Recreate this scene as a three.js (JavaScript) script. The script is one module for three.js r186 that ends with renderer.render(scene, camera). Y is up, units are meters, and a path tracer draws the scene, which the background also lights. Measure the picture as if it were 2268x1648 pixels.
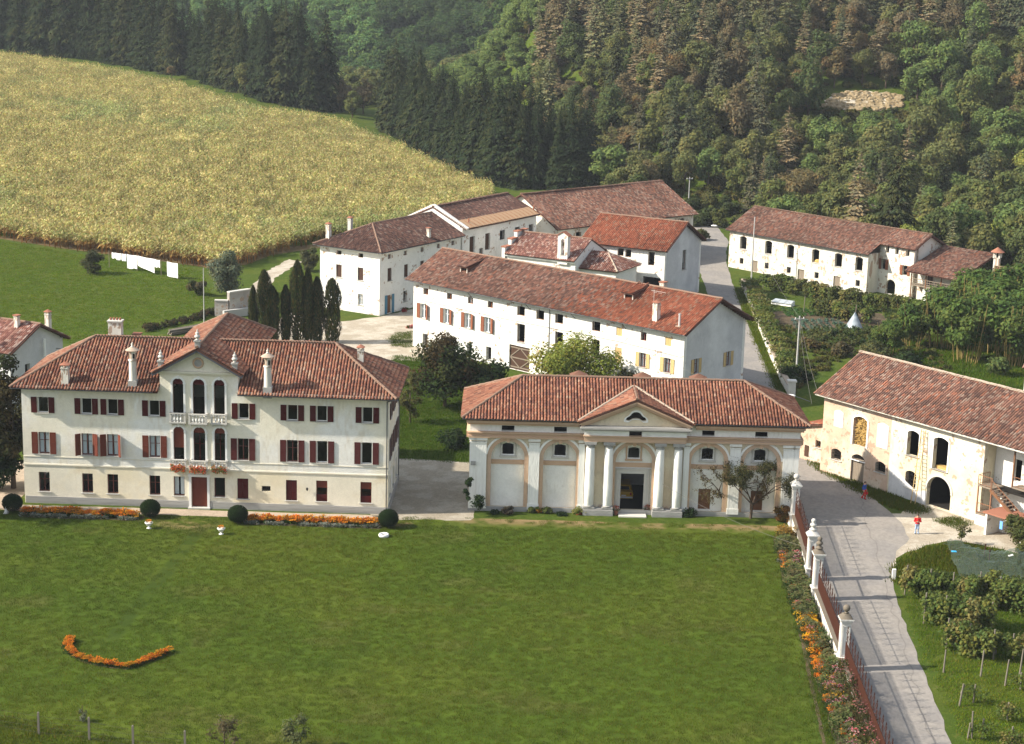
import * as THREE from 'three';
import { mergeGeometries } from 'three/addons/utils/BufferGeometryUtils.js';
import { RoundedBoxGeometry } from 'three/addons/geometries/RoundedBoxGeometry.js';
import { MarchingCubes } from 'three/addons/objects/MarchingCubes.js';

// ---------- camera, sky, sun, exposure ----------
const scene = new THREE.Scene();
const R = THREE.MathUtils.degToRad, V = (x, y, z) => new THREE.Vector3(x, y, z);
const camera = new THREE.PerspectiveCamera(2 * Math.atan(824 / 4033) * 180 / Math.PI, 1024 / 744, 1, 4000);
const PITCH = R(13.18), ROLL = R(1.53), EYE = V(0, 48, 0);
const AX = (() => {
  const fw = V(0, -Math.sin(PITCH), -Math.cos(PITCH)), up = V(0, Math.cos(PITCH), -Math.sin(PITCH)), rt = V(1, 0, 0);
  const r = rt.clone().multiplyScalar(Math.cos(ROLL)).addScaledVector(up, Math.sin(ROLL));
  const u = up.clone().multiplyScalar(Math.cos(ROLL)).addScaledVector(rt, -Math.sin(ROLL));
  return { fw, r, u };
})();
camera.position.copy(EYE);
camera.quaternion.setFromRotationMatrix(new THREE.Matrix4().makeBasis(AX.r, AX.u, AX.fw.clone().negate()));
camera.updateMatrixWorld(true);

const SUN_EL = R(35), SUN_AZ = R(9);
const sunDir = V(-Math.cos(SUN_EL) * Math.cos(SUN_AZ), Math.sin(SUN_EL), Math.cos(SUN_EL) * Math.sin(SUN_AZ));
{ // hazy early-autumn sky, computed: pale near the horizon, a broad bright haze round the sun
  const w = 512, h = 256, d = new Float32Array(w * h * 4);
  for (let j = 0; j < h; j++) for (let i = 0; i < w; i++) {
    const el = ((j + .5) / h - .5) * Math.PI, az = ((i + .5) / w - .5) * 2 * Math.PI;
    const x = Math.cos(az) * Math.cos(el), y = Math.sin(el), z = Math.sin(az) * Math.cos(el);
    const c = x * sunDir.x + y * sunDir.y + z * sunDir.z, up = Math.max(0, y);
    const t = Math.pow(1 - up, 2.2), g = .76, mie = (1 - g * g) / Math.pow(1 + g * g - 2 * g * c, 1.5);
    const o = (j * w + i) * 4, k = .47 + .21 * c * c;
    const glow = Math.min(mie, 7) * .11;
    d[o] = (.36 + .40 * t) * k + glow * 1.0; d[o + 1] = (.47 + .34 * t) * k + glow * .93; d[o + 2] = (.66 + .18 * t) * k + glow * .80; d[o + 3] = 1;
  }
  const sky = new THREE.DataTexture(d, w, h, THREE.RGBAFormat, THREE.FloatType);
  sky.mapping = THREE.EquirectangularReflectionMapping; sky.magFilter = THREE.LinearFilter; sky.needsUpdate = true;
  scene.background = sky; scene.environment = sky;
  scene.backgroundIntensity = 1; scene.environmentIntensity = 1;
}
const sun = new THREE.DirectionalLight(new THREE.Color(1, .92, .79), 4.8);
sun.position.copy(sunDir).multiplyScalar(400).add(V(0, 0, -230)); sun.target.position.set(0, 0, -230);
sun.castShadow = true; sun.shadow.radius = 1.6; sun.shadow.mapSize.set(4096, 4096);
Object.assign(sun.shadow.camera, { left: -260, right: 260, top: 260, bottom: -260, near: 10, far: 1200 });
scene.add(sun, sun.target);
const renderer = new THREE.WebGLRenderer({ antialias: true });
renderer.toneMapping = THREE.LinearToneMapping; renderer.toneMappingExposure = 2.12;
renderer.shadowMap.enabled = true; renderer.setSize(1024, 744);

// ---------- helpers ----------
let _s = 1;
const seed = (n) => { _s = n | 0; };
const rnd = () => { _s = (_s + 0x6d2b79f5) | 0; let t = Math.imul(_s ^ (_s >>> 15), 1 | _s); t = (t + Math.imul(t ^ (t >>> 7), 61 | t)) ^ t; return ((t ^ (t >>> 14)) >>> 0) / 4294967296; };
const rr = (a, b) => a + (b - a) * rnd(), pick = (a) => a[Math.floor(rnd() * a.length)];
const sm = (a, b, x) => { const t = Math.min(1, Math.max(0, (x - a) / (b - a))); return t * t * (3 - 2 * t); };
const lerp = (a, b, t) => a + (b - a) * t;
const used = {};
const numbered = (n) => { const k = used[n] = (used[n] ?? -1) + 1; return k ? n + '_' + String(k).padStart(3, '0') : n; };
function tag(o, label, category, group) { if (label) o.userData.label = label; if (category) o.userData.category = category; if (group) o.userData.group = group; return o; }
function thing(name, label, category, p = [0, 0, 0], turn = 0, group) {
  const o = new THREE.Group(); o.name = numbered(name); o.position.set(p.x ?? p[0], p.y ?? p[1], p.z ?? p[2]); o.rotation.y = turn; scene.add(o);
  return tag(o, label, category, group);
}
function part(parent, name, geo, mat, label) {
  if (Array.isArray(geo)) geo = merge(geo);
  const m = new THREE.Mesh(geo, mat); m.name = name; m.castShadow = m.receiveShadow = true; parent.add(m);
  if (label) m.userData.label = label;
  return m;
}
function solo(name, label, category, geo, mat, group) { const m = part(scene, numbered(name), geo, mat); return tag(m, label, category, group); }
function struct(name, geo, mat) { const m = part(scene, name, geo, mat); m.userData.kind = 'structure'; return m; }
function merge(list) {
  const any = list.some((g) => g.index), noUv = list.some((g) => !g.attributes.uv), noCol = list.some((g) => !g.attributes.color);
  list = list.map((g) => { g = any && g.index ? g.toNonIndexed() : g; if (noUv && g.attributes.uv) g.deleteAttribute('uv'); if (noCol && g.attributes.color) g.deleteAttribute('color'); return g; });
  return list.length === 1 ? list[0] : mergeGeometries(list);
}
function copyOf(o, p, turn, scale, label, group) {
  const c = o.clone(); c.name = numbered(o.name.replace(/_\d{3}$/, '')); scene.add(c); c.position.set(p.x ?? p[0], p.y ?? p[1], p.z ?? p[2]); c.rotation.y = turn;
  if (scale) Array.isArray(scale) ? c.scale.set(...scale) : c.scale.setScalar(scale);
  c.userData = { ...o.userData }; if (label) c.userData.label = label; if (group) c.userData.group = group; else if (group === null) delete c.userData.group;
  return c;
}
const box = (w, h, d, x = 0, y = 0, z = 0) => new THREE.BoxGeometry(w, h, d).translate(x, y, z);          // centred
const boxUp = (w, h, d, x = 0, y = 0, z = 0) => new THREE.BoxGeometry(w, h, d).translate(x, y + h / 2, z); // standing on y
const cyl = (r0, r1, h, n = 10, x = 0, y = 0, z = 0) => new THREE.CylinderGeometry(r1, r0, h, n).translate(x, y + h / 2, z);
function bar(a, b, r, n = 6, r2 = r) {
  const d = b.clone().sub(a), L = d.length(), g = new THREE.CylinderGeometry(r2, r, L, n).translate(0, L / 2, 0);
  return g.applyQuaternion(new THREE.Quaternion().setFromUnitVectors(V(0, 1, 0), d.normalize())).translate(a.x, a.y, a.z);
}
function beam(a, b, w, h) { // rectangular bar between two points
  const d = b.clone().sub(a), L = d.length(), z = d.normalize(), x = V(0, 1, 0).cross(z).normalize(), y = z.clone().cross(x);
  return new THREE.BoxGeometry(w, h, L).translate(0, 0, L / 2).applyMatrix4(new THREE.Matrix4().makeBasis(x, y, z)).translate(a.x, a.y, a.z);
}
const lathe = (pts, n = 14) => new THREE.LatheGeometry(pts.map((p) => new THREE.Vector2(p[0], p[1])), n);
const shape = (pts) => new THREE.Shape(pts.map((p) => new THREE.Vector2(p[0], p[1])));
const extrude = (s, d, o = {}) => new THREE.ExtrudeGeometry(s, { depth: d, bevelEnabled: false, curveSegments: 10, ...o });
const C = (r, g, b) => new THREE.Color().setRGB(r, g, b);

// ---------- tiling noise and textures ----------
function lattice(n, sd) { seed(sd); const a = new Float32Array(n * n); for (let i = 0; i < a.length; i++) a[i] = rnd(); return (x, y) => {
  x *= n; y *= n; const i = Math.floor(x), j = Math.floor(y); let u = x - i, v = y - j; u = u * u * (3 - 2 * u); v = v * v * (3 - 2 * v);
  const i0 = ((i % n) + n) % n, i1 = (i0 + 1) % n, j0 = ((j % n) + n) % n, j1 = (j0 + 1) % n;
  return (a[j0 * n + i0] * (1 - u) + a[j0 * n + i1] * u) * (1 - v) + (a[j1 * n + i0] * (1 - u) + a[j1 * n + i1] * u) * v; }; }
function fbm(base, oct, sd) { const L = []; for (let k = 0; k < oct; k++) L.push(lattice(base << k, sd + k * 17)); return (x, y) => { let s = 0, a = .5, t = 0; for (const l of L) { s += a * l(x, y); t += a; a *= .55; } return s / t; }; }
function tex(size, f, { srgb = true, rep = 1, sizeY = size } = {}) { // f(u, v) -> [r, g, b] linear 0..1
  const d = new Uint8Array(size * sizeY * 4), enc = (c) => 255 * (srgb ? (c <= .0031308 ? c * 12.92 : 1.055 * Math.pow(c, 1 / 2.4) - .055) : c);
  for (let j = 0; j < sizeY; j++) for (let i = 0; i < size; i++) {
    const c = f((i + .5) / size, (j + .5) / sizeY), o = (j * size + i) * 4;
    for (let k = 0; k < 3; k++) d[o + k] = Math.max(0, Math.min(255, enc(Math.max(0, c[k])))); d[o + 3] = 255;
  }
  const t = new THREE.DataTexture(d, size, sizeY, THREE.RGBAFormat); t.colorSpace = srgb ? THREE.SRGBColorSpace : THREE.NoColorSpace;
  t.wrapS = t.wrapT = THREE.RepeatWrapping; t.magFilter = THREE.LinearFilter; t.minFilter = THREE.LinearMipmapLinearFilter; t.generateMipmaps = true; t.needsUpdate = true;
  t.repeat.set(1 / rep, 1 / rep); return t;
}
const mix3 = (a, b, t) => [lerp(a[0], b[0], t), lerp(a[1], b[1], t), lerp(a[2], b[2], t)];
const mul3 = (a, k) => [a[0] * k, a[1] * k, a[2] * k];
const std = (o) => new THREE.MeshPhysicalMaterial({ roughness: .9, specularIntensity: (o.roughness ?? .9) > .7 ? .15 : 1, ...o });
const plain = (r, g, b, rough = .85, o = {}) => std({ color: C(r, g, b), roughness: rough, ...o });

const grainBump = (() => { const n = fbm(64, 3, 5); return tex(256, (u, v) => { const x = n(u, v); return [x, x, x]; }, { srgb: false, rep: 3 }); })();
// plaster: base colour, second colour in patches, stains running down, exposed spots
function plaster(base, patch, dirt, sd, { spots = 0, rep = 14, amount = .6, bump = .02 } = {}) {
  const a = fbm(4, 5, sd), b = fbm(10, 4, sd + 100), c = fbm(60, 3, sd + 200), run = lattice(90, sd + 300), fall = fbm(5, 3, sd + 400), hole = fbm(22, 3, sd + 500), f0 = lattice(256, sd + 600);
  const map = tex(768, (u, v) => {
    let k = mix3(base, patch, sm(.4, .62, a(u, v)) * amount);
    k = mix3(k, dirt, sm(.58, .85, run(u, v * .3) * .4 + fall(u, v) * .62) * .38);
    k = mul3(k, .86 + .2 * b(u, v) + .1 * (c(u, v) - .5) + .08 * (f0(u, v) - .5));
    if (spots) { const h = sm(.70 - spots * .2, .74 - spots * .2, hole(u, v) * .7 + c(u, v) * .3); k = mix3(k, [.30 + .1 * f0(u, v), .24, .17], h * .85); }
    return k;
  }, { rep });
  return std({ map, bumpMap: grainBump, bumpScale: bump, roughness: .95 });
}
// ---------- terrain ----------
const fieldEdge = [[-260, 640], [-216, 612], [-170, 585], [-122, 545], [-95, 515], [-66, 470], [-44, 462], [-26, 425], [-14.5, 392], [-4.5, 366], [2, 350]]; // x -> distance of the field's far side
const edgeAt = (x) => { const f = fieldEdge; if (x <= f[0][0]) return f[0][1]; for (let i = 1; i < f.length; i++) if (x <= f[i][0]) return lerp(f[i - 1][1], f[i][1], (x - f[i - 1][0]) / (f[i][0] - f[i - 1][0])); return f[f.length - 1][1]; };
const hillNoise = fbm(6, 3, 991);
function terrain(x, z) {
  const d = -z; let h = 0;
  const fx = sm(0, -75, x), e = edgeAt(Math.min(x, 0));
  const rise = .043 * Math.max(0, Math.min(d, e + 14) - 296) * fx;
  const over = Math.max(0, d - e - 16);
  h = rise - Math.min(over * .16, 14) * fx;
  const far = Math.max(0, d - 640 - 40 * sm(-40, -160, x)); h += far * .17;                         // the far valley side
  const d0 = lerp(440, 344, sm(-14, 42, x)), k = sm(-16, 10, x);
  const right = Math.max(0, d - d0); h += k * (right * .30 + 2.5 * sm(0, 30, right) * (hillNoise(x / 260, d / 260) - .5) * 2);
  h += 12 * Math.exp(-(((x + 8) / 24) ** 2) - ((d - 505) / 38) ** 2);                                       // sunny knoll in the valley
  return h;
}
function G(px, py, h = null) { // the point of the ground seen at that place of the photograph (2268 x 1648)
  const d = AX.fw.clone().addScaledVector(AX.r, (px - 1134) / 4033).addScaledVector(AX.u, -(py - 824) / 4033);
  if (h !== null) return EYE.clone().addScaledVector(d, (h - EYE.y) / d.y);
  let t = 60; for (let i = 0; i < 3000; i++) { const p = EYE.clone().addScaledVector(d, t); if (p.y <= terrain(p.x, p.z)) { p.y = terrain(p.x, p.z); return p; } t += .5; }
  return EYE.clone().addScaledVector(d, t);
}
const P2 = (px, py) => { const p = G(px, py); return [p.x, p.z]; };

const grassN = fbm(5, 5, 21), grassF = fbm(48, 3, 22), grassD = lattice(256, 23);
const meadowTex = tex(1024, (u, v) => {
  const a = grassN(u, v), b = grassF(u, v), c = grassD(u, v);
  let k = mix3([.054, .086, .010], [.070, .095, .012], sm(.35, .65, a)); k = mix3(k, [.11, .10, .03], sm(.62, .8, b) * .5);
  return mul3(k, .72 + .34 * b + .3 * (c - .5));
}, { rep: 16 });
const M = {};
M.meadow = std({ map: meadowTex, bumpMap: grainBump, bumpScale: .06, roughness: 1 });
M.forestFloor = std({ map: tex(256, (u, v) => mul3(mix3([.035, .04, .018], [.07, .055, .03], grassF(u, v)), .7 + .5 * grassD(u, v)), { rep: 20 }), roughness: 1 });
const gravelA = fbm(7, 4, 31), gravelB = fbm(80, 2, 32);
const gravelTex = (c0, c1, sd) => tex(512, (u, v) => mul3(mix3(c0, c1, sm(.35, .65, gravelA(u + sd, v))), .72 + .36 * gravelB(u, v) + .2 * (grassD(u, v) - .5)), { rep: 9 });
M.gravel = std({ map: gravelTex([.36, .32, .255], [.29, .25, .19], 0), bumpMap: grainBump, bumpScale: .02, roughness: 1 });
M.pinkGravel = std({ map: gravelTex([.42, .33, .25], [.36, .29, .215], .3), bumpMap: grainBump, bumpScale: .01, roughness: 1 });
M.sand = std({ map: gravelTex([.46, .41, .335], [.36, .31, .24], .6), bumpMap: grainBump, bumpScale: .02, roughness: 1 });
M.soil = std({ map: gravelTex([.13, .095, .06], [.09, .07, .045], .5), bumpMap: grainBump, bumpScale: .08, roughness: 1 });
M.fieldSoil = std({ map: gravelTex([.12, .085, .045], [.16, .12, .06], .2), roughness: 1 });

function rough(pts, step = 1.2, amp = .25) { // an outline with an uneven edge
  const out = []; pts.forEach((p, i) => { const q = pts[(i + 1) % pts.length], L = Math.hypot(q[0] - p[0], q[1] - p[1]), n = Math.max(1, Math.round(L / step)); for (let k = 0; k < n; k++) { const t = k / n, j = k ? amp : 0; out.push([lerp(p[0], q[0], t) + rr(-j, j), lerp(p[1], q[1], t) + rr(-j, j)]); } });
  return out;
}
function flat(pts, y) { // a horizontal sheet with uv in metres
  const g = new THREE.ShapeGeometry(shape(pts.map(([x, z]) => [x, -z]))).rotateX(-Math.PI / 2).translate(0, y, 0), p = g.attributes.position, uv = g.attributes.uv;
  for (let i = 0; i < p.count; i++) uv.setXY(i, p.getX(i), -p.getZ(i));
  return g;
}
const inside = (pts, x, z) => { let c = false; for (let i = 0, j = pts.length - 1; i < pts.length; j = i++) { const [a, b] = pts[i], [e, f] = pts[j]; if ((b > z) !== (f > z) && x < (e - a) * (z - b) / (f - b) + a) c = !c; } return c; };
{
  // one ground sheet to beyond the hills: fine rows near, coarse far
  const xs = [], zs = []; for (let x = -420; x <= 420; x += 6) xs.push(x); for (let d = -80; d <= 1300; d += d < 280 ? 24 : 6) zs.push(-d);
  const pos = [], uv = [], idx = [], W = xs.length;
  for (const z of zs) for (const x of xs) { pos.push(x, terrain(x, z), z); uv.push(x, -z); }
  for (let j = 0; j + 1 < zs.length; j++) for (let i = 0; i + 1 < W; i++) { const a = j * W + i; idx.push(a, a + 1, a + W, a + 1, a + W + 1, a + W); }
  const g = new THREE.BufferGeometry(); g.setAttribute('position', new THREE.Float32BufferAttribute(pos, 3)); g.setAttribute('uv', new THREE.Float32BufferAttribute(uv, 2)); g.setIndex(idx); g.computeVertexNormals();
  struct('ground', g, M.meadow);
}
seed(77);
// lawn: its own colours painted over its 70 x 50 metres (patches, dry turf before the barchessa, the trodden line to the flower arc)
const LAWN = { x0: -48, x1: 23, z0: -150, z1: -97 };
const lawnPts = [[-47.5, -149], [-43, -147.9], [-11, -147.6], [-10, -149], [-3.4, -149.4], [25, -149.6], [22.4, -146.5], [21.6, -132], [20.9, -121], [20.0, -108], [19.4, -97.5], [-47.5, -97.5]];
{
  const a = fbm(7, 5, 41), b = fbm(70, 3, 42), c = fbm(16, 4, 43);
  const t = tex(1536, (u, v) => {
    const x = lerp(LAWN.x0, LAWN.x1, u), z = lerp(LAWN.z1, LAWN.z0, v);
    let k = mix3([.050, .080, .007], [.064, .088, .009], sm(.36, .64, a(u, v)));
    k = mix3(k, [.08, .078, .02], sm(.6, .78, c(u, v)) * .5);
    const dry = sm(-147, -149.2, z) * sm(-6, -3, x) + .8 * sm(1.3, .3, Math.hypot((x + 9) / 1.4, z + 147.3)) + .7 * sm(2.2, .6, Math.hypot((x + 27) / 1.7, (z + 146) / 1.1));
    k = mix3(k, [.21, .145, .075], Math.min(1, dry) * sm(.36, .6, b(u, v) * .6 + c(u, v) * .4) * .9);
    const tx = lerp(-27.6, -25.8, (z + 119) / -23), tr = sm(.85, .35, Math.abs(x - tx + .5 * (c(u, v) - .5))) * sm(-146, -143, z) * sm(-118, -121, z);
    k = mix3(k, [.026, .044, .005], tr * .8 * sm(.38, .52, b(u, v) * .7 + grassD(u * 5, v * 5) * .3));
    return mul3(k, .66 + .5 * b(u, v) + .25 * (grassD(u * 3, v * 3) - .5));
  });
  t.wrapS = t.wrapT = THREE.ClampToEdgeWrapping;
  const g = flat(rough(lawnPts, 1.5, .12), .006), p = g.attributes.position, uv = g.attributes.uv;
  for (let i = 0; i < p.count; i++) uv.setXY(i, (p.getX(i) - LAWN.x0) / (LAWN.x1 - LAWN.x0), (LAWN.z1 - p.getZ(i)) / (LAWN.z1 - LAWN.z0));
  struct('lawn', g, std({ map: t, bumpMap: grainBump, bumpScale: .05, roughness: 1 }));
}
// road: asphalt with a sealed joint, tyre bands and patches
const roadL = [[22.4, -96], [23.0, -106], [23.6, -118], [24.4, -132.4], [25.0, -145.5], [26.2, -158.4], [26.4, -190], [26.4, -204.4], [26.6, -222], [27, -241.8], [28, -262], [28.6, -285], [28.4, -306], [24, -322]];
const roadR = [[36, -324], [36.2, -306], [34.6, -296], [33.2, -281.4], [32.2, -262], [31.2, -240], [30.6, -222], [30.1, -205], [29.6, -190], [29.2, -172], [30.6, -166], [33.2, -158], [34.2, -151.5], [34.0, -147], [32.2, -143.6], [30.9, -139], [29.8, -131], [29.3, -124], [28.7, -114], [28.1, -105], [27.7, -96]];
{
  const a = fbm(6, 4, 51), b = fbm(90, 2, 52), wob = lattice(24, 53);
  const t = tex(512, (u, v) => {
    const x = lerp(20, 40, u), z = lerp(-95, -330, v);
    let k = mul3(mix3([.255, .232, .208], [.228, .21, .194], sm(.4, .62, a(u * 2, v * 18))), .8 + .28 * b(u, v * 10) + .12 * (grassD(u * 2, v * 20) - .5));
    const mid = lerp(25.7, 30.6, (z + 100) / -52) + .5 * (wob(.2, v * 6) - .5), wheel = Math.abs(Math.abs(x - mid + .2) - .95);
    k = mul3(k, 1 - .03 * sm(.5, .1, wheel) * sm(-170, -150, z));
    if (z > -165 && Math.abs(x - mid - .7) < .05) k = mul3(k, .8);
    return k;
  }, { sizeY: 2048 });
  t.wrapS = t.wrapT = THREE.ClampToEdgeWrapping;
  const pts = rough([...roadL, ...roadR], 1.5, .1), g = flat(pts, .018), p = g.attributes.position, uv = g.attributes.uv;
  for (let i = 0; i < p.count; i++) uv.setXY(i, (p.getX(i) - 20) / 20, (-95 - p.getZ(i)) / 235);
  struct('road', g, std({ map: t, bumpMap: grainBump, bumpScale: .008, roughness: .92 }));
}
struct('lawn_edge', flat(rough([[20.1, -97.5], [20.75, -108], [21.65, -121], [22.35, -132], [23.15, -146.5], [22.95, -146.5], [22.12, -132], [21.42, -121], [20.52, -108], [19.88, -97.5]].map(([x, z]) => [x - .35, z]), .8, .04), .014), M.soil);
struct('garden_path', flat(rough([[-45, -149.2], [-42.6, -148.2], [-10.6, -147.9], [-10.4, -149.6], [-42.3, -149.9], [-43.4, -163], [-46.5, -163]], 1, .1), .010), M.pinkGravel);
struct('driveway', flat(rough([[-11.0, -148.3], [-3.2, -148.9], [-3.0, -150.5], [-3.0, -166.8], [-11.5, -167.6], [-12.0, -150]], 1, .18), .010), M.gravel);
struct('courtyard', flat(rough([P2(600, 720), P2(640, 690), P2(757, 712), P2(840, 702), P2(915, 685), P2(960, 700), P2(960, 800), P2(830, 800), P2(600, 790)], 1.2, .3), .008), M.sand);
struct('footpath', flat(rough([P2(540, 655), P2(585, 605), P2(640, 575), P2(668, 580), P2(610, 615), P2(578, 660)], 1, .25), .008), M.sand);
struct('farmyard', flat(rough([P2(1974, 1280), P2(1984, 1240), P2(2050, 1209), P2(2120, 1201), P2(2190, 1215), P2(2300, 1240), P2(2300, 1170), P2(2190, 1150), P2(2112, 1120), P2(2050, 1110), P2(1995, 1140), P2(1930, 1140)], 1, .2), .012), M.sand);
struct('kitchen_garden_soil', flat(rough([P2(1700, 690), P2(1900, 690), P2(2000, 700), P2(2010, 760), P2(1880, 770), P2(1720, 740)], 1, .3), .006), M.soil);
struct('barn_forecourt', flat(rough([[36, -196], [60, -190], [78, -165], [60, -150], [44, -160]], 1.5, .3), .005), std({ map: gravelTex([.17, .15, .08], [.10, .12, .05], .15), roughness: 1 }));
const cornNear = [P2(-30, 522), P2(0, 530), P2(150, 553), P2(300, 572), P2(400, 585), P2(470, 596), P2(545, 588), P2(600, 566), P2(690, 540)];
const cornPts = [...cornNear, [-22, -300], [-12, -325], [-6, -340], ...fieldEdge.slice(0, -1).map(([x, d]) => [x, -(d - lerp(12, 24, sm(-5, -60, x)))]).reverse(), [-260, -300]];
// ---------- roofs of barrel tiles ----------
const TILE = (() => { // one cover tile: a tapered half barrel with an open end
  const n = 5, pos = [], idx = [];
  for (const [t, r, y] of [[-.25, .112, .035], [.25, .085, .0]]) for (let i = 0; i <= n; i++) { const a = Math.PI * i / n; pos.push(Math.cos(a) * r, t, Math.sin(a) * r * .8 + y); }
  for (let i = 0; i < n; i++) { const a = i, b = i + n + 1; idx.push(a + 1, a, b, a + 1, b, b + 1); }
  pos.push(0, -.25, .03); for (let i = 0; i < n; i++) idx.push(i, i + 1, 2 * n + 2);
  const g = new THREE.BufferGeometry(); g.setAttribute('position', new THREE.Float32BufferAttribute(pos, 3)); g.setIndex(idx); return g;
})();
TILE.computeVertexNormals();
const tileN = fbm(3, 4, 61), tileM = fbm(7, 3, 62);
const PAL = { // colours of single tiles, and how many of each
  villa: [[.245, .105, .062, 5], [.19, .072, .046, 4], [.275, .150, .094, 3], [.115, .052, .040, 3.4], [.215, .14, .10, 2], [.31, .215, .15, .5]],
  barch: [[.245, .105, .064, 6], [.19, .075, .047, 4], [.28, .150, .095, 3], [.11, .050, .040, 3], [.31, .205, .14, .4]],
  old: [[.20, .100, .070, 5], [.14, .072, .054, 4], [.26, .135, .092, 4], [.075, .046, .040, 4], [.29, .215, .165, 3], [.32, .12, .068, 1.3]],
  dark: [[.13, .068, .052, 5], [.09, .050, .042, 4], [.18, .095, .068, 3], [.055, .037, .034, 3], [.22, .165, .13, 1.4]],
  red: [[.265, .088, .050, 6], [.225, .072, .042, 4], [.30, .115, .068, 3], [.165, .066, .045, 3], [.24, .145, .10, 2]],
  pale: [[.27, .12, .085, 4], [.36, .20, .15, 3], [.20, .085, .065, 3], [.44, .33, .27, 2], [.15, .075, .06, 2]],
};
for (const k in PAL) if (k !== 'red') { const p = PAL[k], t = p.reduce((s, c) => s + c[3], 0), m = [0, 1, 2].map((i) => p.reduce((s, c) => s + c[i] * c[3], 0) / t); for (const c of p) { const f = k === 'pale' ? .85 : .68; c[0] = lerp(m[0], c[0], f) * 1.0; c[1] = lerp(m[1], c[1], f) * 1.0; c[2] = lerp(m[2], c[2], f) * 1.03; } }
const palPick = (name) => { const p = PAL[name], tot = p.reduce((s, c) => s + c[3], 0); let k = rnd() * tot; for (const c of p) if ((k -= c[3]) <= 0) return c; return p[0]; };
M.deck = plain(.085, .042, .032, .95); M.eaveWood = plain(.16, .10, .06); M.gutter = plain(.12, .12, .13, .5, { metalness: .5 });
M.tile = std({ roughness: .9, bumpMap: grainBump, side: THREE.DoubleSide }); M.ridge = plain(.21, .135, .098); M.mortar = plain(.36, .29, .225);
// pts: corners in the building's own axes, the first two along the eave, seen from outside going left to right
function roofPlane(b, pts, pal, { step = .27, row = .37, pal2 = null, mixAt = 0, th = .14, label, sag = .05, name = 'roof' } = {}) {
  const P = pts.map((p) => V(...p)), s = P[1].clone().sub(P[0]).normalize();
  let n = s.clone().cross(P[P.length - 1].clone().sub(P[0])).normalize(); if (n.y < 0) n.negate();
  const t = n.clone().cross(s), m = new THREE.Matrix4().makeBasis(s, t, n).setPosition(P[0]);
  const q = P.map((p) => { const d = p.clone().sub(P[0]); return [d.dot(s), d.dot(t)]; });
  const roof = part(b, name, extrude(shape(q), th).translate(0, 0, -th - .01).applyMatrix4(m), M.deck, label);
  const s0 = Math.min(...q.map((a) => a[0])), s1 = Math.max(...q.map((a) => a[0])), t1 = Math.max(...q.map((a) => a[1])), mats = [], cols = [], k = new THREE.Matrix4(), e = new THREE.Euler(), c = new THREE.Color();
  const ox = rnd() * 9;
  for (let x = s0 + step / 2; x < s1; x += step) { const jx = rr(-.015, .015); for (let y = .16; y < t1 + .1; y += row) {
    if (!inside(q, x, Math.min(y, t1 - .03))) continue;
    const w = sag * (tileN(x / 31 + ox, y / 31) - .5) * 2;
    k.makeRotationFromEuler(e.set(rr(-.03, .03), rr(-.04, .04), rr(-.035, .035))).setPosition(x + jx + rr(-.012, .012), y + rr(-.03, .03), w + .012 + rr(0, .012)).premultiply(m);
    mats.push(k.clone());
    const big = tileM(x / 40 + ox, y / 40), p = palPick(pal2 && rnd() < sm(mixAt - 5, mixAt + 11, x + 9 * (tileN(x / 17, y / 17) - .5) + y * .5) ? pal2 : pal), v = .56 + .72 * big + rr(-.13, .13);
    cols.push(c.clone().setRGB(p[0] * v, p[1] * v, p[2] * v));
  } }
  const im = new THREE.InstancedMesh(TILE, M.tile, mats.length); mats.forEach((x, i) => { im.setMatrixAt(i, x); im.setColorAt(i, cols[i]); });
  im.name = 'roof_tiles'; im.userData.kind = 'stuff'; im.castShadow = im.receiveShadow = true; roof.add(im);
  return roof;
}
function ridge(b, a, c, mat = M.ridge, r = .15, name = 'ridge_tiles') { // a row of barrel tiles along a ridge or hip
  a = V(...a); c = V(...c); const d = c.clone().sub(a), L = d.length(), z = d.clone().normalize(), x = V(0, 1, 0).cross(z).normalize(), y = z.clone().cross(x), g = [];
  for (let i = 0, n = Math.round(L / .42); i < n; i++) g.push(new THREE.CylinderGeometry(r * .86, r, L / n * 1.12, 8, 1, false, 0, Math.PI).rotateX(Math.PI / 2).rotateZ(Math.PI / 2 + rr(-.03, .03)).translate(rr(-.015, .015), rr(-.02, .01), (i + .5) * L / n));
  const m = part(b, name, merge(g).applyMatrix4(new THREE.Matrix4().makeBasis(x, y, z).setPosition(a)), mat); m.userData.kind = 'stuff'; return m;
}
function gutter(b, a, c, r = .075) {
  a = V(...a); c = V(...c); const d = c.clone().sub(a), z = d.clone().normalize(), x = V(0, 1, 0).cross(z).normalize();
  return part(b, 'gutter', new THREE.CylinderGeometry(r, r, d.length(), 8, 1, true, 0, Math.PI).rotateX(Math.PI / 2).rotateZ(-Math.PI / 2).translate(0, 0, d.length() / 2).applyMatrix4(new THREE.Matrix4().makeBasis(x, z.clone().cross(x), z).setPosition(a)), M.gutter);
}
// ---------- walls with real openings ----------
const SIDE = { f: 0, r: 1, b: 2, l: 3 };
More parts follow.
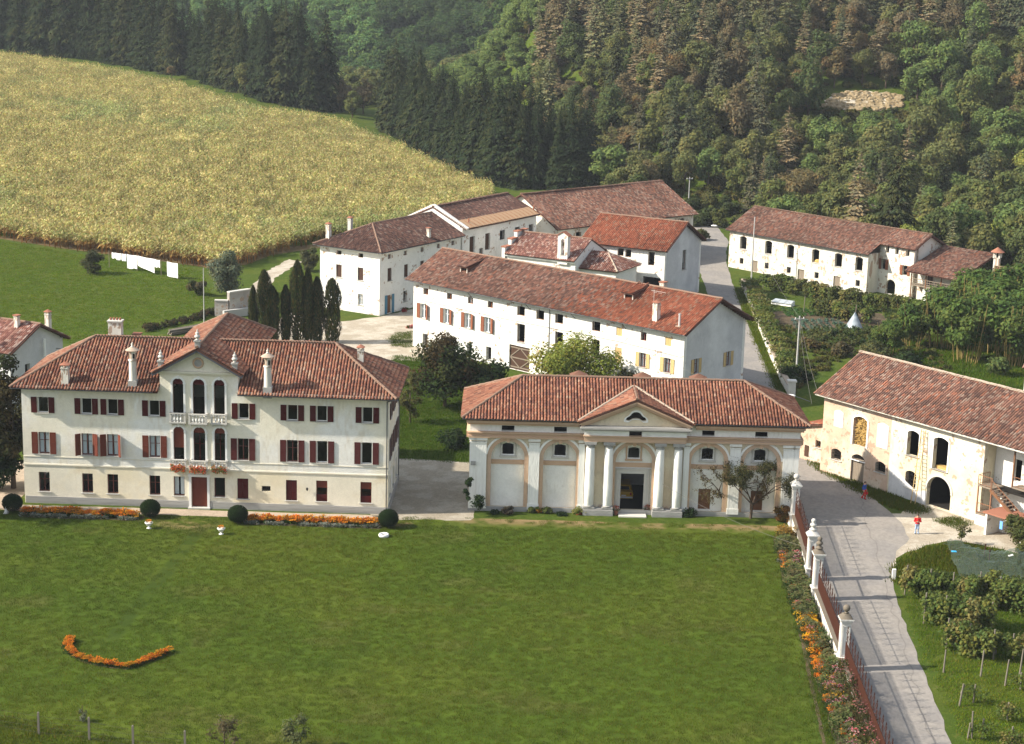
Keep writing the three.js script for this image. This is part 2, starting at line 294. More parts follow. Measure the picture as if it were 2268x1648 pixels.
// frame of a wall: s along it (left to right seen from outside), y up, z outwards
function wallFrame(side, L, W) { const k = SIDE[side]; return new THREE.Matrix4().makeRotationY(k * Math.PI / 2).setPosition(k === 1 || k === 2 ? L : 0, 0, k === 2 || k === 3 ? -W : 0); }
function openPath(o) { // o: {s, y0, y1, w, arch}: arch = rise of the curved head
  const p = new THREE.Path(), a = o.s - o.w / 2, b = o.s + o.w / 2, r = o.arch || 0;
  p.moveTo(a, o.y0); p.lineTo(b, o.y0); p.lineTo(b, o.y1 - r);
  if (r) { const R0 = (o.w * o.w / 4 + r * r) / (2 * r), cy = o.y1 - R0, a0 = Math.asin(Math.min(1, o.w / 2 / R0)); p.absarc(o.s, cy, R0, Math.PI / 2 - a0, Math.PI / 2 + a0, false); }
  else p.lineTo(a, o.y1);
  p.lineTo(a, o.y0); return p;
}
function wall(b, side, L, W, top, mat, openings = [], { th = .45, y0 = 0, s0 = 0, s1 = null, name = 'wall', label, proud = 0, pts = null } = {}) {
  const len = side === 'f' || side === 'b' ? L : W, inset = side === 'f' || side === 'b' ? 0 : th;
  const a = s0 || inset, c = s1 ?? len - inset;
  const sh = shape(pts || [[a, y0], [c, y0], [c, top], [a, top]]);
  for (const o of openings) sh.holes.push(openPath(o));
  const g = extrude(sh, th).translate(0, 0, -th + proud).applyMatrix4(wallFrame(side, L, W));
  return part(b, name, g, mat, label);
}
M.white = plain(.78, .77, .74); M.stone = plain(.50, .48, .44, .9, { bumpMap: grainBump, bumpScale: .01 }); M.wood = plain(.17, .085, .045); M.darkWood = plain(.07, .04, .028); M.greyWood = plain(.22, .18, .14);
M.redWood = plain(.066, .0105, .009, .75); M.brownShutter = plain(.20, .075, .042, .75); M.tanShutter = plain(.50, .36, .17, .75); M.redFrame = plain(.13, .03, .022, .7);
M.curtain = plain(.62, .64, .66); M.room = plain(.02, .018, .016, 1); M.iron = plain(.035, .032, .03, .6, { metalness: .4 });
M.glass = new THREE.MeshPhysicalMaterial({ color: C(.9, .94, .95), roughness: .04, transmission: 1, thickness: 0, ior: 1.5, specularIntensity: .6 });
// an opening's joinery: kind tells what fills it
function windowIn(b, side, L, W, o, { kind = 'casement', frame = M.redFrame, shutters = null, sill = M.stone, curtain = false, half = 0, surround = null, name = 'window', back = .26, label, shut = 1, angle = [0, 0] } = {}) {
  const g = new THREE.Group(); g.name = name; g.applyMatrix4(wallFrame(side, L, W)); b.add(g); if (label) g.userData.label = label;
  const h = o.y1 - o.y0, r = o.arch || 0, cy = (o.y0 + o.y1 - r) / 2, hh = h - r;
  const out = (grow) => (() => { const p = openPath({ ...o, w: o.w - grow * 2, y0: o.y0 + grow, y1: o.y1 - grow, arch: Math.max(0, r - (r ? grow * .5 : 0)) }); return new THREE.Shape(p.getPoints(10)); })();
  if (kind === 'casement' || kind === 'pane') {
    const f = out(.001); f.holes.push(new THREE.Path(out(.06).getPoints())); const fr = [extrude(f, .06).translate(0, 0, -back)];
    if (kind === 'casement') { fr.push(boxUp(.07, h - .1, .05, o.s, o.y0 + .05, -back + .03)); if (hh > 1.3) fr.push(box(o.w - .12, .04, .04, o.s, o.y0 + hh * .62, -back + .03)); }
    part(g, 'frame', merge(fr), frame);
    part(g, 'pane', new THREE.ShapeGeometry(out(.05)).translate(0, 0, -back + .02), M.glass);
    if (curtain) for (const k of [-1, 1]) part(g, 'curtain', box(o.w * .36, h - .15, .03, o.s + k * o.w * .27, (o.y0 + o.y1) / 2, -back - .08), M.curtain);
  } else if (kind === 'closed') { // shut boards
    for (const k of [-1, 1]) { const q = [box(o.w / 2 - .015, h - .02, .045, o.s + k * o.w / 4, (o.y0 + o.y1) / 2, -.08)]; for (let y = o.y0 + .12; y < o.y1 - .08; y += .16) q.push(box(o.w / 2 - .1, .03, .02, o.s + k * o.w / 4, y, -.05)); part(g, 'shutter', merge(q), frame); }
  } else if (kind === 'bars') { const q = []; const nb = Math.max(2, Math.round(o.w / .18)); for (let i = 1; i < nb; i++) q.push(cyl(.014, .014, h, 5, o.s - o.w / 2 + o.w * i / nb, o.y0, -.14)); for (let i = 1; i < 4; i++) q.push(box(o.w, .02, .03, o.s, o.y0 + h * i / 4, -.14)); part(g, 'bars', merge(q), M.iron); }
  else if (kind === 'boards') { const nb = Math.max(3, Math.round(o.w / .2)); for (let i = 0; i < nb; i++) part(g, 'board', boxUp(o.w / nb - .012, h - .04 - r * .6, .04, o.s - o.w / 2 + o.w * (i + .5) / nb, o.y0 + .02, -back + rr(-.006, .006)), frame); }
  else if (kind === 'frame') { const f = out(.001); f.holes.push(new THREE.Path(out(.07).getPoints())); part(g, 'frame', extrude(f, .06).translate(0, 0, -back), frame); }
  if (half) part(g, 'roller_shutter', (() => { const q = []; for (let y = o.y1 - .03; y > o.y1 - h * half; y -= .055) q.push(box(o.w - .02, .05, .025, o.s, y, -back + .12)); return merge(q); })(), frame);
  if (sill) part(g, 'sill', boxUp(o.w + .22, .07, .24, o.s, o.y0 - .07, -.02), sill);
  if (surround) { const f = new THREE.Shape(openPath({ ...o, w: o.w + .34, y1: o.y1 + .17, arch: r ? r + .17 : 0 }).getPoints(12)); f.holes.push(openPath({ ...o, y0: o.y0 + .003 })); part(g, 'surround', extrude(f, .06).translate(0, 0, .001), surround); }
  if (shutters) for (const k of [-1, 1]) { // open leaves folded back, louvred
    const w = o.w * (typeof shut === 'number' ? .5 * shut + .06 : .55), q = [box(w, .07, .04, 0, hh / 2 - .035, 0), box(w, .07, .04, 0, -hh / 2 + .035, 0), box(w, .07, .04, 0, 0, 0), box(.06, hh, .04, -w / 2 + .03, 0, .001), box(.06, hh, .04, w / 2 - .03, 0, .001), box(w - .1, hh - .1, .015, 0, 0, -.01)];
    for (let y = -hh / 2 + .11; y < hh / 2 - .08; y += .085) q.push(box(w - .12, .06, .012, 0, 0, 0).rotateX(-.5).translate(0, y, .004));
    const a = angle[k < 0 ? 0 : 1], m = part(g, 'shutter', merge(q).translate(k * w / 2, 0, 0).rotateY(-k * a).translate(o.s + k * (o.w / 2 + .05), cy + r * 0, .05), shutters);
    m.position.y = 0;
  }
  return g;
}
const W = (s, y0, y1, w, arch = 0) => ({ s, y0, y1, w, arch });
function chimney(b, x, y, z, w, h, mat, { d = w, cap = 'tile', name = 'chimney' } = {}) { // square stack with an open head under a small tiled cap
  const c = new THREE.Group(); c.name = name; c.position.set(x, y, z); b.add(c);
  part(c, 'stack', [boxUp(w, h, d), boxUp(w + .08, .08, d + .08, 0, h, 0)], mat);
  if (cap === 'tile') { part(c, 'vent', [0, 1, 2, 3].map((i) => boxUp(w * .24, .26, d * .24, (i % 2 ? 1 : -1) * w * .36, h + .08, (i < 2 ? 1 : -1) * d * .36)), mat); part(c, 'cap', [new THREE.CylinderGeometry(.06, w * .95, .22, 4).rotateY(Math.PI / 4).translate(0, h + .45, 0), boxUp(w + .18, .05, d + .18, 0, h + .3, 0)], M.terracotta); }
  else if (cap === 'pots') { part(c, 'cap', boxUp(w + .16, .1, d + .16, 0, h + .08, 0), M.stone); part(c, 'pot', [-1, -.33, .33, 1].map((k) => cyl(.1, .09, .22, 8, k * w * .36, h + .18, 0)), M.terracotta); }
  else if (cap === 'slab') part(c, 'cap', boxUp(w + .2, .08, d + .2, 0, h + .16, 0), M.terracotta);
  return c;
}
M.cornice = plain(.36, .31, .26); M.terracotta = plain(.30, .13, .085);
// ---------- building set-up ----------
function building(name, label, [x, z, yaw], ov, category = 'building') {
  const a = R(yaw), c = Math.cos(a), s = Math.sin(a);
  return thing(name, label, category, [x + ov * c + ov * s, 0, z + ov * s - ov * c], -a);
}
const slopeOf = (o) => o.rise / ((o.W + 2 * o.ov) / 2);
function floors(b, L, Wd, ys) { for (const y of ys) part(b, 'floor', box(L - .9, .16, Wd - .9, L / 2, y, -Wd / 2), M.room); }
function shell(b, o, mat, op = {}) { // four walls and a gabled roof
  const { L, W: w, hE, rise, ov, og = ov } = o, k = slopeOf(o), top = hE + k * ov - .17, ry = hE + rise, th = o.th || .45;
  const m = (s) => (o.mats && o.mats[s]) || mat;
  wall(b, 'f', L, w, top, m('f'), op.f || [], { th }); wall(b, 'b', L, w, top, m('b'), op.b || [], { th });
  const gab = [[th, 0], [w - th, 0], [w - th, top + k * th], [w / 2, ry - .17], [th, top + k * th]];
  for (const s of ['r', 'l']) if (!(o.skip || '').includes(s)) wall(b, s, L, w, top, m(s), op[s] || [], { th, pts: gab });
  if (o.roof !== false) {
    roofPlane(b, [[-og, hE, ov], [L + og, hE, ov], [L + og, ry, -w / 2], [-og, ry, -w / 2]], o.pal, o.ro);
    roofPlane(b, [[L + og, hE, -w - ov], [-og, hE, -w - ov], [-og, ry, -w / 2], [L + og, ry, -w / 2]], o.pal, o.ro);
    ridge(b, [-og, ry + .06, -w / 2], [L + og, ry + .06, -w / 2], o.ridge || M.ridge);
  }
  floors(b, L, w, o.floors || [.06, hE / 2]);
  return { top, ry, k, L, w };
}
function hip(b, o, pal, ro, ridgeMat, front) { // front: the eave-side slope as polygons of its own where a gable cuts into it
  const { L, W: w, hE, rise, ov } = o, q = w / 2, ry = hE + rise, x0 = -ov, x1 = L + ov, z0 = ov, z1 = -w - ov, a = [q, ry, -q], c = [L - q, ry, -q];
  for (const f of front ? front(x0, x1, z0, a, c) : [[[x0, hE, z0], [x1, hE, z0], c, a]]) roofPlane(b, f, pal, ro);
  roofPlane(b, [[x1, hE, z0], [x1, hE, z1], c], pal, ro);
  roofPlane(b, [[x1, hE, z1], [x0, hE, z1], a, c], pal, ro);
  roofPlane(b, [[x0, hE, z1], [x0, hE, z0], a], pal, ro);
  const u = .07, l = (p) => [p[0], p[1] + u, p[2]];
  ridge(b, l(a), l(c), ridgeMat); for (const [p, q2] of [[[x0, hE, z0], a], [[x1, hE, z0], c], [[x1, hE, z1], c], [[x0, hE, z1], a]]) ridge(b, l(p), l(q2), ridgeMat);
}
M.villaWall = plaster([.78, .73, .60], [.80, .79, .75], [.58, .50, .37], 101, { rep: 16, amount: .9 });
M.villaBase = plaster([.78, .69, .50], [.80, .75, .62], [.60, .48, .32], 111, { rep: 13, amount: .8 });
M.barchWall = plaster([.82, .81, .76], [.77, .75, .69], [.60, .56, .49], 121, { rep: 12, amount: .6 });
M.barchTan = plaster([.56, .38, .255], [.50, .37, .275], [.38, .29, .22], 131, { rep: 9, amount: .8 });
M.barchCream = plaster([.70, .60, .43], [.62, .48, .32], [.48, .40, .29], 141, { rep: 9, amount: .7 });
M.whiteWall = plaster([.76, .745, .70], [.70, .68, .63], [.52, .49, .44], 151, { rep: 15, amount: .8, spots: .18 });
M.oldWhite = plaster([.70, .67, .60], [.60, .56, .48], [.42, .37, .30], 161, { rep: 11, amount: .8, spots: .46 });
M.stained = plaster([.60, .60, .60], [.50, .50, .51], [.40, .40, .42], 171, { rep: 13, amount: .8 });
M.yellowWall = plaster([.62, .555, .39], [.66, .62, .51], [.42, .34, .24], 181, { rep: 12, amount: .9, spots: .3 });
M.pinkWall = plaster([.54, .39, .29], [.60, .52, .42], [.38, .30, .23], 191, { rep: 9, amount: .95, spots: .45 });
M.greyPlinth = plaster([.36, .35, .33], [.30, .29, .28], [.22, .21, .2], 201, { rep: 8 });

// ---------- the villa ----------
M.hay = plain(.42, .28, .10, 1); const BALC = []; M.brickShutter = plain(.135, .036, .022, .75); M.plumShutter = plain(.085, .021, .019, .75);
seed(1001);
{
  const b = building('villa', 'large three storey cream villa with red shutters and a pedimented central gable', [-42.57, -149.87, 1.2], .74), L = 31.42, w = 10.32;
  const o = { L, W: w, hE: 10.38, rise: 3.35, ov: .74 }, k = slopeOf(o), top = 10.38 + k * .74 - .17, cx = 15.24;
  const T = [1.82, 5.56, 7.79, 11.36, 19.04, 23.21, 25.72, 29.62].map((s) => W(s, 8.08, 9.46, .9)), MI = [1.82, 5.52, 7.72, 11.37, 18.97, 23.2, 25.75, 29.58].map((s) => W(s, 4.43, 6.36, .94));
  const A = [13.45, 15.22, 16.98].flatMap((s, i) => [W(s, 8.2, 11.48, i === 1 ? 1.02 : .92, i === 1 ? .51 : .46), W(s, 4.05, 7.25, i === 1 ? 1.02 : .92, i === 1 ? .51 : .46)]);
  const Gd = [1.73, 5.48, 7.67, 11.31, 13.41, 16.92].map((s) => W(s, 1.06, 2.79, .94)), Gc = [18.92, 23.12].map((s) => W(s, .97, 2.79, .95)), Gh = [25.73, 29.54].map((s) => W(s, .97, 2.83, .96));
  const door = W(15.17, .12, 2.78, 1.36), vent = W(20.93, 1.69, 2.18, .76);
  const up = [...T, ...MI, ...A];
  // lower storey in ochre, upper storeys in pale cream, the gable front rising above the eaves
  const low = 3.46, gx0 = cx - 3.34, gx1 = cx + 3.34, gy = 12.22;
  wall(b, 'f', L, w, low, M.villaBase, [...Gd, ...Gc, ...Gh, door, vent], { y0: .0 });
  wall(b, 'f', L, w, top, M.villaWall, up, { pts: [[0, low], [L, low], [L, top], [gx1, top], [gx1, gy], [cx, gy + 1.91], [gx0, gy], [gx0, top], [0, top]] });
  const rs = [2.2, 5.2, 8.2].flatMap((s) => [W(s, 8.08, 9.46, .9), W(s, 4.43, 6.36, .94), W(s, 1.06, 2.79, .94)]);
  for (const s of ['l', 'r']) wall(b, s, L, w, top, M.villaWall, rs); wall(b, 'b', L, w, top, M.villaWall, []);
  for (const s of [gx0, gx1]) part(b, 'gable_side_wall', box(.4, gy - top + .3, 5.2, s + (s < cx ? .2 : -.2), (gy + top) / 2 - .15, -.46 - 2.6), M.villaWall);
  floors(b, L, w, [.06, 3.4, 7.3]); part(b, 'partition', box(.2, 10, w - 1, 12.6, 5, -w / 2), M.room); part(b, 'partition', box(.2, 10, w - 1, 18.2, 5, -w / 2), M.room);
  hip(b, o, 'villa', { sag: .09 }, M.ridge, (x0, x1, z0, a, c) => { const y = 12.39, z = z0 - (y - 10.38) / k; return [[[x0, 10.38, z0], [gx0 - .06, 10.38, z0], [gx0 - .06, y, z], [cx - 1, 13.73, -w / 2], a], [[gx1 + .06, 10.38, z0], [x1, 10.38, z0], c, [cx + 1, 13.73, -w / 2], [gx1 + .06, y, z]]]; });
  // pedimented cross roof, running back over a rear wing with a hipped end
  const gr = 14.3, ge = 12.1, gw = 3.84, zb = -13.9;
  for (const q of [-1, 1]) roofPlane(b, q < 0 ? [[cx - gw, ge, zb - 3.6], [cx - gw, ge, .8], [cx, gr, .8], [cx, gr, zb]] : [[cx + gw, ge, .8], [cx + gw, ge, zb - 3.6], [cx, gr, zb], [cx, gr, .8]], 'villa', { name: 'gable_roof' });
  roofPlane(b, [[cx + gw, ge, zb - 3.6], [cx - gw, ge, zb - 3.6], [cx, gr, zb]], 'villa', { name: 'gable_roof' });
  ridge(b, [cx, gr + .06, .8], [cx, gr + .06, zb]); for (const q of [-1, 1]) ridge(b, [cx + q * gw, ge + .06, zb - 3.6], [cx, gr + .06, zb]);
  part(b, 'rear_wing_wall', box(6.6, 12, 7, cx, 6, -w - 3.4), M.villaWall);
  const dk = plain(.055, .058, .07, .6);
  for (const q of [-1, 1]) part(b, 'verge_board', beam(V(cx + q * (gw + .02), ge - .2, .72), V(cx - q * .02, gr - .2, .72), .12, .26), dk);
  part(b, 'pediment_cornice', [box(7.1, .16, .3, cx, 12.05, .1), box(6.9, .1, .2, cx, 11.92, .06)], M.villaWall);
  part(b, 'oculus', new THREE.TorusGeometry(.4, .09, 8, 24).translate(15.2, 12.86, .02), M.barchTan); part(b, 'oculus_panel', new THREE.CylinderGeometry(.36, .36, .04, 24).rotateX(Math.PI / 2).translate(15.2, 12.86, .02), M.greyPlinth);
  for (const g of [box(gx0 + .3, .16, .62, gx0 / 2 - .15, top - .16, .3), box(L - gx1 + .3, .16, .62, (L + gx1) / 2 + .15, top - .16, .3)]) part(b, 'eaves_cornice', g, M.cornice);
  for (const [a, c] of [[-.74, gx0 - .45], [gx1 + .1, L + .74]]) gutter(b, [a, 10.36, .82], [c, 10.36, .82]);
  gutter(b, [L + .82, 10.36, .74], [L + .82, 10.36, -w - .74]);
  part(b, 'downpipe', [cyl(.05, .05, 9.9, 7, L - .12, .1, .09), bar(V(L - .12, 10, .09), V(L + .5, 10.36, .8), .05)], M.gutter); part(b, 'downpipe', [cyl(.05, .05, 7.2, 7, L + .07, .1, -w + .4), bar(V(L + .07, 7.2, -w + .4), V(L + .07, 8.6, -w + 1.9), .05)], M.gutter);
  part(b, 'string_course', [box(L + .06, .12, .06, L / 2, low + .02, .03), box(.06, .12, w, L + .03, low + .02, -w / 2)], M.villaWall); part(b, 'sill_band', box(L, .05, .04, L / 2, 4.18, .02), M.villaWall);
  part(b, 'plinth', [box(14.3, .62, .08, 7.25, .31, .04), box(L - 16, .62, .08, (L + 16) / 2, .31, .04), box(.08, .62, w, L + .04, .31, -w / 2)], M.greyPlinth);
  T.forEach((q) => windowIn(b, 'f', L, w, q, { kind: 'pane', frame: M.white, shutters: M.redWood }));
  MI.forEach((q, i) => windowIn(b, 'f', L, w, q, { kind: i > 5 ? 'pane' : 'casement', frame: i > 5 ? M.white : M.redFrame, shutters: i < 4 ? M.brickShutter : M.plumShutter, curtain: [0, 1, 2, 3].includes(i), angle: i === 1 ? [.75, .45] : i === 2 ? [.45, 1.0] : [0, 0] }));
  Gd.forEach((q, i) => windowIn(b, 'f', L, w, q, { kind: i > 3 ? 'pane' : 'casement', curtain: i === 4 }));
  Gc.forEach((q) => windowIn(b, 'f', L, w, q, { kind: 'closed', frame: M.redWood, label: 'ground floor window with its red shutters closed' }));
  Gh.forEach((q) => { windowIn(b, 'f', L, w, q, { kind: 'pane', half: .36, frame: M.brickShutter, label: 'ground floor window with red boards below and a half lowered roller shutter' }); part(b, 'window_boards', box(.94, .6, .05, q.s, .97 + .3, -.1), M.redWood); });
  windowIn(b, 'f', L, w, vent, { kind: 'bars', sill: null, name: 'vent' });
  A.forEach((q, i) => windowIn(b, 'f', L, w, q, { kind: i % 2 && i > 1 ? 'casement' : 'pane', sill: null, surround: M.white, half: 0, frame: M.redWood, name: 'arched_window' }));
  A.forEach((q, i) => { // red blinds in the arched heads, one nearly lowered
    const d = i === 1 ? 1.9 : .55; part(b, 'blind', extrude(new THREE.Shape(openPath({ ...q, y0: q.y1 - d, w: q.w - .03 }).getPoints(10)), .03).translate(0, 0, -.15), i % 2 ? M.brickShutter : M.redWood);
    part(b, 'keystone', box(.17, .26, .1, q.s, q.y1 + .1, .07), M.white);
    for (const e of [-1, 1]) part(b, 'impost', box(.24, .09, .1, q.s + e * (q.w / 2 + .1), q.y1 - q.arch, .05), M.white);
  });
  const dr = new THREE.Group(); dr.name = 'door'; b.add(dr);
  for (const e of [-1, 1]) part(dr, 'door_leaf', [box(.66, 2.62, .06, 15.17 + e * .335, 1.44, -.16), ...[.5, 1.4, 2.25].map((y) => box(.46, .62, .03, 15.17 + e * .335, y, -.12))], M.brickShutter);
  part(dr, 'door_surround', [box(.2, 2.9, .16, 14.38, 1.45, .05), box(.2, 2.9, .16, 15.96, 1.45, .05), box(1.9, .2, .2, 15.17, 2.95, .06)], M.white); part(dr, 'threshold', box(1.9, .12, .5, 15.17, .06, .1), M.stone);
  part(b, 'wall_lamp', [box(.16, .2, .16, 24.5, 2.1, .2), cyl(.03, .03, .2, 6, 24.5, 1.9, .12)], M.iron);
  // balconies: three above, three below with flower boxes
  const bal = [[0, .02], [.05, .42], [.11, .46], [.09, .52], [.05, .56], [.09, .66]].map((p) => p);
  for (const [y, fl] of [[7.62, 0], [3.5, 1]]) [13.45, 15.22, 16.98].forEach((s, i) => {
    const g = new THREE.Group(); g.name = 'balcony'; b.add(g); const hw = i === 1 ? .76 : .66, dz = i === 1 ? .62 : .42;
    part(g, 'slab', [box(hw * 2 + .1, .12, dz + .06, s, y + .06, dz / 2), box(hw * 2 - .1, .08, dz - .1, s, y - .04, dz / 2 - .04)], M.stone);
    part(g, 'rail', [box(hw * 2 + .1, .1, .2, s, y + .86, dz - .06), ...[-1, 1].map((e) => box(.12, .1, dz, s + e * (hw - .04), y + .86, dz / 2))], M.stone);
    part(g, 'corner_post', [-1, 1].map((e) => boxUp(.16, .72, .16, s + e * (hw - .05), y + .1, dz - .07)), M.stone);
    const n = i === 1 ? 4 : 3; for (let j = 0; j < n; j++) part(g, 'baluster', lathe([[.0, 0], [.055, .01], [.055, .06], [.035, .09], [.075, .2], [.08, .28], [.04, .44], [.03, .55], [.06, .6], [.06, .7], [0, .7]], 8).translate(s + (j - (n - 1) / 2) * .27, y + .11, dz - .07), M.white);
    for (const e of [-1, 1]) part(g, 'bracket', box(.14, .2, dz * .8, s + e * (hw - .14), y - .1, dz * .4), M.stone);
    if (fl) BALC.push([s, y + .6, dz + .08, hw, i]);
  });
  rs.forEach((q) => { for (const s of ['r', 'l']) windowIn(b, s, L, w, q, { kind: 'pane', shutters: q.y0 > 4 ? M.redWood : null }); });
  // chimneys: two tall round ones, square ones, pinnacles on the gable
  const round = (x, y, z) => { const c = new THREE.Group(); c.name = 'round_chimney'; c.position.set(x, y, z); b.add(c);
    part(c, 'base', boxUp(.74, .95, .74, 0, -.5, 0), M.greyPlinth); part(c, 'stack', lathe([[.36, .4], [.34, .5], [.31, 2.1], [.37, 2.16], [.37, 2.26], [.31, 2.3], [.32, 3.0], [.36, 3.05]], 16), M.oldWhite);
    for (let i = 0; i < 4; i++) part(c, 'vent_slot', extrude(new THREE.Shape(openPath(W(0, 0, .42, .16, .08)).getPoints()), .03).translate(0, 2.4, .3).rotateY(i * Math.PI / 2 + .5), M.room);
    part(c, 'cap', [new THREE.CylinderGeometry(.2, .62, .26, 14).translate(0, 3.2, 0), new THREE.CylinderGeometry(.6, .42, .1, 14).translate(0, 3.04, 0)], plain(.40, .31, .24)); part(c, 'finial', lathe([[.0, 3.32], [.2, 3.32], [.1, 3.42], [.09, 3.5], [.13, 3.58], [.05, 3.7], [0, 3.8]], 8), M.oldWhite); };
  round(9.63, 10.75, 0.02); round(21.16, 10.6, .2);
  chimney(b, 3.85, 10.3, .02, .6, 1.75, M.oldWhite); chimney(b, 28.55, 12.4, -4.29, .5, 1.0, M.oldWhite); chimney(b, 6.87, 13.3, -5.6, 1.15, 1.7, M.oldWhite, { d: .8, cap: 'pots' }); chimney(b, 8.6, 13.2, -6.2, .6, .5, M.oldWhite, { cap: 'slab' });
  for (const [x, y, h] of [[12.1, 12.25, 0], [18.38, 12.25, 0], [cx, 14.1, .1]]) { const c = new THREE.Group(); c.name = 'pinnacle'; c.position.set(x, y, .36); b.add(c);
    part(c, 'pedestal', [boxUp(.42, .72, .42), boxUp(.58, .1, .58, 0, .72, 0)], M.greyPlinth); part(c, 'urn', lathe([[0, .82], [.2, .82], [.1, .92], [.1, .98], [.22, 1.1], [.2, 1.22], [.09, 1.32], [.15, 1.4], [.12, 1.5], [.04, 1.56], [.06, 1.66], [0, 1.78]].map(([r, y2]) => [r * 1.15, y2]), 12), M.stone); }
}
M.ventTile = plain(.17, .085, .058);
// ---------- the columned service wing beside the villa ----------
seed(1002);
{
  const b = building('columned_wing', 'long low wing with four white columns, a pediment and blind arches beside the drive', [-4.17, -151.11, -.3], .68), L = 28.54, w = 9.04;
  const o = { L, W: w, hE: 8.43, rise: 2.62, ov: .68 }, k = slopeOf(o), top = 8.43 + k * .68 - .17, cx = 14.26;
  const archS = [3.33, 7.85, cx, 20.65, 25.22], arches = archS.map((s, i) => W(s, .32, i === 2 ? 6.28 : 6.35, i === 2 ? 3.2 : 2.9, i === 2 ? 1.6 : 1.45));
  const att = [3.29, 7.81, 20.59, 25.18].map((s) => W(s, 7.2, 7.7, 1.09)), attC = W(cx, 7.05, 7.56, 1.09);
  const ent0 = 6.62, ent1 = 7.14;
  // front: arcaded wall in cream, frieze in white, tan mouldings
  wall(b, 'f', L, w, ent0, M.barchCream, arches);
  wall(b, 'f', L, w, top, M.barchWall, [...att, { ...attC, y0: 7.15 }], { y0: ent0, th: .45, name: 'frieze_wall' });
  const win = archS.map((s, i) => W(s, i === 2 ? 4.88 : 4.93, i === 2 ? 5.97 : 6.06, 1.11, .16)), dr = [W(20.57, .45, 2.3, 1.07), W(25.14, .45, 2.24, 1.07)], big = W(cx - .03, .05, 3.55, 2.02);
  wall(b, 'f', L, w, 6.5, M.barchWall, [...win, ...dr, big], { th: .2, proud: -.5, name: 'arch_panel', s0: .5, s1: L - .5 });
  for (const s of ['l', 'r', 'b']) wall(b, s, L, w, top, M.barchWall, []);
  floors(b, L, w, [.03, 6.4]); part(b, 'partition', [box(.2, 6, w - 1, 11.2, 3, -w / 2), box(.2, 6, w - 1, 17.4, 3, -w / 2)], M.room);
  archS.forEach((s, i) => { const q = arches[i], r = q.w / 2;
    const ring = (r0, r1, z, m, name) => { const f = new THREE.Shape(openPath({ ...q, w: r1 * 2, y1: q.y1 + r1 - r, arch: r1 }).getPoints(20)); f.holes.push(new THREE.Path(openPath({ ...q, w: r0 * 2, y0: q.y0 + .01, y1: q.y1 + r0 - r, arch: r0 }).getPoints(20))); part(b, name, extrude(f, z).translate(0, 0, .002), m); };
    ring(r - .01, r + .33, .07, i === 2 ? M.barchTan : M.barchTan, 'arch_band');
    { const f = new THREE.Shape(); f.absarc(s, q.y1 - r, r + .52, .12, Math.PI - .12, false); f.absarc(s, q.y1 - r, r + .335, Math.PI - .12, .12, true); part(b, 'arch_hood', extrude(f, .12, { curveSegments: 24 }).translate(0, 0, .003), M.barchWall); }
    part(b, 'keystone', extrude(shape([[-.13, -.3], [.13, -.3], [.17, .3], [-.17, .3]]), .13).translate(s, q.y1 + .18, .01), M.barchTan);
    part(b, 'impost_band', box(q.w - .04, .4, .08, s, 4.33, -.47), M.barchTan);
    windowIn(b, 'f', L, w, { ...win[i] }, { kind: 'frame', frame: M.barchWall, back: .62, sill: null });
    part(b, 'window_surround', [box(.13, 1.2, .1, win[i].s - .63, (win[i].y0 + win[i].y1) / 2, -.46), box(.13, 1.2, .1, win[i].s + .63, (win[i].y0 + win[i].y1) / 2, -.46), box(1.5, .16, .14, win[i].s, win[i].y0 - .1, -.44)], i === 2 ? M.barchTan : M.stone);
  });
  const pil = (s, wd) => part(b, 'pilaster', [box(wd, 5.7, .16, s, 3.3, .09), box(wd + .1, .5, .22, s, .5, .1), box(wd + .06, .12, .22, s, 6.2, .1), box(wd + .14, .22, .26, s, 6.5, .13)], M.barchWall);
  pil(.98, 1.0); pil(.26, .48); pil(5.6, .92); pil(9.72, .5); pil(18.78, .5); pil(23.0, .92); pil(27.62, .95); pil(28.28, .44);
  part(b, 'entablature', [box(L + .3, .18, .34, L / 2, 6.72, .14), box(L + .2, .26, .24, L / 2, 6.94, .1), box(L + .36, .1, .42, L / 2, 7.12, .18), box(.34, .5, w, L + .12, 6.86, -w / 2), box(.34, .5, w, -.12, 6.86, -w / 2)], M.barchTan);
  for (const g of [[box(9.6, .2, .36, 4.6, 7.92, .16), box(9.8, .2, .56, 4.6, 8.12, .26)], [box(9.3, .2, .36, L - 4.4, 7.92, .16), box(9.5, .2, .56, L - 4.4, 8.12, .26)]]) part(b, 'eaves_cornice', g, M.barchTan);
  att.forEach((q) => windowIn(b, 'f', L, w, q, { kind: 'none', sill: null, name: 'attic_opening' }));
  // portico: plinths, four columns, projecting entablature and pediment
  part(b, 'portico_entablature', [box(8.8, .5, .62, cx, 6.86, .31), box(9.0, .1, .72, cx, 7.13, .36)], M.barchTan); part(b, 'portico_frieze', [box(3.86, .5, .62, cx - 2.48, 7.42, .31), box(3.86, .5, .62, cx + 2.48, 7.42, .31), box(8.82, .06, .62, cx, 7.66, .305)], M.barchWall);
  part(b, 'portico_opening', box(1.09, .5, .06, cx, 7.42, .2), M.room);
  part(b, 'pediment_cornice', [box(9.3, .12, .8, cx, 7.72, .4), box(9.6, .16, 1.0, cx, 7.87, .5), box(9.3, .08, .9, cx, 7.99, .45)], M.greyPlinth);
  const px = (y) => 4.6 - (y - 8.05) / .423;
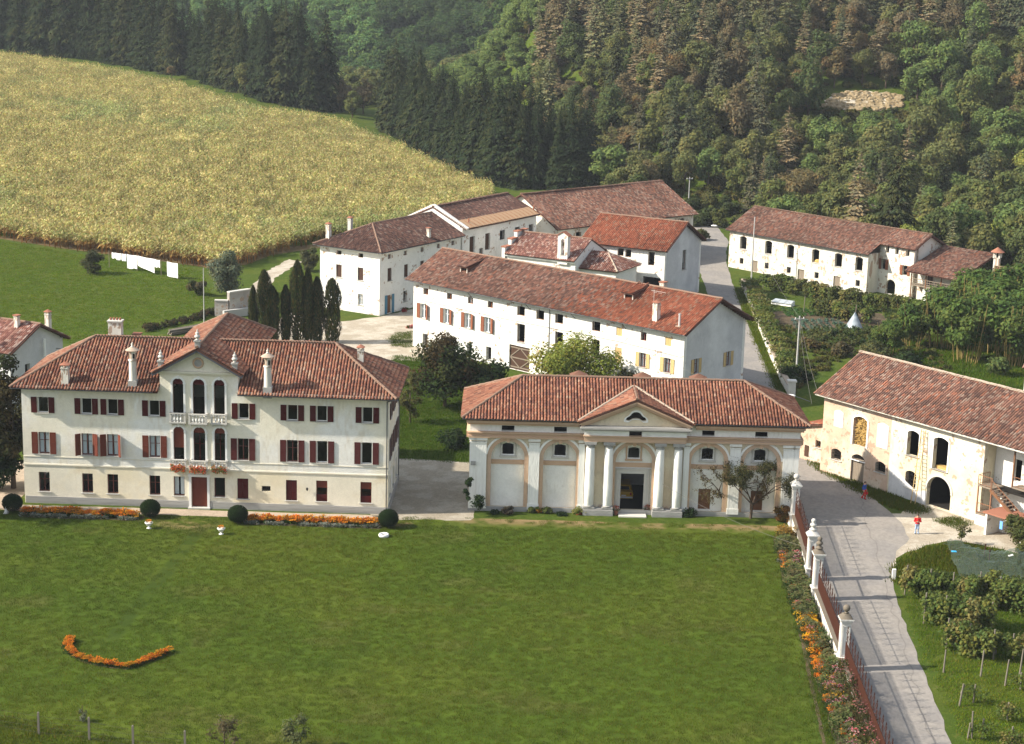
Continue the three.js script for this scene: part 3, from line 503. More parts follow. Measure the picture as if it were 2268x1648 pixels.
  { const f = shape([[cx - 4.5, 8.03], [cx + 4.5, 8.03], [cx, 9.98]]), hpts = new THREE.Path(); const lun = [[-.86, -.30], [-.55, -.34], [-.3, -.2], [0, -.16], [.3, -.2], [.55, -.34], [.86, -.30], [.8, -.08], [.55, .08], [.3, .36], [0, .44], [-.3, .36], [-.55, .08], [-.8, -.08]];
    const sp = new THREE.CatmullRomCurve3(lun.map(([x, y]) => V(x + cx, y + 8.85, 0)), true).getPoints(50); hpts.setFromPoints(sp.map((p) => new THREE.Vector2(p.x, p.y))); f.holes.push(hpts);
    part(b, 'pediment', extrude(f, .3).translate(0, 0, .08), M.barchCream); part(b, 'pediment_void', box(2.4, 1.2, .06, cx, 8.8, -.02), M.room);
    const f2 = shape(sp.map((p) => [cx + (p.x - cx) * 1.22, 8.85 + (p.y - 8.85) * 1.4])); f2.holes.push(hpts); part(b, 'lunette_frame', extrude(f2, .06).translate(0, 0, .382), M.barchWall); }
  for (const q of [-1, 1]) part(b, 'raking_cornice', [beam(V(cx + q * 4.7, 8.07, .55), V(cx - q * .02, 10.07, .55), .5, .2), beam(V(cx + q * 4.85, 8.2, .6), V(cx - q * .02, 10.25, .6), .66, .12), beam(V(cx + q * 4.4, 7.98, .42), V(cx - q * .02, 9.88, .42), .2, .12)], M.barchTan);
  for (const s of [11.25, 17.27]) part(b, 'plinth', [boxUp(2.62, .5, .86, s, 0, .34), boxUp(2.5, .1, .76, s, .5, .3)], M.greyPlinth);
  [10.45, 12.05, 16.47, 18.05].forEach((s) => { const c = new THREE.Group(); c.name = 'column'; c.position.set(s, 0, .24); b.add(c);
    part(c, 'shaft', lathe([[.0, .78], [.42, .78], [.425, 2.4], [.40, 4.2], [.355, 6.1], [0, 6.1]], 24), M.barchWall); part(c, 'base', [boxUp(.98, .14, .9, 0, .6, 0), lathe([[0, .74], [.46, .74], [.48, .8], [.43, .86], [0, .86]], 24)], M.greyPlinth);
    part(c, 'capital', [lathe([[.35, 6.02], [.39, 6.05], [.35, 6.1], [.36, 6.2], [.46, 6.34], [0, 6.34]], 24), boxUp(1.0, .26, .9, 0, 6.34, 0)], M.greyPlinth); });
  part(b, 'door_surround', [box(.46, 3.7, .12, cx - 1.27, 1.9, -.46), box(.46, 3.7, .12, cx + 1.21, 1.9, -.46), box(2.94, .4, .16, cx - .03, 3.76, -.45), box(3.1, .1, .22, cx - .03, 3.98, -.42)], M.stone);
  dr.forEach((q) => { const g = new THREE.Group(); g.name = 'door'; b.add(g); for (let i = 0; i < 5; i++) part(g, 'board', boxUp(.2, 1.8, .05, q.s - .42 + i * .21, .46, -.62), M.wood); });
  part(b, 'base_course', box(L + .1, .42, .1, L / 2, .21, -.001 + .06), M.greyPlinth); part(b, 'threshold', box(2.4, .1, 1.1, cx, .05, .5), M.stone);
  part(b, 'wall_plaque', box(.42, .36, .05, .35, 4.35, .34), M.greyPlinth);
  hip(b, o, 'barch', { sag: .07 }, M.ridge, (x0, x1, z0, a, c) => [[[x0, 8.43, z0], [cx - 4.9, 8.43, z0], [cx, 10.5, z0 - 2.07 / k], [cx + 4.9, 8.43, z0], [x1, 8.43, z0], c, a]]); gutter(b, [-.68, 8.42, .75], [cx - 4.95, 8.42, .75]); gutter(b, [cx + 4.95, 8.42, .75], [L + .68, 8.42, .75]);
  const gr = 10.5, ge = 8.38, gw = 4.95, zb = -3.6;
  for (const q of [-1, 1]) roofPlane(b, q < 0 ? [[cx - gw, ge, zb], [cx - gw, ge, .95], [cx, gr, .95], [cx, gr, zb]] : [[cx + gw, ge, .95], [cx + gw, ge, zb], [cx, gr, zb], [cx, gr, .95]], 'barch', { name: 'gable_roof' });
  ridge(b, [cx, gr + .05, .95], [cx, gr + .05, zb]); for (const q of [-1, 1]) ridge(b, [cx + q * gw, ge + .1, .75], [cx + q * .1, gr + .1, -3.5], M.mortar, .14, 'valley_mortar');
  for (const x of [9.5, 15.2, 20.2]) { const c = new THREE.Group(); c.name = 'roof_vent'; b.add(c); c.position.set(x, 10.4, -6.4); part(c, 'vent_wall', box(.9, .6, .9, 0, .05, 0), M.oldWhite); part(c, 'cap', new THREE.ConeGeometry(1.15, .5, 4, 1).rotateY(Math.PI / 4).toNonIndexed().translate(0, .62, 0), M.ventTile); }
}
// ---------- the long white farmhouse ----------
seed(1003);
{
  const b = building('long_farmhouse', 'long white farmhouse with a half brown half red roof behind the columned wing', [-13.25, -217.55, 42.3], .73), L = 41.24, w = 11.14, o = { L, W: w, hE: 8.26, rise: 3.14, ov: .73, pal: 'old', ro: { pal2: 'red', mixAt: 27, sag: .1 }, mats: { r: M.stained } };
  const aS = [2.1, 6.1, 9.58, 12.79].map((s) => W(s, 6.68, 7.45, .86)), aB = [17.66, 20.63, 23.49, 28.97].map((s) => W(s, 6.5, 7.6, 1.2)), aT = [32.28, 35.7, 39.09].map((s) => W(s, 6.54, 7.5, .82));
  const mB = [1.7, 5.67, 9.21, 12.42].map((s) => W(s, 3.7, 5.5, .95)), hw = [17.75, 23.57, 28.97].map((s) => W(s, 3.42, 5.55, 1.2)), tan = W(32.27, 3.45, 5.2, .96), mT = [35.72, 39.1].map((s) => W(s, 3.6, 5.2, .85));
  const g = [W(2.1, .35, 1.85, .9), W(9.55, .4, 1.96, .85), W(12.73, .45, 2.0, .85)], door = W(5.9, .05, 1.95, 1.3), gate = W(17.6, .02, 2.9, 3.2);
  const rw = [W(2.3, 3.55, 5.15, .8), W(8.15, 3.5, 5.1, .8)];
  shell(b, { ...o, floors: [.06, 3.1, 6.1] }, M.whiteWall, { f: [...aS, ...aB, ...aT, ...mB, ...hw, tan, ...mT, ...g, door, gate], r: rw });
  for (const x of [15.3, 26, 31]) part(b, 'partition', box(.2, 7.6, w - 1, x, 3.9, -w / 2), M.room);
  aS.forEach((q, i) => windowIn(b, 'f', L, w, q, { kind: 'casement', frame: M.brownShutter, curtain: i === 2, sill: null })); aB.forEach((q) => windowIn(b, 'f', L, w, q, { kind: 'frame', frame: M.wood, sill: null, name: 'loft_opening' }));
  aT.forEach((q, i) => windowIn(b, 'f', L, w, q, i === 1 ? { kind: 'casement', sill: null } : { kind: 'closed', frame: M.tanShutter, sill: null }));
  mB.forEach((q, i) => windowIn(b, 'f', L, w, q, { shutters: M.brownShutter, frame: M.white, angle: i === 0 ? [0, .5] : [0, .35], curtain: true }));
  hw.forEach((q) => windowIn(b, 'f', L, w, q, { kind: 'frame', frame: M.wood, name: 'hay_door' })); windowIn(b, 'f', L, w, tan, { kind: 'closed', frame: M.tanShutter });
  mT.forEach((q) => windowIn(b, 'f', L, w, q, { shutters: M.tanShutter, curtain: true })); g.forEach((q) => windowIn(b, 'f', L, w, q, { kind: 'bars' }));
  rw.forEach((q) => windowIn(b, 'r', L, w, q, { shutters: M.tanShutter, curtain: true }));
  { const d = new THREE.Group(); d.name = 'gate'; b.add(d); for (let i = 0; i < 12; i++) part(d, 'board', boxUp(.255, 2.82, .05, 17.6 - 1.47 + i * .267, .04, -.2 + rr(-.006, .006)), M.darkWood);
    for (const e of [-1, 1]) { part(d, 'brace', [box(1.5, .13, .05, 17.6 + e * .78, 2.6, -.13), box(1.5, .13, .05, 17.6 + e * .78, 1.4, -.13), box(1.5, .13, .05, 17.6 + e * .78, .3, -.13), beam(V(17.6 + e * .1, .36, -.13), V(17.6 + e * 1.5, 1.36, -.13), .04, .11), beam(V(17.6 + e * 1.5, 1.46, -.13), V(17.6 + e * .1, 2.54, -.13), .04, .11)], M.greyWood); } }
  { const d = new THREE.Group(); d.name = 'door'; b.add(d); for (let i = 0; i < 6; i++) part(d, 'board', boxUp(.2, 1.85, .05, 5.9 - .53 + i * .212, .06, -.25), M.darkWood); part(d, 'canopy', [box(2.5, .08, 1.5, 5.9, 2.25, .75), box(2.5, .1, .06, 5.9, 2.2, 1.48)], M.stone); part(d, 'canopy_bracket', [bar(V(4.8, 1.5, 0), V(4.8, 2.2, 1.2), .03), bar(V(7, 1.5, 0), V(7, 2.2, 1.2), .03)], M.iron); }
  for (const [x, z, pal, len, wd] of [[6.3, -2.2, 'old', 3.0, 1.2], [31.1, -2.9, 'red', 2.7, 1.3]]) { // shed dormers
    const y = 8.26 + slopeOf(o) * (.73 - z), d = new THREE.Group(); d.name = 'dormer'; b.add(d);
    part(d, 'dormer_front', [box(.12, .9, .14, x - wd / 2 + .06, y + .25, z), box(.12, .9, .14, x + wd / 2 - .06, y + .25, z), box(wd, .1, .14, x, y + .68, z)], M.oldWhite); part(d, 'dormer_back', box(wd - .25, .7, .06, x, y + .3, z - .3), M.room);
    for (const e of [-1, 1]) part(d, 'dormer_cheek', extrude(shape([[0, -.4], [0, .74], [len, .36 + slopeOf(o) * len]]), .1).rotateY(Math.PI / 2).translate(x + e * (wd / 2 - .05) - .05, y, z), M.ventTile);
    roofPlane(b, [[x - wd / 2 - .2, y + .78, z + .35], [x + wd / 2 + .2, y + .78, z + .35], [x + wd / 2 + .2, y + .78 + .22 * len, z - len], [x - wd / 2 - .2, y + .78 + .22 * len, z - len]], pal, { name: 'dormer_roof' }); }
  chimney(b, 36.87, 8.7, -.57, .62, 1.9, M.oldWhite); part(b, 'flue_pipe', [cyl(.11, .11, 1.6, 8, 40.2, 8.6, -.35), cyl(.15, .15, .1, 8, 40.2, 10.1, -.35)], plain(.5, .5, .5, .5)); part(b, 'flue_base', box(.6, .1, .6, 40.2, 8.85, -.35), M.mortar);
  chimney(b, 33.0, 10.6, -6.6, .6, 1.1, M.oldWhite, { cap: 'slab' });
  part(b, 'aerial', [cyl(.02, .02, 1.4, 5, 34.4, 10.2, -3.2), box(2.0, .03, .03, 35.0, 11.5, -3.2), box(.6, .02, .02, 34.5, 11.35, -3.2), box(.5, .02, .02, 35.2, 11.35, -3.2)], plain(.5, .48, .45, .5));
  for (let i = 0; i < 15; i++) for (const e of [0]) part(b, 'rafter_end', box(.14, .16, .8, L + .35, 8.3 + slopeOf(o) * (.73 + i * .4 * .9) - .26, -(i * .4 * .9)).translate(0, 0, 0), M.darkWood);
  for (let i = 0; i < 14; i++) part(b, 'purlin_end', box(.75, .14, .14, L + .36, 8.26 + slopeOf(o) * (.73 + (i + .3) * .42) - .3, -w + (i + .3) * .42), M.darkWood);
  gutter(b, [-.73, 8.22, .8], [L + .5, 8.22, .8]); part(b, 'cable', [bar(V(.3, 5.9, .04), V(14, 5.75, .04), .018, 4), bar(V(14, 5.75, .04), V(32, 5.9, .04), .018, 4), bar(V(32, 5.9, .04), V(41, 5.6, .04), .018, 4)], M.iron);
  part(b, 'downpipe', [cyl(.045, .045, 7.8, 6, 22.1, .2, .08)], M.gutter); part(b, 'eave_bracket', [9.8, 19, 25.8, 33.2].map((s) => bar(V(s, 7.5, .02), V(s, 8.1, .7), .035)), M.iron);
}
// ---------- the corner house and the barn range behind it ----------
seed(1004);
{
  const b = building('corner_house', 'square white three storey house with a hipped brown roof beside the cornfield', [-17.46, -234.31, -57.9], .7), L = 18.9, w = 9.9, o = { L, W: w, hE: 8.55, rise: 2.69, ov: .7 }, k = slopeOf(o), top = 8.55 + k * .7 - .17;
  const F = [2.15, 5.76, 9.64, 13.47, 17.0].map((s) => W(s, 7.36, 7.98, .75)), FM = [2.22, 5.95, 9.68].map((s) => W(s, 4.4, 6.12, .95)), door = W(2.18, .05, 2.5, .95), Fg = [W(5.82, 1.08, 2.54, .9)];
  const Lw = [3.15, 6.74].flatMap((s) => [W(s, 7.42, 8, .84), W(s, 4.4, 6.1, .95), W(s, 1.1, 2.55, .85)]);
  wall(b, 'f', L, w, top, M.whiteWall, [...F, ...FM, door, ...Fg]); wall(b, 'l', L, w, top, M.whiteWall, Lw); wall(b, 'b', L, w, top, M.whiteWall); floors(b, L, w, [.06, 3.4, 6.6]);
  F.forEach((q) => windowIn(b, 'f', L, w, q, { kind: 'pane', frame: M.brownShutter, sill: null })); FM.forEach((q) => windowIn(b, 'f', L, w, q, { kind: 'boards', frame: M.darkWood, back: .16 })); Fg.forEach((q) => windowIn(b, 'f', L, w, q, { kind: 'bars' }));
  Lw.forEach((q, i) => windowIn(b, 'l', L, w, q, i % 3 === 0 ? { kind: 'pane', sill: null, frame: M.brownShutter } : i % 3 === 1 ? { kind: 'boards', frame: M.darkWood, back: .16 } : { kind: 'casement', curtain: true, frame: M.white }));
  { const d = new THREE.Group(); d.name = 'door'; b.add(d); part(d, 'door_leaf', box(.92, 2.4, .06, 2.18, 1.27, -.2), M.wood); for (const e of [-1, 1]) part(d, 'blue_shutter', box(.5, 2.5, .05, 2.18 + e * .78, 1.3, .06), plain(.05, .16, .24, .7), 'open blue door shutter'); }
  const q = w / 2, ry = 11.24, a = [q, ry, -q], x0 = -.7, z0 = .7, z1 = -w - .7;
  roofPlane(b, [[x0, 8.55, z0], [L, 8.55, z0], [L, ry, -q], a], 'dark'); roofPlane(b, [[L, 8.55, z1], [x0, 8.55, z1], a, [L, ry, -q]], 'dark'); roofPlane(b, [[x0, 8.55, z1], [x0, 8.55, z0], a], 'dark');
  ridge(b, a, [L, ry + .05, -q]); ridge(b, [x0, 8.6, z0], a); ridge(b, [x0, 8.6, z1], a); gutter(b, [x0, 8.5, z0 + .06], [L, 8.5, z0 + .06]); gutter(b, [x0 - .06, 8.5, z1], [x0 - .06, 8.5, z0]);
  chimney(b, .9, 9.0, -9.2, .55, 1.9, M.oldWhite); chimney(b, 4.6, 9.4, -8.4, .5, 2.0, M.stone); chimney(b, 11.5, 8.9, -.3, .42, 1.3, M.oldWhite, { cap: 'slab' });
  part(b, 'eave_soffit', [box(L, .05, .6, L / 2, 8.36, .32), box(.6, .05, w, -.32, 8.36, -w / 2)], M.white);
}
seed(1005);
{
  const b = building('barn_range', 'white range with tall loft doors and a rusty strip along its eave', [-17.46 + 19.3 * .5314, -234.31 - 19.3 * .8471, -57.9], .7), L = 19.6, w = 10.2;
  const d = [2.5, 6.5].map((s) => W(s, 5.6, 8.0, 1.3)), q = [W(10.4, 6.6, 8.0, 1.4), W(14.4, 7.1, 8.0, 1.3), W(18.2, 6.75, 7.95, 1.3)], sm0 = W(4.9, 5.1, 6.05, .95);
  shell(b, { L, W: w, hE: 9.35, rise: 2.6, ov: .7, og: .05, pal: 'dark', floors: [.06, 4.6] }, M.whiteWall, { f: [...d, ...q, sm0] });
  [...d, ...q].forEach((x, i) => windowIn(b, 'f', L, w, x, { kind: i < 2 ? 'boards' : 'frame', frame: M.darkWood, sill: null, name: i < 2 ? 'loft_door' : 'window' })); windowIn(b, 'f', L, w, sm0, { kind: 'frame', frame: M.wood, sill: null });
  const k = 2.6 / 5.8; for (const e of [.25]) part(b, 'parapet', [beam(V(e, 9.35, .75), V(e, 12.15, -w / 2), .45, .42), beam(V(e, 9.35, -w - .7), V(e, 12.15, -w / 2), .45, .42)], M.whiteWall);
  const rust = std({ map: tex(256, (u, v) => mul3(mix3([.36, .16, .075], [.46, .30, .18], sm(.35, .65, gravelA(u * 2, v))), .8 + .3 * gravelB(u, v)), { rep: 5 }), roughness: .8 });
  for (let i = 0; i < 17; i++) part(b, 'roof_sheet', new THREE.BoxGeometry(1.06, .03, 2.1).rotateX(Math.atan(k)).translate(1.3 + i * 1.08, 9.35 + .57 + rr(0, .02), -.15 + rr(-.05, .05)), rust);
  part(b, 'flue_pipe', [cyl(.12, .1, 1.0, 8, 2.1, 9.6, -.4), cyl(.14, .12, .9, 8, 19.4, 9.7, -.4)], M.terracotta);
}
seed(1006);
{
  const b = building('rear_barn', 'big brown roofed barn farthest back among the farm buildings, against the spruces', [6.19, -268.51, -42.3], .6), L = 29.9, w = 15.4;
  const f = [W(4.4, 5.5, 6.2, 1.1), W(27.3, 5.7, 6.5, .95, .2)]; shell(b, { L, W: w, hE: 7.0, rise: 4.35, ov: .6, pal: 'old', ro: { sag: .22 }, floors: [.06, 5] }, M.oldWhite, { f });
  f.forEach((q) => windowIn(b, 'f', L, w, q, { kind: 'frame', frame: M.wood, sill: null }));
}
// ---------- the chapel ----------
seed(1007);
{
  const b = building('chapel', 'small white chapel with a stepped front, pale red roof and a single arched bell gable', [-1.85, -248.55, 28], .5, 'chapel'), L = 10.6, w = 9.6, o = { L, W: w, hE: 6.6, rise: 2.36, ov: .5, og: .05, pal: 'pale' };
  shell(b, o, M.whiteWall); part(b, 'eaves_cornice', [box(L, .2, .3, L / 2, 6.35, .15), box(L, .12, .42, L / 2, 6.52, .2)], M.white);
  const st = new THREE.Group(); st.name = 'stepped_front'; b.add(st); // shaped front wall rising above the roof in steps
  [[.2, 7.4], [-1.6, 8.3], [-3.3, 9.15], [-w + 3.3, 9.15], [-w + 1.6, 8.3], [-w - .2, 7.4]].forEach(([z, y], i) => { if (i < 3) { part(st, 'step', boxUp(.5, y - .0, 1.9, -.4, 0, z - .9), M.whiteWall); part(st, 'step_coping', boxUp(.8, .14, 2.0, -.4, y, z - .9), M.terracotta); } else { part(st, 'step', boxUp(.5, y, 1.9, -.4, 0, z + .9), M.whiteWall); part(st, 'step_coping', boxUp(.8, .14, 2.0, -.4, y, z + .9), M.terracotta); } });
  const bg = new THREE.Group(); bg.name = 'bell_gable'; bg.position.set(8.75, 0, .12); b.add(bg);
  { const f = shape([[-.75, 6.0], [.75, 6.0], [.75, 9.9], [0, 10.35], [-.75, 9.9]]); f.holes.push(openPath(W(0, 7.3, 9.45, .55, .27))); part(bg, 'wall', extrude(f, .8).translate(0, 0, -.6), M.whiteWall);
    for (const e of [-1, 1]) part(bg, 'cap', beam(V(e * .95, 9.88, -.2), V(0, 10.45, -.2), 1.05, .08), M.terracotta); part(bg, 'bell', lathe([[0, .5], [.1, .48], [.13, .2], [.2, .05], [.22, 0], [.18, 0]], 12).translate(0, 8.5, -.2), plain(.12, .09, .04, .4, { metalness: .8 })); part(bg, 'sill', box(.8, .08, .9, 0, 7.26, -.18), M.stone); }
  // choir: lower, hipped
  const x0 = L, x1 = 16.0, z0 = -1.5, z1 = -8.3, e = 5.5, pk = [13.2, 7.3, -4.9];
  part(b, 'choir_wall', [box(x1 - x0, 5.4, .4, (x0 + x1) / 2, 2.7, z0 - .2), box(x1 - x0, 5.4, .4, (x0 + x1) / 2, 2.7, z1 + .2), box(.4, 5.4, z0 - z1 - .8, x1 - .2, 2.7, (z0 + z1) / 2)], M.whiteWall);
  roofPlane(b, [[x0, e, z0 + .45], [x1 + .45, e, z0 + .45], pk, [x0, 7.3, -4.9]], 'pale', { name: 'choir_roof' }); roofPlane(b, [[x1 + .45, e, z0 + .45], [x1 + .45, e, z1 - .45], pk], 'pale', { name: 'choir_roof' }); roofPlane(b, [[x1 + .45, e, z1 - .45], [x0, e, z1 - .45], [x0, 7.3, -4.9], pk], 'pale', { name: 'choir_roof' });
  ridge(b, [x1 + .45, e + .06, z0 + .45], pk, M.mortar); ridge(b, [x1 + .45, e + .06, z1 - .45], pk, M.mortar);
}
seed(1008);
{
  const b = building('red_roofed_barn', 'white barn with a new bright red tiled roof standing at the road behind the chapel', [8.87, -254.61, 30], .6), L = 12.7, w = 11.9;
  const f = [W(5.82, 6.1, 7.15, .95), W(7.03, 6.05, 7.15, .92), W(10.61, 5.28, 7.15, .97), W(10.8, 2.2, 3.65, 2.7)], r = [W(6.4, 4.05, 6.85, 1.2)];
  shell(b, { L, W: w, hE: 7.55, rise: 3.29, ov: .6, pal: 'red', floors: [.06, 4] , mats: { r: M.stained } }, M.whiteWall, { f, r });
  f.forEach((q) => windowIn(b, 'f', L, w, q, { kind: 'frame', frame: M.wood, sill: null })); windowIn(b, 'r', L, w, r[0], { kind: 'frame', frame: M.wood, sill: M.stone });
  for (let i = 0; i < 12; i++) part(b, 'purlin_end', box(.5, .13, .13, L + .3, 7.55 + (3.29 / 6.55) * (.6 + i * .46) - .3, -w + i * .46), M.darkWood);
}
// ---------- the stone stable across the road ----------
seed(1009);
{
  const b = building('stone_stable', 'long whitewashed stone stable with six open loft arches across the road', [32.62, -281.06, 48.5], .5), L = 26.9, w = 11.7, o = { L, W: w, hE: 5.85, rise: 3.16, ov: .5, pal: 'old', ro: { sag: .18 } };
  const lo = [2.84, 7.98, 12.35, 17.2, 21.5, 25.3].map((s) => W(s, 3.18, 5.2, 1.35, .2)), sm0 = [2.68, 7.82, 12.21, 17.61, 25.3].map((s) => W(s, .85, 1.78, .8)), d = [5.36, 14.6, 21.43].map((s) => W(s, .03, 1.75, 1.25));
  const k = slopeOf(o), top = 5.85 + k * .5 - .17, x1 = 33.0, z2 = -2.65;
  wall(b, 'f', L, w, top, M.oldWhite, [...lo, ...sm0, ...d]); wall(b, 'l', L, w, top, M.oldWhite, [], { pts: [[.45, 0], [w - .45, 0], [w - .45, top + .2], [w / 2, 8.84], [.45, top + .2]] }); wall(b, 'b', L, w, top, M.oldWhite);
  // set-back end with three small top windows
  const t2 = 5.85 + k * (.5 - z2) - .17, wf = new THREE.Group(); wf.name = 'set_back_end'; wf.position.set(L, 0, z2); b.add(wf);
  const up = [1.3, 3.0, 4.9].map((s) => W(s, t2 - 1.25, t2 - .25, .62)), mid = [W(.9, 3.5, 5.0, 1.0), W(4.6, 3.2, 4.6, .9)], ar = W(2.3, .03, 2.2, 1.7, .8);
  { const sh = shape([[0, 0], [x1 - L, 0], [x1 - L, t2], [0, t2]]); for (const q of [...up, ...mid, ar]) sh.holes.push(openPath(q)); part(wf, 'wall', extrude(sh, .45).translate(0, 0, -.45), M.oldWhite); }
  part(wf, 'side_wall', box(.45, top - .1, -z2 - .46, -.23, (top - .1) / 2, -z2 / 2 - .24), M.oldWhite);
  for (const g of [box(.45, 1.5, .05, .2, 4.25, .05), box(.5, 1.5, .05, 1.4, 4.25, .05), box(.45, 1.4, .05, 4.0, 3.9, .05), box(.45, 1.4, .05, 5.3, 3.9, .05)]) part(wf, 'shutter', g, M.brownShutter);
  part(b, 'gable_wall', extrude(shape([[.9, 0], [w + z2 - .02, 0], [w + z2 - .02, top + .2], [w / 2 + z2, 8.84], [.9, t2 + .3]]), .45).translate(0, 0, -.45).applyMatrix4(new THREE.Matrix4().makeRotationY(Math.PI / 2).setPosition(x1, 0, z2)), M.oldWhite);
  floors(b, L, w, [.06, 2.6]);
  roofPlane(b, [[-.5, 5.85, .5], [L + .3, 5.85, .5], [L + .3, 9.01, -w / 2], [-.5, 9.01, -w / 2]], 'old', { sag: .16 }); roofPlane(b, [[L + .3, 5.85 + k * (-z2), z2 + .5], [x1 + .5, 5.85 + k * (-z2), z2 + .5], [x1 + .5, 9.01, -w / 2], [L + .3, 9.01, -w / 2]], 'old', { sag: .1 });
  roofPlane(b, [[x1 + .5, 5.85, -w - .5], [-.5, 5.85, -w - .5], [-.5, 9.01, -w / 2], [x1 + .5, 9.01, -w / 2]], 'old', { sag: .1 }); ridge(b, [-.5, 9.06, -w / 2], [x1 + .5, 9.06, -w / 2], M.ridge, .17);
  lo.forEach((q) => windowIn(b, 'f', L, w, q, { kind: 'none', sill: M.stone, name: 'loft_arch' })); sm0.forEach((q) => windowIn(b, 'f', L, w, q, { kind: 'bars', sill: null })); d.forEach((q) => windowIn(b, 'f', L, w, q, { kind: 'boards', frame: M.greyWood, sill: null, name: 'stable_door', back: .2 }));
  part(b, 'hay_heap', new THREE.SphereGeometry(.5, 10, 8).scale(1.1, .7, .7).translate(17.2, 3.3, -.6), M.hay); gutter(b, [-.5, 5.82, .56], [L + .3, 5.82, .56], .06);
}
// ---------- the hay barn on the right ----------
seed(1010);
{
  const b = building('hay_barn', 'long yellow washed hay barn with an arched gateway and outside stairs at right', [28.61, -167.26, 52.3], .7), L = 31, w = 10.6, o = { L, W: w, hE: 7.58, rise: 3.28, ov: .7, pal: 'old', ro: { sag: .16 } };
  const k = slopeOf(o), top = 7.58 + k * .7 - .17;
  const hay = W(4.66, 3.55, 6.36, 1.7, .3), w1 = W(10.97, 4.1, 6.45, 1.35, .22), w2 = W(14.14, 3.55, 6.55, 1.65, .25), g = [W(1.92, 1.55, 2.62, 1.25, .22), W(7.37, 1.66, 2.68, 1.22, .22), W(10.99, 1.1, 2.7, 1.25, .22)], door = W(4.63, .05, 2.05, 1.6), fan = W(4.66, 2.16, 2.72, 1.6, .35), arch = W(14.27, .02, 2.95, 2.7, 1.35);
  const split = 8.35, e1 = 18.85;
  wall(b, 'f', L, w, top, M.pinkWall, [hay, g[0], g[1], door, fan], { s1: split }); wall(b, 'f', L, w, top, M.yellowWall, [w1, w2, g[2], arch], { s0: split, s1: e1, proud: .004 });
  wall(b, 'f', L, w, top, M.whiteWall, [W(21.2, 4.0, 6.0, .9), W(24.2, 5.4, 6.6, 2.0), W(20.6, .1, 2.1, 1.0), W(24, .1, 2.2, 1.1)], { s0: e1, proud: -1.6 }); part(b, 'return_wall', box(.4, top - .1, 1.58, e1 - .21, top / 2, -.8 - .46), M.yellowWall);
  for (const s of ['l', 'r']) wall(b, s, L, w, top, M.pinkWall, [], { pts: [[.45, 0], [w - .45, 0], [w - .45, top + .2], [w / 2, 10.68], [.45, top + .2]] }); wall(b, 'b', L, w, top, M.oldWhite);
  roofPlane(b, [[-.7, 7.58, .7], [L + .7, 7.58, .7], [L + .7, 10.86, -w / 2], [-.7, 10.86, -w / 2]], 'old', { sag: .16 }); roofPlane(b, [[L + .7, 7.58, -w - .7], [-.7, 7.58, -w - .7], [-.7, 10.86, -w / 2], [L + .7, 10.86, -w / 2]], 'old'); ridge(b, [-.7, 10.92, -w / 2], [L + .7, 10.92, -w / 2], M.mortar, .17);
  floors(b, L, w, [.03]); part(b, 'floor', [box(12, .16, w - .9, 6.5, 3.3, -w / 2), box(17, .16, w - .9, 23, 3.3, -w / 2)], M.room); part(b, 'partition', [box(.2, 7, w - 1, 12.2, 3.6, -w / 2), box(.2, 7, w - 1, 16.5, 3.6, -w / 2)], M.room);
  part(b, 'hay_stack', (() => { seed(5); const q = []; for (let i = 0; i < 260; i++) q.push(box(rr(.25, .7), rr(.02, .05), rr(.02, .05), 0, 0, 0).rotateZ(rr(-.7, .7)).rotateY(rr(-.9, .9)).translate(4.66 + rr(-.75, .75), rr(3.5, 6.15), -.3 + rr(-.12, .15))); q.push(box(1.68, 2.6, .5, 4.66, 4.85, -.62)); return merge(q); })(), M.hay);
  for (const q of [w1, w2, hay]) windowIn(b, 'f', L, w, q, { kind: 'none', sill: q === hay ? null : M.greyWood, surround: M.white, name: 'loft_opening' }); part(b, 'hay_heap', box(1.5, .3, .6, 14.14, 3.66, -.7), M.hay);
  g.forEach((q) => windowIn(b, 'f', L, w, q, { kind: 'bars', sill: M.stone })); windowIn(b, 'f', L, w, fan, { kind: 'bars', sill: M.white, name: 'fanlight' }); windowIn(b, 'f', L, w, door, { kind: 'boards', frame: M.greyWood, sill: null, back: .22, name: 'door' });
  for (const [s, wd, y0, y1] of [[1.95, 1.15, 4.75, 6.4], [7.39, 1.35, 4.0, 6.36], [17.44, 1.0, 5.8, 6.65]]) windowIn(b, 'f', L, w, W(s, y0, y1, wd, .2), { kind: 'none', sill: null, name: 'blocked_opening' }), part(b, 'blocked_opening_panel', extrude(new THREE.Shape(openPath(W(s, y0, y1, wd, .2)).getPoints(8)), .03), M.stained);
  part(b, 'gateway_ring', (() => { const f = new THREE.Shape(); f.absarc(14.27, 1.6, 1.55, 0, Math.PI, false); f.absarc(14.27, 1.6, 1.355, Math.PI, 0, true); return extrude(f, .07, { curveSegments: 24 }).translate(0, 0, .006); })(), M.stone);
  for (const [s, wd] of [[8.5, 4.6]]) part(b, 'rendered_plinth', extrude(shape([[s, 0], [12.9, 0], [12.9, 1.3], [11.8, 1.0], [10.5, 1.6], [9.6, 2.3], [s, 2.9]]), .02).translate(0, 0, .006), M.stained);
  part(b, 'eave_fascia', box(L + 1.2, .16, .05, L / 2, 7.5, .66), M.oldWhite);
  // outside stairs, landings and railings at the far end
  const st = new THREE.Group(); st.name = 'outside_stairs'; st.position.set(e1, 0, .1); b.add(st); const rustRed = plain(.24, .12, .07);
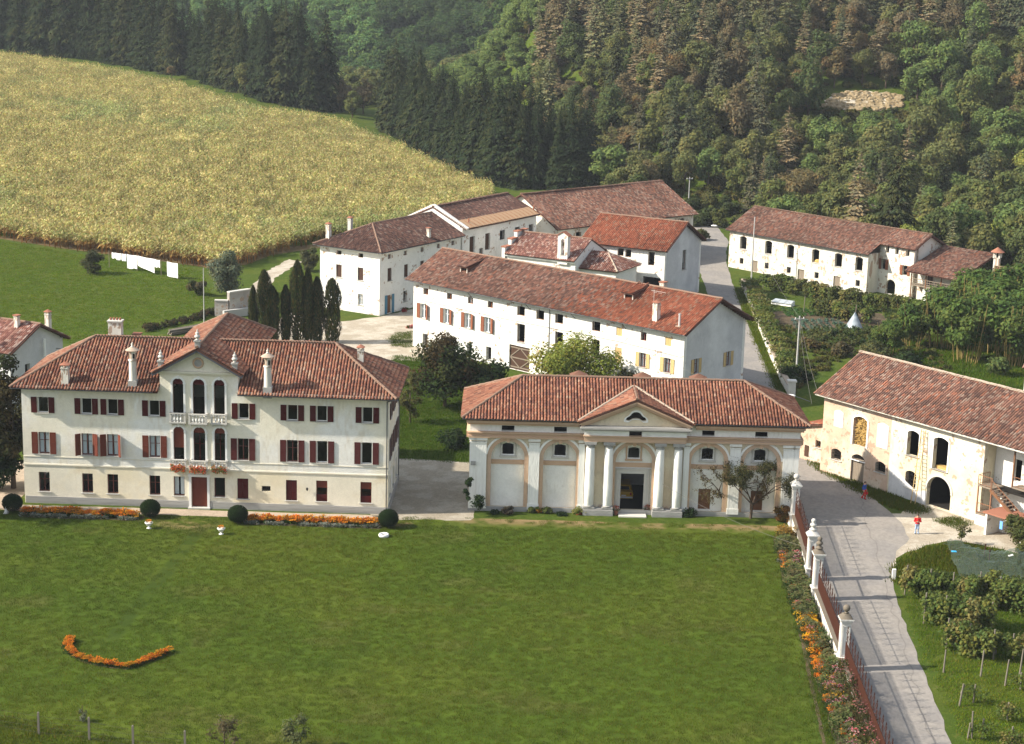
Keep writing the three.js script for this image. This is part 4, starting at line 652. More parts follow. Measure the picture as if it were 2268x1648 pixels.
  const rail = (a, c, n = 8, h = .9) => { part(st, 'railing', [bar(a.clone().add(V(0, h, 0)), c.clone().add(V(0, h, 0)), .03), bar(a.clone().add(V(0, .12, 0)), c.clone().add(V(0, .12, 0)), .02), ...Array.from({ length: n + 1 }, (_, i) => { const p = a.clone().lerp(c, i / n); return bar(p, p.clone().add(V(0, h, 0)), i % n ? .012 : .03); })], rustRed); };
  part(st, 'landing', [box(1.5, .12, 1.6, .85, 3.5, -.2), box(1.5, .14, 1.6, .85, 1.0, -.2)], M.greyWood); part(st, 'landing_base', boxUp(1.5, .9, 1.6, .85, 0, -.2), M.whiteWall);
  part(st, 'post', [box(.1, 3.5, .1, .16, 1.75, .55), box(.1, 3.5, .1, 1.55, 1.75, .55)], rustRed);
  rail(V(.12, 3.56, .58), V(1.58, 3.56, .58), 7); rail(V(.12, 1.07, .58), V(1.58, 1.07, .58), 7); rail(V(.12, 3.56, -.95), V(.12, 3.56, .58), 5);
  for (let i = 0; i < 6; i++) part(st, 'step', boxUp(.3, 1.0 - i * .16, 1.4, 1.75 + i * .3, 0, -.15), M.whiteWall); rail(V(1.6, 1.07, .55), V(3.4, .1, .55), 6);
  for (let i = 0; i < 11; i++) part(st, 'tread', box(.32, .06, 1.0, 1.75 + i * .3, 3.4 - i * .2, .25), M.greyWood); for (const z of [-.26, .76]) part(st, 'stringer', beam(V(1.55, 3.45, z), V(5.1, 1.2, z), .06, .22), M.wood); rail(V(1.6, 3.5, .74), V(5.0, 1.3, .74), 10);
  part(st, 'gallery', box(6, .12, 1.3, 6.0, 3.9, -.9), M.greyWood); rail(V(3.0, 3.96, -.28), V(9, 3.96, -.28), 18); part(st, 'gallery_post', [3.0, 6, 9].map((x) => box(.12, 3.4, .12, x, 5.6, -.3)), M.wood);
  part(st, 'lean_to_roof', box(4.2, .1, 2.6, 4.4, 2.0, 1.2).rotateX(.0), M.terracotta); part(st, 'lean_to_wall', [box(.2, 1.9, 2.3, 2.6, .95, 1.2), box(.2, 1.9, 2.3, 6.3, .95, 1.2)], M.whiteWall);
  part(st, 'hanging_cloth', box(.3, .7, .03, 4.2, 1.3, 2.35), plain(.15, .35, .7));
}
{ // ladder against the barn (a thing of its own)
  const a = R(52.3), c = Math.cos(a), s = Math.sin(a), ox = 28.61 + .7 * c + .7 * s, oz = -167.26 + .7 * s - .7 * c;
  const l = thing('ladder', 'tall wooden ladder leaning on the yellow barn wall between the two loft openings', 'ladder', [ox + 12.2 * c - .15 * s, .0, oz + 12.2 * s + .15 * c], -a);
  for (const e of [-1, 1]) part(l, 'rail', bar(V(e * .24, 1.75, .55), V(e * .24, 6.85, .05), .04), M.tanShutter); for (let i = 0; i < 16; i++) { const t = (i + .5) / 16; part(l, 'rung', bar(V(-.24, 1.75 + 5.1 * t, .55 - .5 * t), V(.24, 1.75 + 5.1 * t, .55 - .5 * t), .025, 5), M.tanShutter); }
  for (const e of [-1, 1]) part(l, 'rail_foot', bar(V(e * .24, 0, .75), V(e * .24, 1.75, .55), .04), M.tanShutter);
}
seed(1011);
{ // house cut by the left edge
  const b = building('red_roofed_house', 'grey walled house with a red pantile roof and thin chimneys, cut by the left edge', [-61.48, -184.45, 25.6], .6), L = 10.8, w = 8.1;
  shell(b, { L, W: w, hE: 6.45, rise: 2.29, ov: .6, pal: 'pale', mats: { r: M.stained } }, M.stained, { r: [W(5.6, 1, 2.4, .8), W(2.5, 3.6, 4.8, .8)] });
  chimney(b, 9.0, 8.2, -3.2, .45, 1.2, M.oldWhite, { cap: 'slab' }); chimney(b, 10.2, 7.6, -6.6, .5, 1.6, M.oldWhite); chimney(b, 4.6, 8.3, -3.4, .7, 2.4, M.oldWhite); chimney(b, 8.6, 7.0, .2, .35, .9, M.oldWhite, { cap: 'slab' });
  part(b, 'porch_canopy', box(1.6, .08, 1.2, L + .6, 2.6, -3), M.white);
  part(b, 'flue_pipe', cyl(.14, .14, 1.9, 8, L + .35, 5.2, -4.8), M.white); part(b, 'wall_bracket', box(.7, .05, .05, L + .3, 5.6, -7), M.iron);
}
seed(1012);
{ // house with a gallery at the end of the stable, mostly behind the trees
  const p = building('gallery_house', 'low house with an open wooden gallery at the right end of the stable', [32.62, -281.06, 48.5], .5), L = 8, w = 8;
  const b = new THREE.Group(); b.name = 'main_block'; b.position.set(33.6, 0, -1.2); p.add(b);
  part(b, 'wall', [box(L, 2.9, .4, L / 2, 1.45, -2.0), box(L, 1.9, .4, L / 2, 3.86, -2.0), box(.4, 4.6, 5.4, .2, 2.3, -5), box(.4, 4.6, 5.4, L - .2, 2.3, -5)], M.oldWhite);
  part(b, 'gallery_floor', box(L, .16, 1.7, L / 2, 2.3, -1.0), M.greyWood); part(b, 'gallery_post', [.1, 2.6, 5.2, 7.9].map((x) => box(.14, 4.4, .14, x, 2.2, -.2)), M.wood); part(b, 'railing', [box(L, .08, .06, L / 2, 3.25, -.2), box(L, .06, .05, L / 2, 2.9, -.2), box(L, .06, .05, L / 2, 2.6, -.2), ...Array.from({ length: 20 }, (_, i) => box(.04, .9, .04, i * .41, 2.8, -.2))], M.greyWood);
  part(b, 'gallery_door', box(.9, 2, .06, 2.2, 3.4, -1.77), M.darkWood); part(b, 'stair', Array.from({ length: 10 }, (_, i) => boxUp(.3, 2.2 - i * .22, 1.1, 3.2 + i * .32, 0, .5)), M.whiteWall);
  roofPlane(p, [[33.2, 4.3, -.4], [42.4, 4.3, -.4], [42.4, 7.2, -9.0], [33.2, 7.2, -9.0]], 'old', { sag: .12 });
}
// ---------- foliage ----------
const place = (x, y, z, s, turn = rr(0, 6.28), sy = s) => new THREE.Matrix4().compose(V(x, y, z), new THREE.Quaternion().setFromAxisAngle(V(0, 1, 0), turn), V(s, sy, s));
const toPx = (p) => { const d = p.clone().sub(EYE), z = d.dot(AX.fw); return [1134 + 4033 * d.dot(AX.r) / z, 824 - 4033 * d.dot(AX.u) / z]; };
M.leaf = new THREE.MeshPhysicalMaterial({ vertexColors: true, roughness: 1, transmission: .42, thickness: 0, side: THREE.DoubleSide, specularIntensity: .06 });
M.needle = new THREE.MeshPhysicalMaterial({ vertexColors: true, roughness: 1, side: THREE.DoubleSide, specularIntensity: .1 });
M.bark = plain(.085, .062, .045, 1); M.greyBark = plain(.17, .15, .12, 1);
class Leaves { // many small folded leaf clusters in one geometry
  constructor() { this.p = []; this.c = []; }
  tri(a, b, c, k) { this.p.push(a.x, a.y, a.z, b.x, b.y, b.z, c.x, c.y, c.z); for (let i = 0; i < 3; i++) this.c.push(k[0], k[1], k[2]); }
  leaf(at, dir, nrm, len, wid, k, fold = .25) { // a pointed leaf from at along dir
    const s = dir.clone().cross(nrm).normalize().multiplyScalar(wid / 2), m = at.clone().addScaledVector(dir, len * .45), t = at.clone().addScaledVector(dir, len).addScaledVector(nrm, -len * fold * .4);
    const l = m.clone().add(s).addScaledVector(nrm, -wid * fold), r = m.clone().sub(s).addScaledVector(nrm, -wid * fold);
    this.tri(at, l, t, k); this.tri(at, t, r, k);
  }
  geo() { const g = new THREE.BufferGeometry(); g.setAttribute('position', new THREE.Float32BufferAttribute(this.p, 3)); g.setAttribute('color', new THREE.Float32BufferAttribute(this.c, 3)); g.computeVertexNormals(); return g; }
}
const ball = () => { let v; do v = V(rr(-1, 1), rr(-1, 1), rr(-1, 1)); while (v.lengthSq() > 1 || v.lengthSq() < .01); return v; };
const tint = (c, j = .25) => { const v = 1 + rr(-j, j), w = 1 + rr(-j, j) * .5; return [c[0] * v * w, c[1] * v, c[2] * v / w]; };
const mixCol = (cols) => { const c = pick(cols); return tint(c); };
function crownGeo({ r, h, y0, n, size, cols, lobes = 14, sd = 1, open = .0, egg = 1 }) { // clumps of leaves set through a crown's volume
  seed(sd); const L = new Leaves(), cl = [], rest = n;
  for (let i = 0; i < lobes; i++) { const v = ball(), u = (v.y + 1) / 2, k = Math.pow(Math.max(.05, 1 - Math.abs(u * 2 - .85) ** 2 * .5), .5) * egg; const lr = rr(.28, .46) * r; cl.push([V(v.x * (r - lr * .7) * k, y0 + h * .12 + u * (h * .86 - lr), v.z * (r - lr * .7) * k), lr, pick(cols)]); }
  for (let i = 0; i < rest; i++) { const [c, lr, k] = pick(cl), v = ball().normalize(), q = lr * Math.pow(rnd(), .28 + open); const at = c.clone().add(V(v.x * q, v.y * q * .8, v.z * q)); const n2 = v.clone().multiplyScalar(.8).add(ball().multiplyScalar(.7)).add(V(0, .45, 0)).normalize(), d = n2.clone().cross(ball()).normalize(); L.leaf(at, d, n2, size * rr(.7, 1.4), size * rr(.6, 1), tint(k, .3)); }
  return L.geo();
}
function trunkGeo(h, r, limbs, spread, y0, sd) { // tapered trunk and limbs reaching into the crown
  seed(sd); const g = [bar(V(0, -.3, 0), V(rr(-.1, .1) * r, h * .6, rr(-.1, .1) * r), r, 7, r * .6), bar(V(0, h * .58, 0), V(rr(-.3, .3), h * .92, rr(-.3, .3)), r * .62, 6, r * .2)];
  for (let i = 0; i < limbs; i++) { const a = i * 2.4 + rr(-.4, .4), s = V(0, rr(y0, h * .6), 0), e = V(Math.cos(a) * spread * rr(.6, 1), s.y + rr(.25, .5) * h, Math.sin(a) * spread * rr(.6, 1)), m = s.clone().lerp(e, .5).add(V(0, -.06 * h, 0)); g.push(bar(s, m, r * .4, 5, r * .28), bar(m, e, r * .28, 5, r * .1)); }
  return merge(g);
}
function spruceGeo({ h, r, levels, per, cols, sd, droop = .35, dense = 4, y0 = .04, size = 1, up = 0, shape0 = .54 }) {
  seed(sd); const L = new Leaves();
  for (let i = 0; i < levels; i++) { const t = i / levels, y = h * (y0 + (1 - y0) * t), R0 = r * Math.pow(1 - t, shape0) * rr(.85, 1.1) + .1, n = Math.max(5, Math.round(per * (1 - t * .45)));
    for (let j = 0; j < n; j++) { const a = j / n * 6.283 + i * 1.3 + rr(-.25, .25), o = V(Math.cos(a), 0, Math.sin(a)), len = R0 * rr(.7, 1.15), k = pick(cols), jy = rr(-1.7, 1.7) * h / levels * (1 - t * .6);
      for (let m = 0; m < dense; m++) { const f = (m + .7) / dense, at = V(o.x * len * f * .86, y + jy - droop * len * f * f + up * len * f + rr(-.55, .55) * h / levels, o.z * len * f * .86), w = len / dense * 1.5 * size;
        for (const s of [-1, 1]) L.leaf(at, V(o.x * .6 - s * o.z * .6 + rr(-.3, .3), -.62 + up * 2.5 + rr(-.25, .25), o.z * .6 + s * o.x * .6 + rr(-.3, .3)).normalize(), V(o.x * .6 + rr(-.3, .3), .8, o.z * .6 + rr(-.3, .3)).normalize(), w * rr(.8, 1.3), w * .55, tint(k, .3), .5);
        if (m === dense - 1) L.leaf(at, V(o.x, -.3 + up, o.z).normalize(), V(0, 1, 0), w * 1.1, w * .5, tint(k, .3), .4); } } }
  L.leaf(V(0, h * .94, 0), V(0, 1, 0), V(1, 0, 0), h * .08, .25, tint(cols[0])); L.leaf(V(0, h * .94, 0), V(0, 1, 0), V(0, 0, 1), h * .08, .25, tint(cols[0]));
  return L.geo();
}
function tree(name, label, group, crown, trunk, mat = M.leaf, bark = M.bark, category = 'tree') { const t = thing(name, label, category, [0, 0, 0], 0, group); part(t, 'crown', crown, mat); if (trunk) part(t, 'trunk', trunk, bark); return t; }
const SPR = [[.015, .024, .010], [.021, .030, .012], [.033, .039, .014]], LAR = [[.140, .108, .060], [.155, .118, .064], [.110, .098, .048]], LARG = [[.105, .112, .052], [.12, .115, .055]];
const lift = (c, k) => c.map((q) => q.map((v) => v * k));
const BRD = { green: [[.072, .086, .026], [.084, .094, .028], [.094, .100, .032]], dark: [[.052, .070, .024], [.062, .076, .026]], olive: [[.098, .102, .034], [.115, .112, .04], [.082, .09, .032]], acacia: [[.092, .128, .036], [.108, .142, .042], [.080, .112, .034]], autumn: [[.118, .092, .042], [.105, .086, .038], [.128, .085, .038]], brown: [[.12, .095, .052], [.105, .088, .045]], yellow: [[.15, .16, .035], [.13, .15, .03]] };
// prototypes: the first tree of each kind, its copies share its geometry
const SPECIES = {};
function species(key, make) { SPECIES[key] = { make, root: null, n: 0 }; }
const GROVE = {
  s0: () => [spruceGeo({ h: 18, r: 3.4, levels: 28, per: 12, cols: SPR, sd: 11 }), bar(V(0, -.5, 0), V(0, 15, 0), .3, 6, .06), M.needle], s1: () => [spruceGeo({ h: 18, r: 3.0, levels: 26, per: 12, cols: [[.017, .026, .012], [.024, .034, .014]], sd: 12, droop: .5 }), bar(V(0, -.5, 0), V(0, 15, 0), .28, 6, .06), M.needle],
  s2: () => [spruceGeo({ h: 18, r: 3.5, levels: 27, per: 12, cols: [[.040, .045, .017], [.028, .036, .015]], sd: 13, droop: .3 }), bar(V(0, -.5, 0), V(0, 15, 0), .3, 6, .06), M.needle],
  h0: () => [spruceGeo({ h: 18, r: 3.0, levels: 25, per: 10, cols: [[.058, .068, .036], [.046, .058, .031], [.072, .074, .040]], sd: 14, shape0: .6, droop: .25 }), bar(V(0, -.5, 0), V(0, 15, 0), .28, 6, .06), M.needle], h1: () => [spruceGeo({ h: 18, r: 2.6, levels: 23, per: 9, cols: [[.085, .080, .046], [.070, .072, .040]], sd: 15, shape0: .7, droop: .2, up: .08 }), bar(V(0, -.5, 0), V(0, 15, 0), .28, 6, .06), M.needle],
  l0: () => [spruceGeo({ h: 17, r: 2.3, levels: 22, per: 9, cols: lift(LAR, 1.2), sd: 21, droop: .1, dense: 3, y0: .1, up: .2, shape0: .6 }), bar(V(0, -.5, 0), V(0, 15.5, 0), .24, 6, .05), M.needle], l1: () => [spruceGeo({ h: 17, r: 2.2, levels: 20, per: 9, cols: lift(LARG, 1.2), sd: 22, droop: .1, dense: 3, y0: .1, up: .2, shape0: .6 }), bar(V(0, -.5, 0), V(0, 15.5, 0), .24, 6, .05), M.needle],
};
for (const [i, k] of Object.keys(BRD).entries()) for (const v of [0, 1]) GROVE[k + v] = () => [crownGeo({ r: 3.4 + v * .5, h: 8.2 + v * 1.6, y0: 1.6, n: 2500, size: .52, cols: lift(BRD[k], 1.5), lobes: 17 + v * 5, sd: 300 + i * 7 + v, egg: v ? .85 : 1 }), trunkGeo(8, .24, 4, 2, 2, 400 + i + v), M.leaf];
const madeTrees = {};
function plantTree(kind, name, label, group, p, s, turn) {
  const key = kind + '|' + name;
  if (!madeTrees[kind]) { const [c, t, m] = GROVE[kind](); madeTrees[kind] = [c, t, m]; }
  if (!madeTrees[key]) { const [c, t, m] = madeTrees[kind]; const o = madeTrees[key] = tree(name, label, group, c, t, m); o.position.copy(p); o.rotation.y = turn; o.scale.set(s[0], s[1], s[0]); return o; }
  return copyOf(madeTrees[key], p, turn, [s[0], s[1], s[0]], label, group);
}
// ---------- spruce belts along the far side of the cornfield ----------
seed(2001);
{
  const lab = { a: ['dark spruce in the tall belt along the top of the cornfield, at left', 'spruces in the left belt above the cornfield'], b: ['dark spruce in the dense clump at the middle of the field\'s far edge', 'spruces in the middle clump above the cornfield'], c: ['dark green spruce in the wall of spruces behind the white farm buildings', 'spruces in the belt behind the farm'] };
  const run = (pts, rows, gap, key, hgt, skip = 0) => { for (let i = 0; i + 1 < pts.length; i++) { const [x0, d0] = pts[i], [x1, d1] = pts[i + 1], L = Math.hypot(x1 - x0, d1 - d0), nx = (d1 - d0) / L, nz = (x1 - x0) / L; // away from the field
    for (let s = 0; s < L; s += gap) for (let r = 0; r < rows; r++) { const t = (s + rr(-.8, .8) + (r % 2) * gap / 2) / L, off = 3.5 + r * 3.6 + rr(-.7, .7), x = lerp(x0, x1, t) - nx * off, d = lerp(d0, d1, t) + nz * off; const sc = hgt * rr(.74, 1.2) / 18, p = V(x, terrain(x, -d) - .2, -d); plantTree(pick(['s0', 's0', 's1', 's1', 's2']), 'spruce', ...lab[key], p, [sc * rr(.85, 1.1), sc], rr(0, 6)); } } };
  run([[-200, 604], [-122, 546]], 2, 4.4, 'a', 26); run([[-120, 544], [-99, 520]], 2, 4.2, 'a', 23); run([[-94, 514], [-66, 470], [-53, 464]], 3, 4.2, 'b', 22); run([[-35, 448], [-26, 425], [-14.5, 392], [-4.5, 368], [10, 362], [15, 364]], 3, 3.9, 'c', 19);
  for (const [x, d, k, s] of [[-46, 470, 'brown0', .9], [-42, 462, 'green0', .75], [-49, 478, 'olive0', .9], [-40, 470, 'brown1', .85], [-72, 482, 'olive1', .85], [-97, 512, 'autumn0', .5], [-62, 470, 'olive0', .6]]) plantTree(k, 'broadleaf_tree', 'round leafy tree in the gap between the dark spruces at the field\'s edge', 'leafy trees between the spruces', V(x, terrain(x, -d) - .2, -d), [s, s * 1.05], rr(0, 6));
}
// ---------- the wooded hillside ----------
seed(2002);
M.rock = std({ map: tex(256, (u, v) => mul3(mix3([.54, .475, .37], [.24, .18, .10], sm(.42, .62, gravelA(u, v))), .7 + .45 * gravelB(u * .5, v * .5)), { rep: 14 }), roughness: 1 });
{
  const behind = (x, d) => x > 43 && (x - 41.4) * .75 + (d - 289) * .66 > 4.5 && d > 268 && !(x < 82 && d < 274), pts = [], cell = {}, near = (x, d, m) => { for (let i = -1; i <= 1; i++) for (let j = -1; j <= 1; j++) for (const q of cell[(Math.floor(x / 6) + i) + ',' + (Math.floor(d / 6) + j)] || []) if (Math.hypot(q[0] - x, q[1] - d) < m) return true; return false; };
  for (let i = 0; i < 44000; i++) { const x = rr(-12, 142), d = rr(262, 560); if (d > 476 && x > 45) continue; if (near(x, d, 4.5)) continue; const p = V(x, terrain(x, -d), -d), [px, py] = toPx(p);
    if (px < 1105 || px > 2340 || py < -60) continue; if (px < 1188 && d < 556) continue;
    if (x > 24 && x < 41 && d < 352) continue; if (d < 344 && !behind(x, d)) continue; if (px < 1345 && py > 330) continue;
    if (px > 1790 && px < 2020 && py > 198 && py < 292) continue;
    pts.push([x, d, px, py]); (cell[Math.floor(x / 6) + ',' + Math.floor(d / 6)] ||= []).push([x, d]); }
  const mid = fbm(5, 3, 71); let nb = 0; const rest = {};
  pts.sort((a, b) => a[1] - b[1]);
  for (const [x, d, px, py] of pts) { const n = mid(px / 900, py / 900), u = rnd(); let kind;
    const con = sm(330, 120, py) * .8 + (n - .5) * 1.6; // conifers higher up
    if (px > 1950 && py > 130 && py < 420 && u < .62) kind = pick(['acacia0', 'acacia1', 'green1']);
    else if (u < con * .46) kind = pick(['l0', 'l0', 'l1', 'h1']);
    else if (u < .10 + con * .64) kind = pick(['s2', 'h0', 'h0', 'h1', 'l1']);
    else kind = py > 330 ? pick(['green0', 'green1', 'olive0', 'olive1', 'dark0', 'yellow0', 'acacia0', 'autumn0']) : pick(['olive0', 'olive1', 'green0', 'dark1', 'brown0', 'brown1', 'autumn1', 'dark0']);
    if (Math.hypot(px - 1770, py - 470) < 45) kind = 'autumn0';
    let s = rr(.62, 1.2) * (rnd() < .15 ? .75 : 1); if (px > 1780 && px < 2030 && py >= 292 && py < 440) { kind = pick(['green0', 'acacia0', 'olive0', 'acacia1']); s = Math.min(s, (py - 246) / 128); }
    const p = V(x, terrain(x, -d) - .2, -d), side = px < 1450 ? 'left part' : px < 1850 ? 'middle' : 'right part', at = py < 170 ? 'upper' : py < 340 ? 'middle' : 'foot';
    const where = (at === 'foot' ? 'the foot of the wooded hill' : 'the ' + at + ' slope of the wooded hill') + ', ' + side;
    if (kind[0] === 's' || kind[0] === 'h' || kind === 'l0' || kind === 'l1') { const lar = kind[0] === 'l'; plantTree(kind, lar ? 'larch' : 'spruce', (lar ? 'brownish larch on ' : kind[0] === 'h' ? 'grey green spruce on ' : 'dark pointed spruce on ') + where, (lar ? 'larches on ' : kind[0] === 'h' ? 'grey green spruces on ' : 'dark spruces on ') + where, p, [s * 1.05, s * .95], rr(0, 6)); }
    else if (nb++ >= 285) (rest[kind] ||= []).push([place(x, p.y, -d, s * 1.08, rr(0, 6), s * rr(.95, 1.25)), null]);
    else { const c = kind.slice(0, -1); const w = { green: 'green leafy tree', dark: 'dark green leafy tree', olive: 'olive green leafy tree', acacia: 'bright green feathery tree', autumn: 'russet leafy tree', brown: 'brown leafed tree', yellow: 'yellow green leafy tree' }[c]; plantTree(kind, 'broadleaf_tree', w + ' on ' + where, w + 's on ' + where, p, [s * 1.08, s * rr(.95, 1.25)], rr(0, 6)); }
  }
  const hw = new THREE.Group(); hw.name = 'hillside_wood'; hw.userData = { kind: 'stuff', label: 'the upper wood of leafy trees closing the hillside behind the nearer trees', category: 'woods' }; scene.add(hw);
  for (const k of Object.keys(rest)) { if (!madeTrees[k]) madeTrees[k] = GROVE[k](); scatter('crowns', null, null, madeTrees[k][0], M.leaf, rest[k], hw); }
  // bright grove in the valley behind the spruce belt
  for (let i = 0; i < 95; i++) { const x = rr(-26, 9), d = rr(456, 535); plantTree(pick(['acacia0', 'acacia1']), 'acacia', 'bright green tree in the sunny grove behind the spruce belt', 'bright green grove in the valley', V(x, terrain(x, -d) - .3, -d), [rr(.9, 1.15), rr(.75, 1)], rr(0, 6)); }
  const vw = {}; for (let i = 0; i < 130; i++) { const x = rr(-95, -8), d = rr(528, 645); const k = pick(['dark0', 'olive1', 'green0']); (vw[k] ||= []).push([place(x, terrain(x, -d) - .2, -d, rr(1, 1.4)), null]); }
  const vg = new THREE.Group(); vg.name = 'valley_wood'; vg.userData = { kind: 'stuff', label: 'hazy wood filling the valley between the spruce belts', category: 'woods' }; scene.add(vg);
  for (const k of Object.keys(vw)) { if (!madeTrees[k]) madeTrees[k] = GROVE[k](); scatter('crowns', null, null, madeTrees[k][0], M.leaf, vw[k], vg); }
  const rk = []; const rp = [P2(1815, 236), P2(1850, 212), P2(1890, 203), P2(1950, 207), P2(1998, 214), P2(2000, 236), P2(1945, 248), P2(1870, 246)]; seed(8);
  for (let i = 0; i < 520; i++) { let q; do q = [rr(60, 92), -rr(360, 430)]; while (!inside(rp, ...q)); const g = new THREE.DodecahedronGeometry(rr(.25, .9), 0).scale(1, rr(.5, .8), 1).rotateY(rr(0, 6)); g.translate(q[0], terrain(...q) + .1, q[1]); rk.push(g); }
  const face = new THREE.ShapeGeometry(shape(rough(rp.map(([x, z]) => [x, -z]), 1.2, .5))), fp = face.attributes.position; const fu = face.attributes.uv; for (let i = 0; i < fp.count; i++) { const x = fp.getX(i), z = -fp.getY(i); fu.setXY(i, x, z); fp.setXYZ(i, x, terrain(x, z) + .12, z); } face.computeVertexNormals();
  const rock = struct('rock_face', merge([face, ...rk]), M.rock); rock.userData.label = 'bare pale rock scar on the wooded slope';
}
// far wood across the valley, one mass
function scatter(name, label, category, geo, mat, list, parent = scene) { const im = new THREE.InstancedMesh(geo, mat, list.length), c = new THREE.Color(); list.forEach(([m, k], i) => { im.setMatrixAt(i, m); im.setColorAt(i, c.setRGB(...(k || [1, 1, 1]))); }); im.name = parent === scene ? numbered(name) : name; im.userData = { kind: 'stuff' }; if (label) tag(im, label, category); im.castShadow = im.receiveShadow = true; parent.add(im); return im; }
const behind2 = (x, d) => x > 42 && (x - 41.4) * .75 + (d - 289) * .66 > 3 && d > 266 && !(x < 80 && d < 271) || (x > 38 && d > 318 && x < 46);
seed(2003);
{
  const g = crownGeo({ r: 4.6, h: 11, y0: .5, n: 1300, size: 1.0, cols: [[.06, .09, .03], [.07, .095, .032], [.05, .08, .03]], lobes: 20, sd: 555 }), list = [], n = fbm(4, 3, 81);
  for (let i = 0; i < 2400; i++) { const x = rr(-330, 60), d = rr(x > -14 ? 548 : 600, 860), [px] = toPx(V(x, 0, -d)); if (px < -60 || px > 1330) continue; const k = n(px / 800, d / 300), v = rr(.7, 1.5), dk = (px > 840 ? .8 : 1.6) * v; list.push([place(x, terrain(x, -d) - .5, -d, rr(.75, 1.2)), k > .52 ? [1.25 * dk, 1.0 * dk, .8 * dk] : [.85 * dk, 1.0 * dk, .85 * dk]]); }
  scatter('far_wood', 'hazy mixed wood covering the far side of the valley', 'woods', g, M.leaf, list);
  const sh = crownGeo({ r: 1.5, h: 2.2, y0: -.3, n: 260, size: .5, cols: BRD.green.concat(BRD.olive), lobes: 7, sd: 556 }), ul = [];
  for (let i = 0; i < 10500; i++) { const x = rr(-14, 150), d = rr(262, 560), skip = d < 344 && !behind2(x, d), p = V(x, terrain(x, -d), -d), [px, py] = toPx(p); if (skip || py < -80 || px < 1105 || px > 2340 || (px < 1345 && py > 345) || (px > 1800 && px < 2010 && py > 196 && py < 250) || (x > 25 && x < 40 && d < 338)) continue; const v = rr(.5, 1.2); ul.push([place(x, p.y - .2, -d, rr(.6, 1.5)), [v * rr(.8, 1.3), v, v * rr(.7, 1)]]); }
  scatter('undergrowth', 'bushes and saplings covering the ground of the wooded hillside', 'undergrowth', sh, M.leaf, ul);
}
// ---------- the cornfield ----------
seed(2004);
{
  const patch = (sd) => { seed(sd); const L = new Leaves();
    for (let i = 0; i < 9; i++) { const x = (i % 3 - 1) * .62 + rr(-.12, .12), z = (Math.floor(i / 3) - 1) * .62 + rr(-.12, .12), h = rr(2.1, 2.7), lx = rr(-.12, .12), lz = rr(-.12, .12), stem = tint([.34, .18, .065]), w = .035;
      for (const [a, b] of [[1, 0], [0, 1]]) { L.tri(V(x - a * w, 0, z - b * w), V(x + a * w, 0, z + b * w), V(x + lx, h, z + lz), stem); }
      for (let j = 0; j < 9; j++) { const t = .3 + j / 9 * .62, a = j * 2.5 + i, at = V(x + lx * t, h * t, z + lz * t), o = V(Math.cos(a), .75, Math.sin(a)).normalize(), k = tint(t < .45 ? pick([[.40, .23, .085], [.42, .29, .11]]) : pick([[.50, .43, .18], [.44, .40, .15], [.32, .335, .105], [.23, .265, .075], [.58, .50, .25]]), .25), l1 = rr(.4, .6), m = at.clone().addScaledVector(o, l1), s = V(-o.z, 0, o.x).normalize().multiplyScalar(.085), e = m.clone().add(V(o.x * .5, rr(-.35, -.1), o.z * .5));
        L.tri(at, m.clone().add(s), m.clone().sub(s), k); L.tri(m.clone().add(s), e, m.clone().sub(s), k); }
      for (let j = 0; j < 3; j++) L.leaf(V(x + lx, h - .05, z + lz), V(rr(-.5, .5), 1, rr(-.5, .5)).normalize(), ball().normalize(), .4, .05, tint([.38, .30, .13])); }
    return L.geo(); };
  const n = fbm(9, 4, 91), n2 = fbm(40, 2, 92), edge = []; const lists = [[], [], []];
  const mx = cornPts.map((p) => p[0]), mz = cornPts.map((p) => p[1]), x0 = Math.min(...mx), x1 = Math.max(...mx), z0 = Math.min(...mz), z1 = Math.max(...mz);
  for (let x = x0; x < x1; x += 2.05) for (let z = z0; z < z1; z += 2.05) { const a = x + rr(-.3, .3), b = z + rr(-.3, .3); if (!inside(cornPts, a, b)) continue; const [px] = toPx(V(a, 0, b)); if (px < -50) continue; const k = n((a + 300) / 260, (b + 700) / 260), q = n2(a / 90, b / 90), v = rr(.66, 1.28) * (.72 + .56 * q), dry = .35 + .65 * sm(.34, .56, k + (q - .5) * .5 + .12 * sm(-300, -340, b)); lists[Math.floor(rnd() * 3)].push([place(a, terrain(a, b) - .05, b, rr(1.12, 1.4), Math.floor(rnd() * 4) * Math.PI / 2 + .2, rr(.95, 1.35)), [lerp(.70, 1.02, dry) * v, lerp(.92, 1.0, dry) * v, lerp(.85, .95, dry) * v]]); }
  const field = new THREE.Group(); field.name = 'cornfield'; field.userData = { kind: 'stuff', label: 'wide field of ripe yellowing corn rising behind the meadow', category: 'cornfield' }; scene.add(field);
  lists.forEach((l, i) => scatter('corn_plants', null, null, patch(900 + i), M.leaf, l, field));
  const sg = new THREE.ShapeGeometry(shape(rough(cornPts, 20, 0).map(([x, z]) => [x, -z]))); const soil = flat(cornNear.concat([[-22, -300], [-40, -286]]), .02);
  part(field, 'field_soil', soil, M.fieldSoil);
}
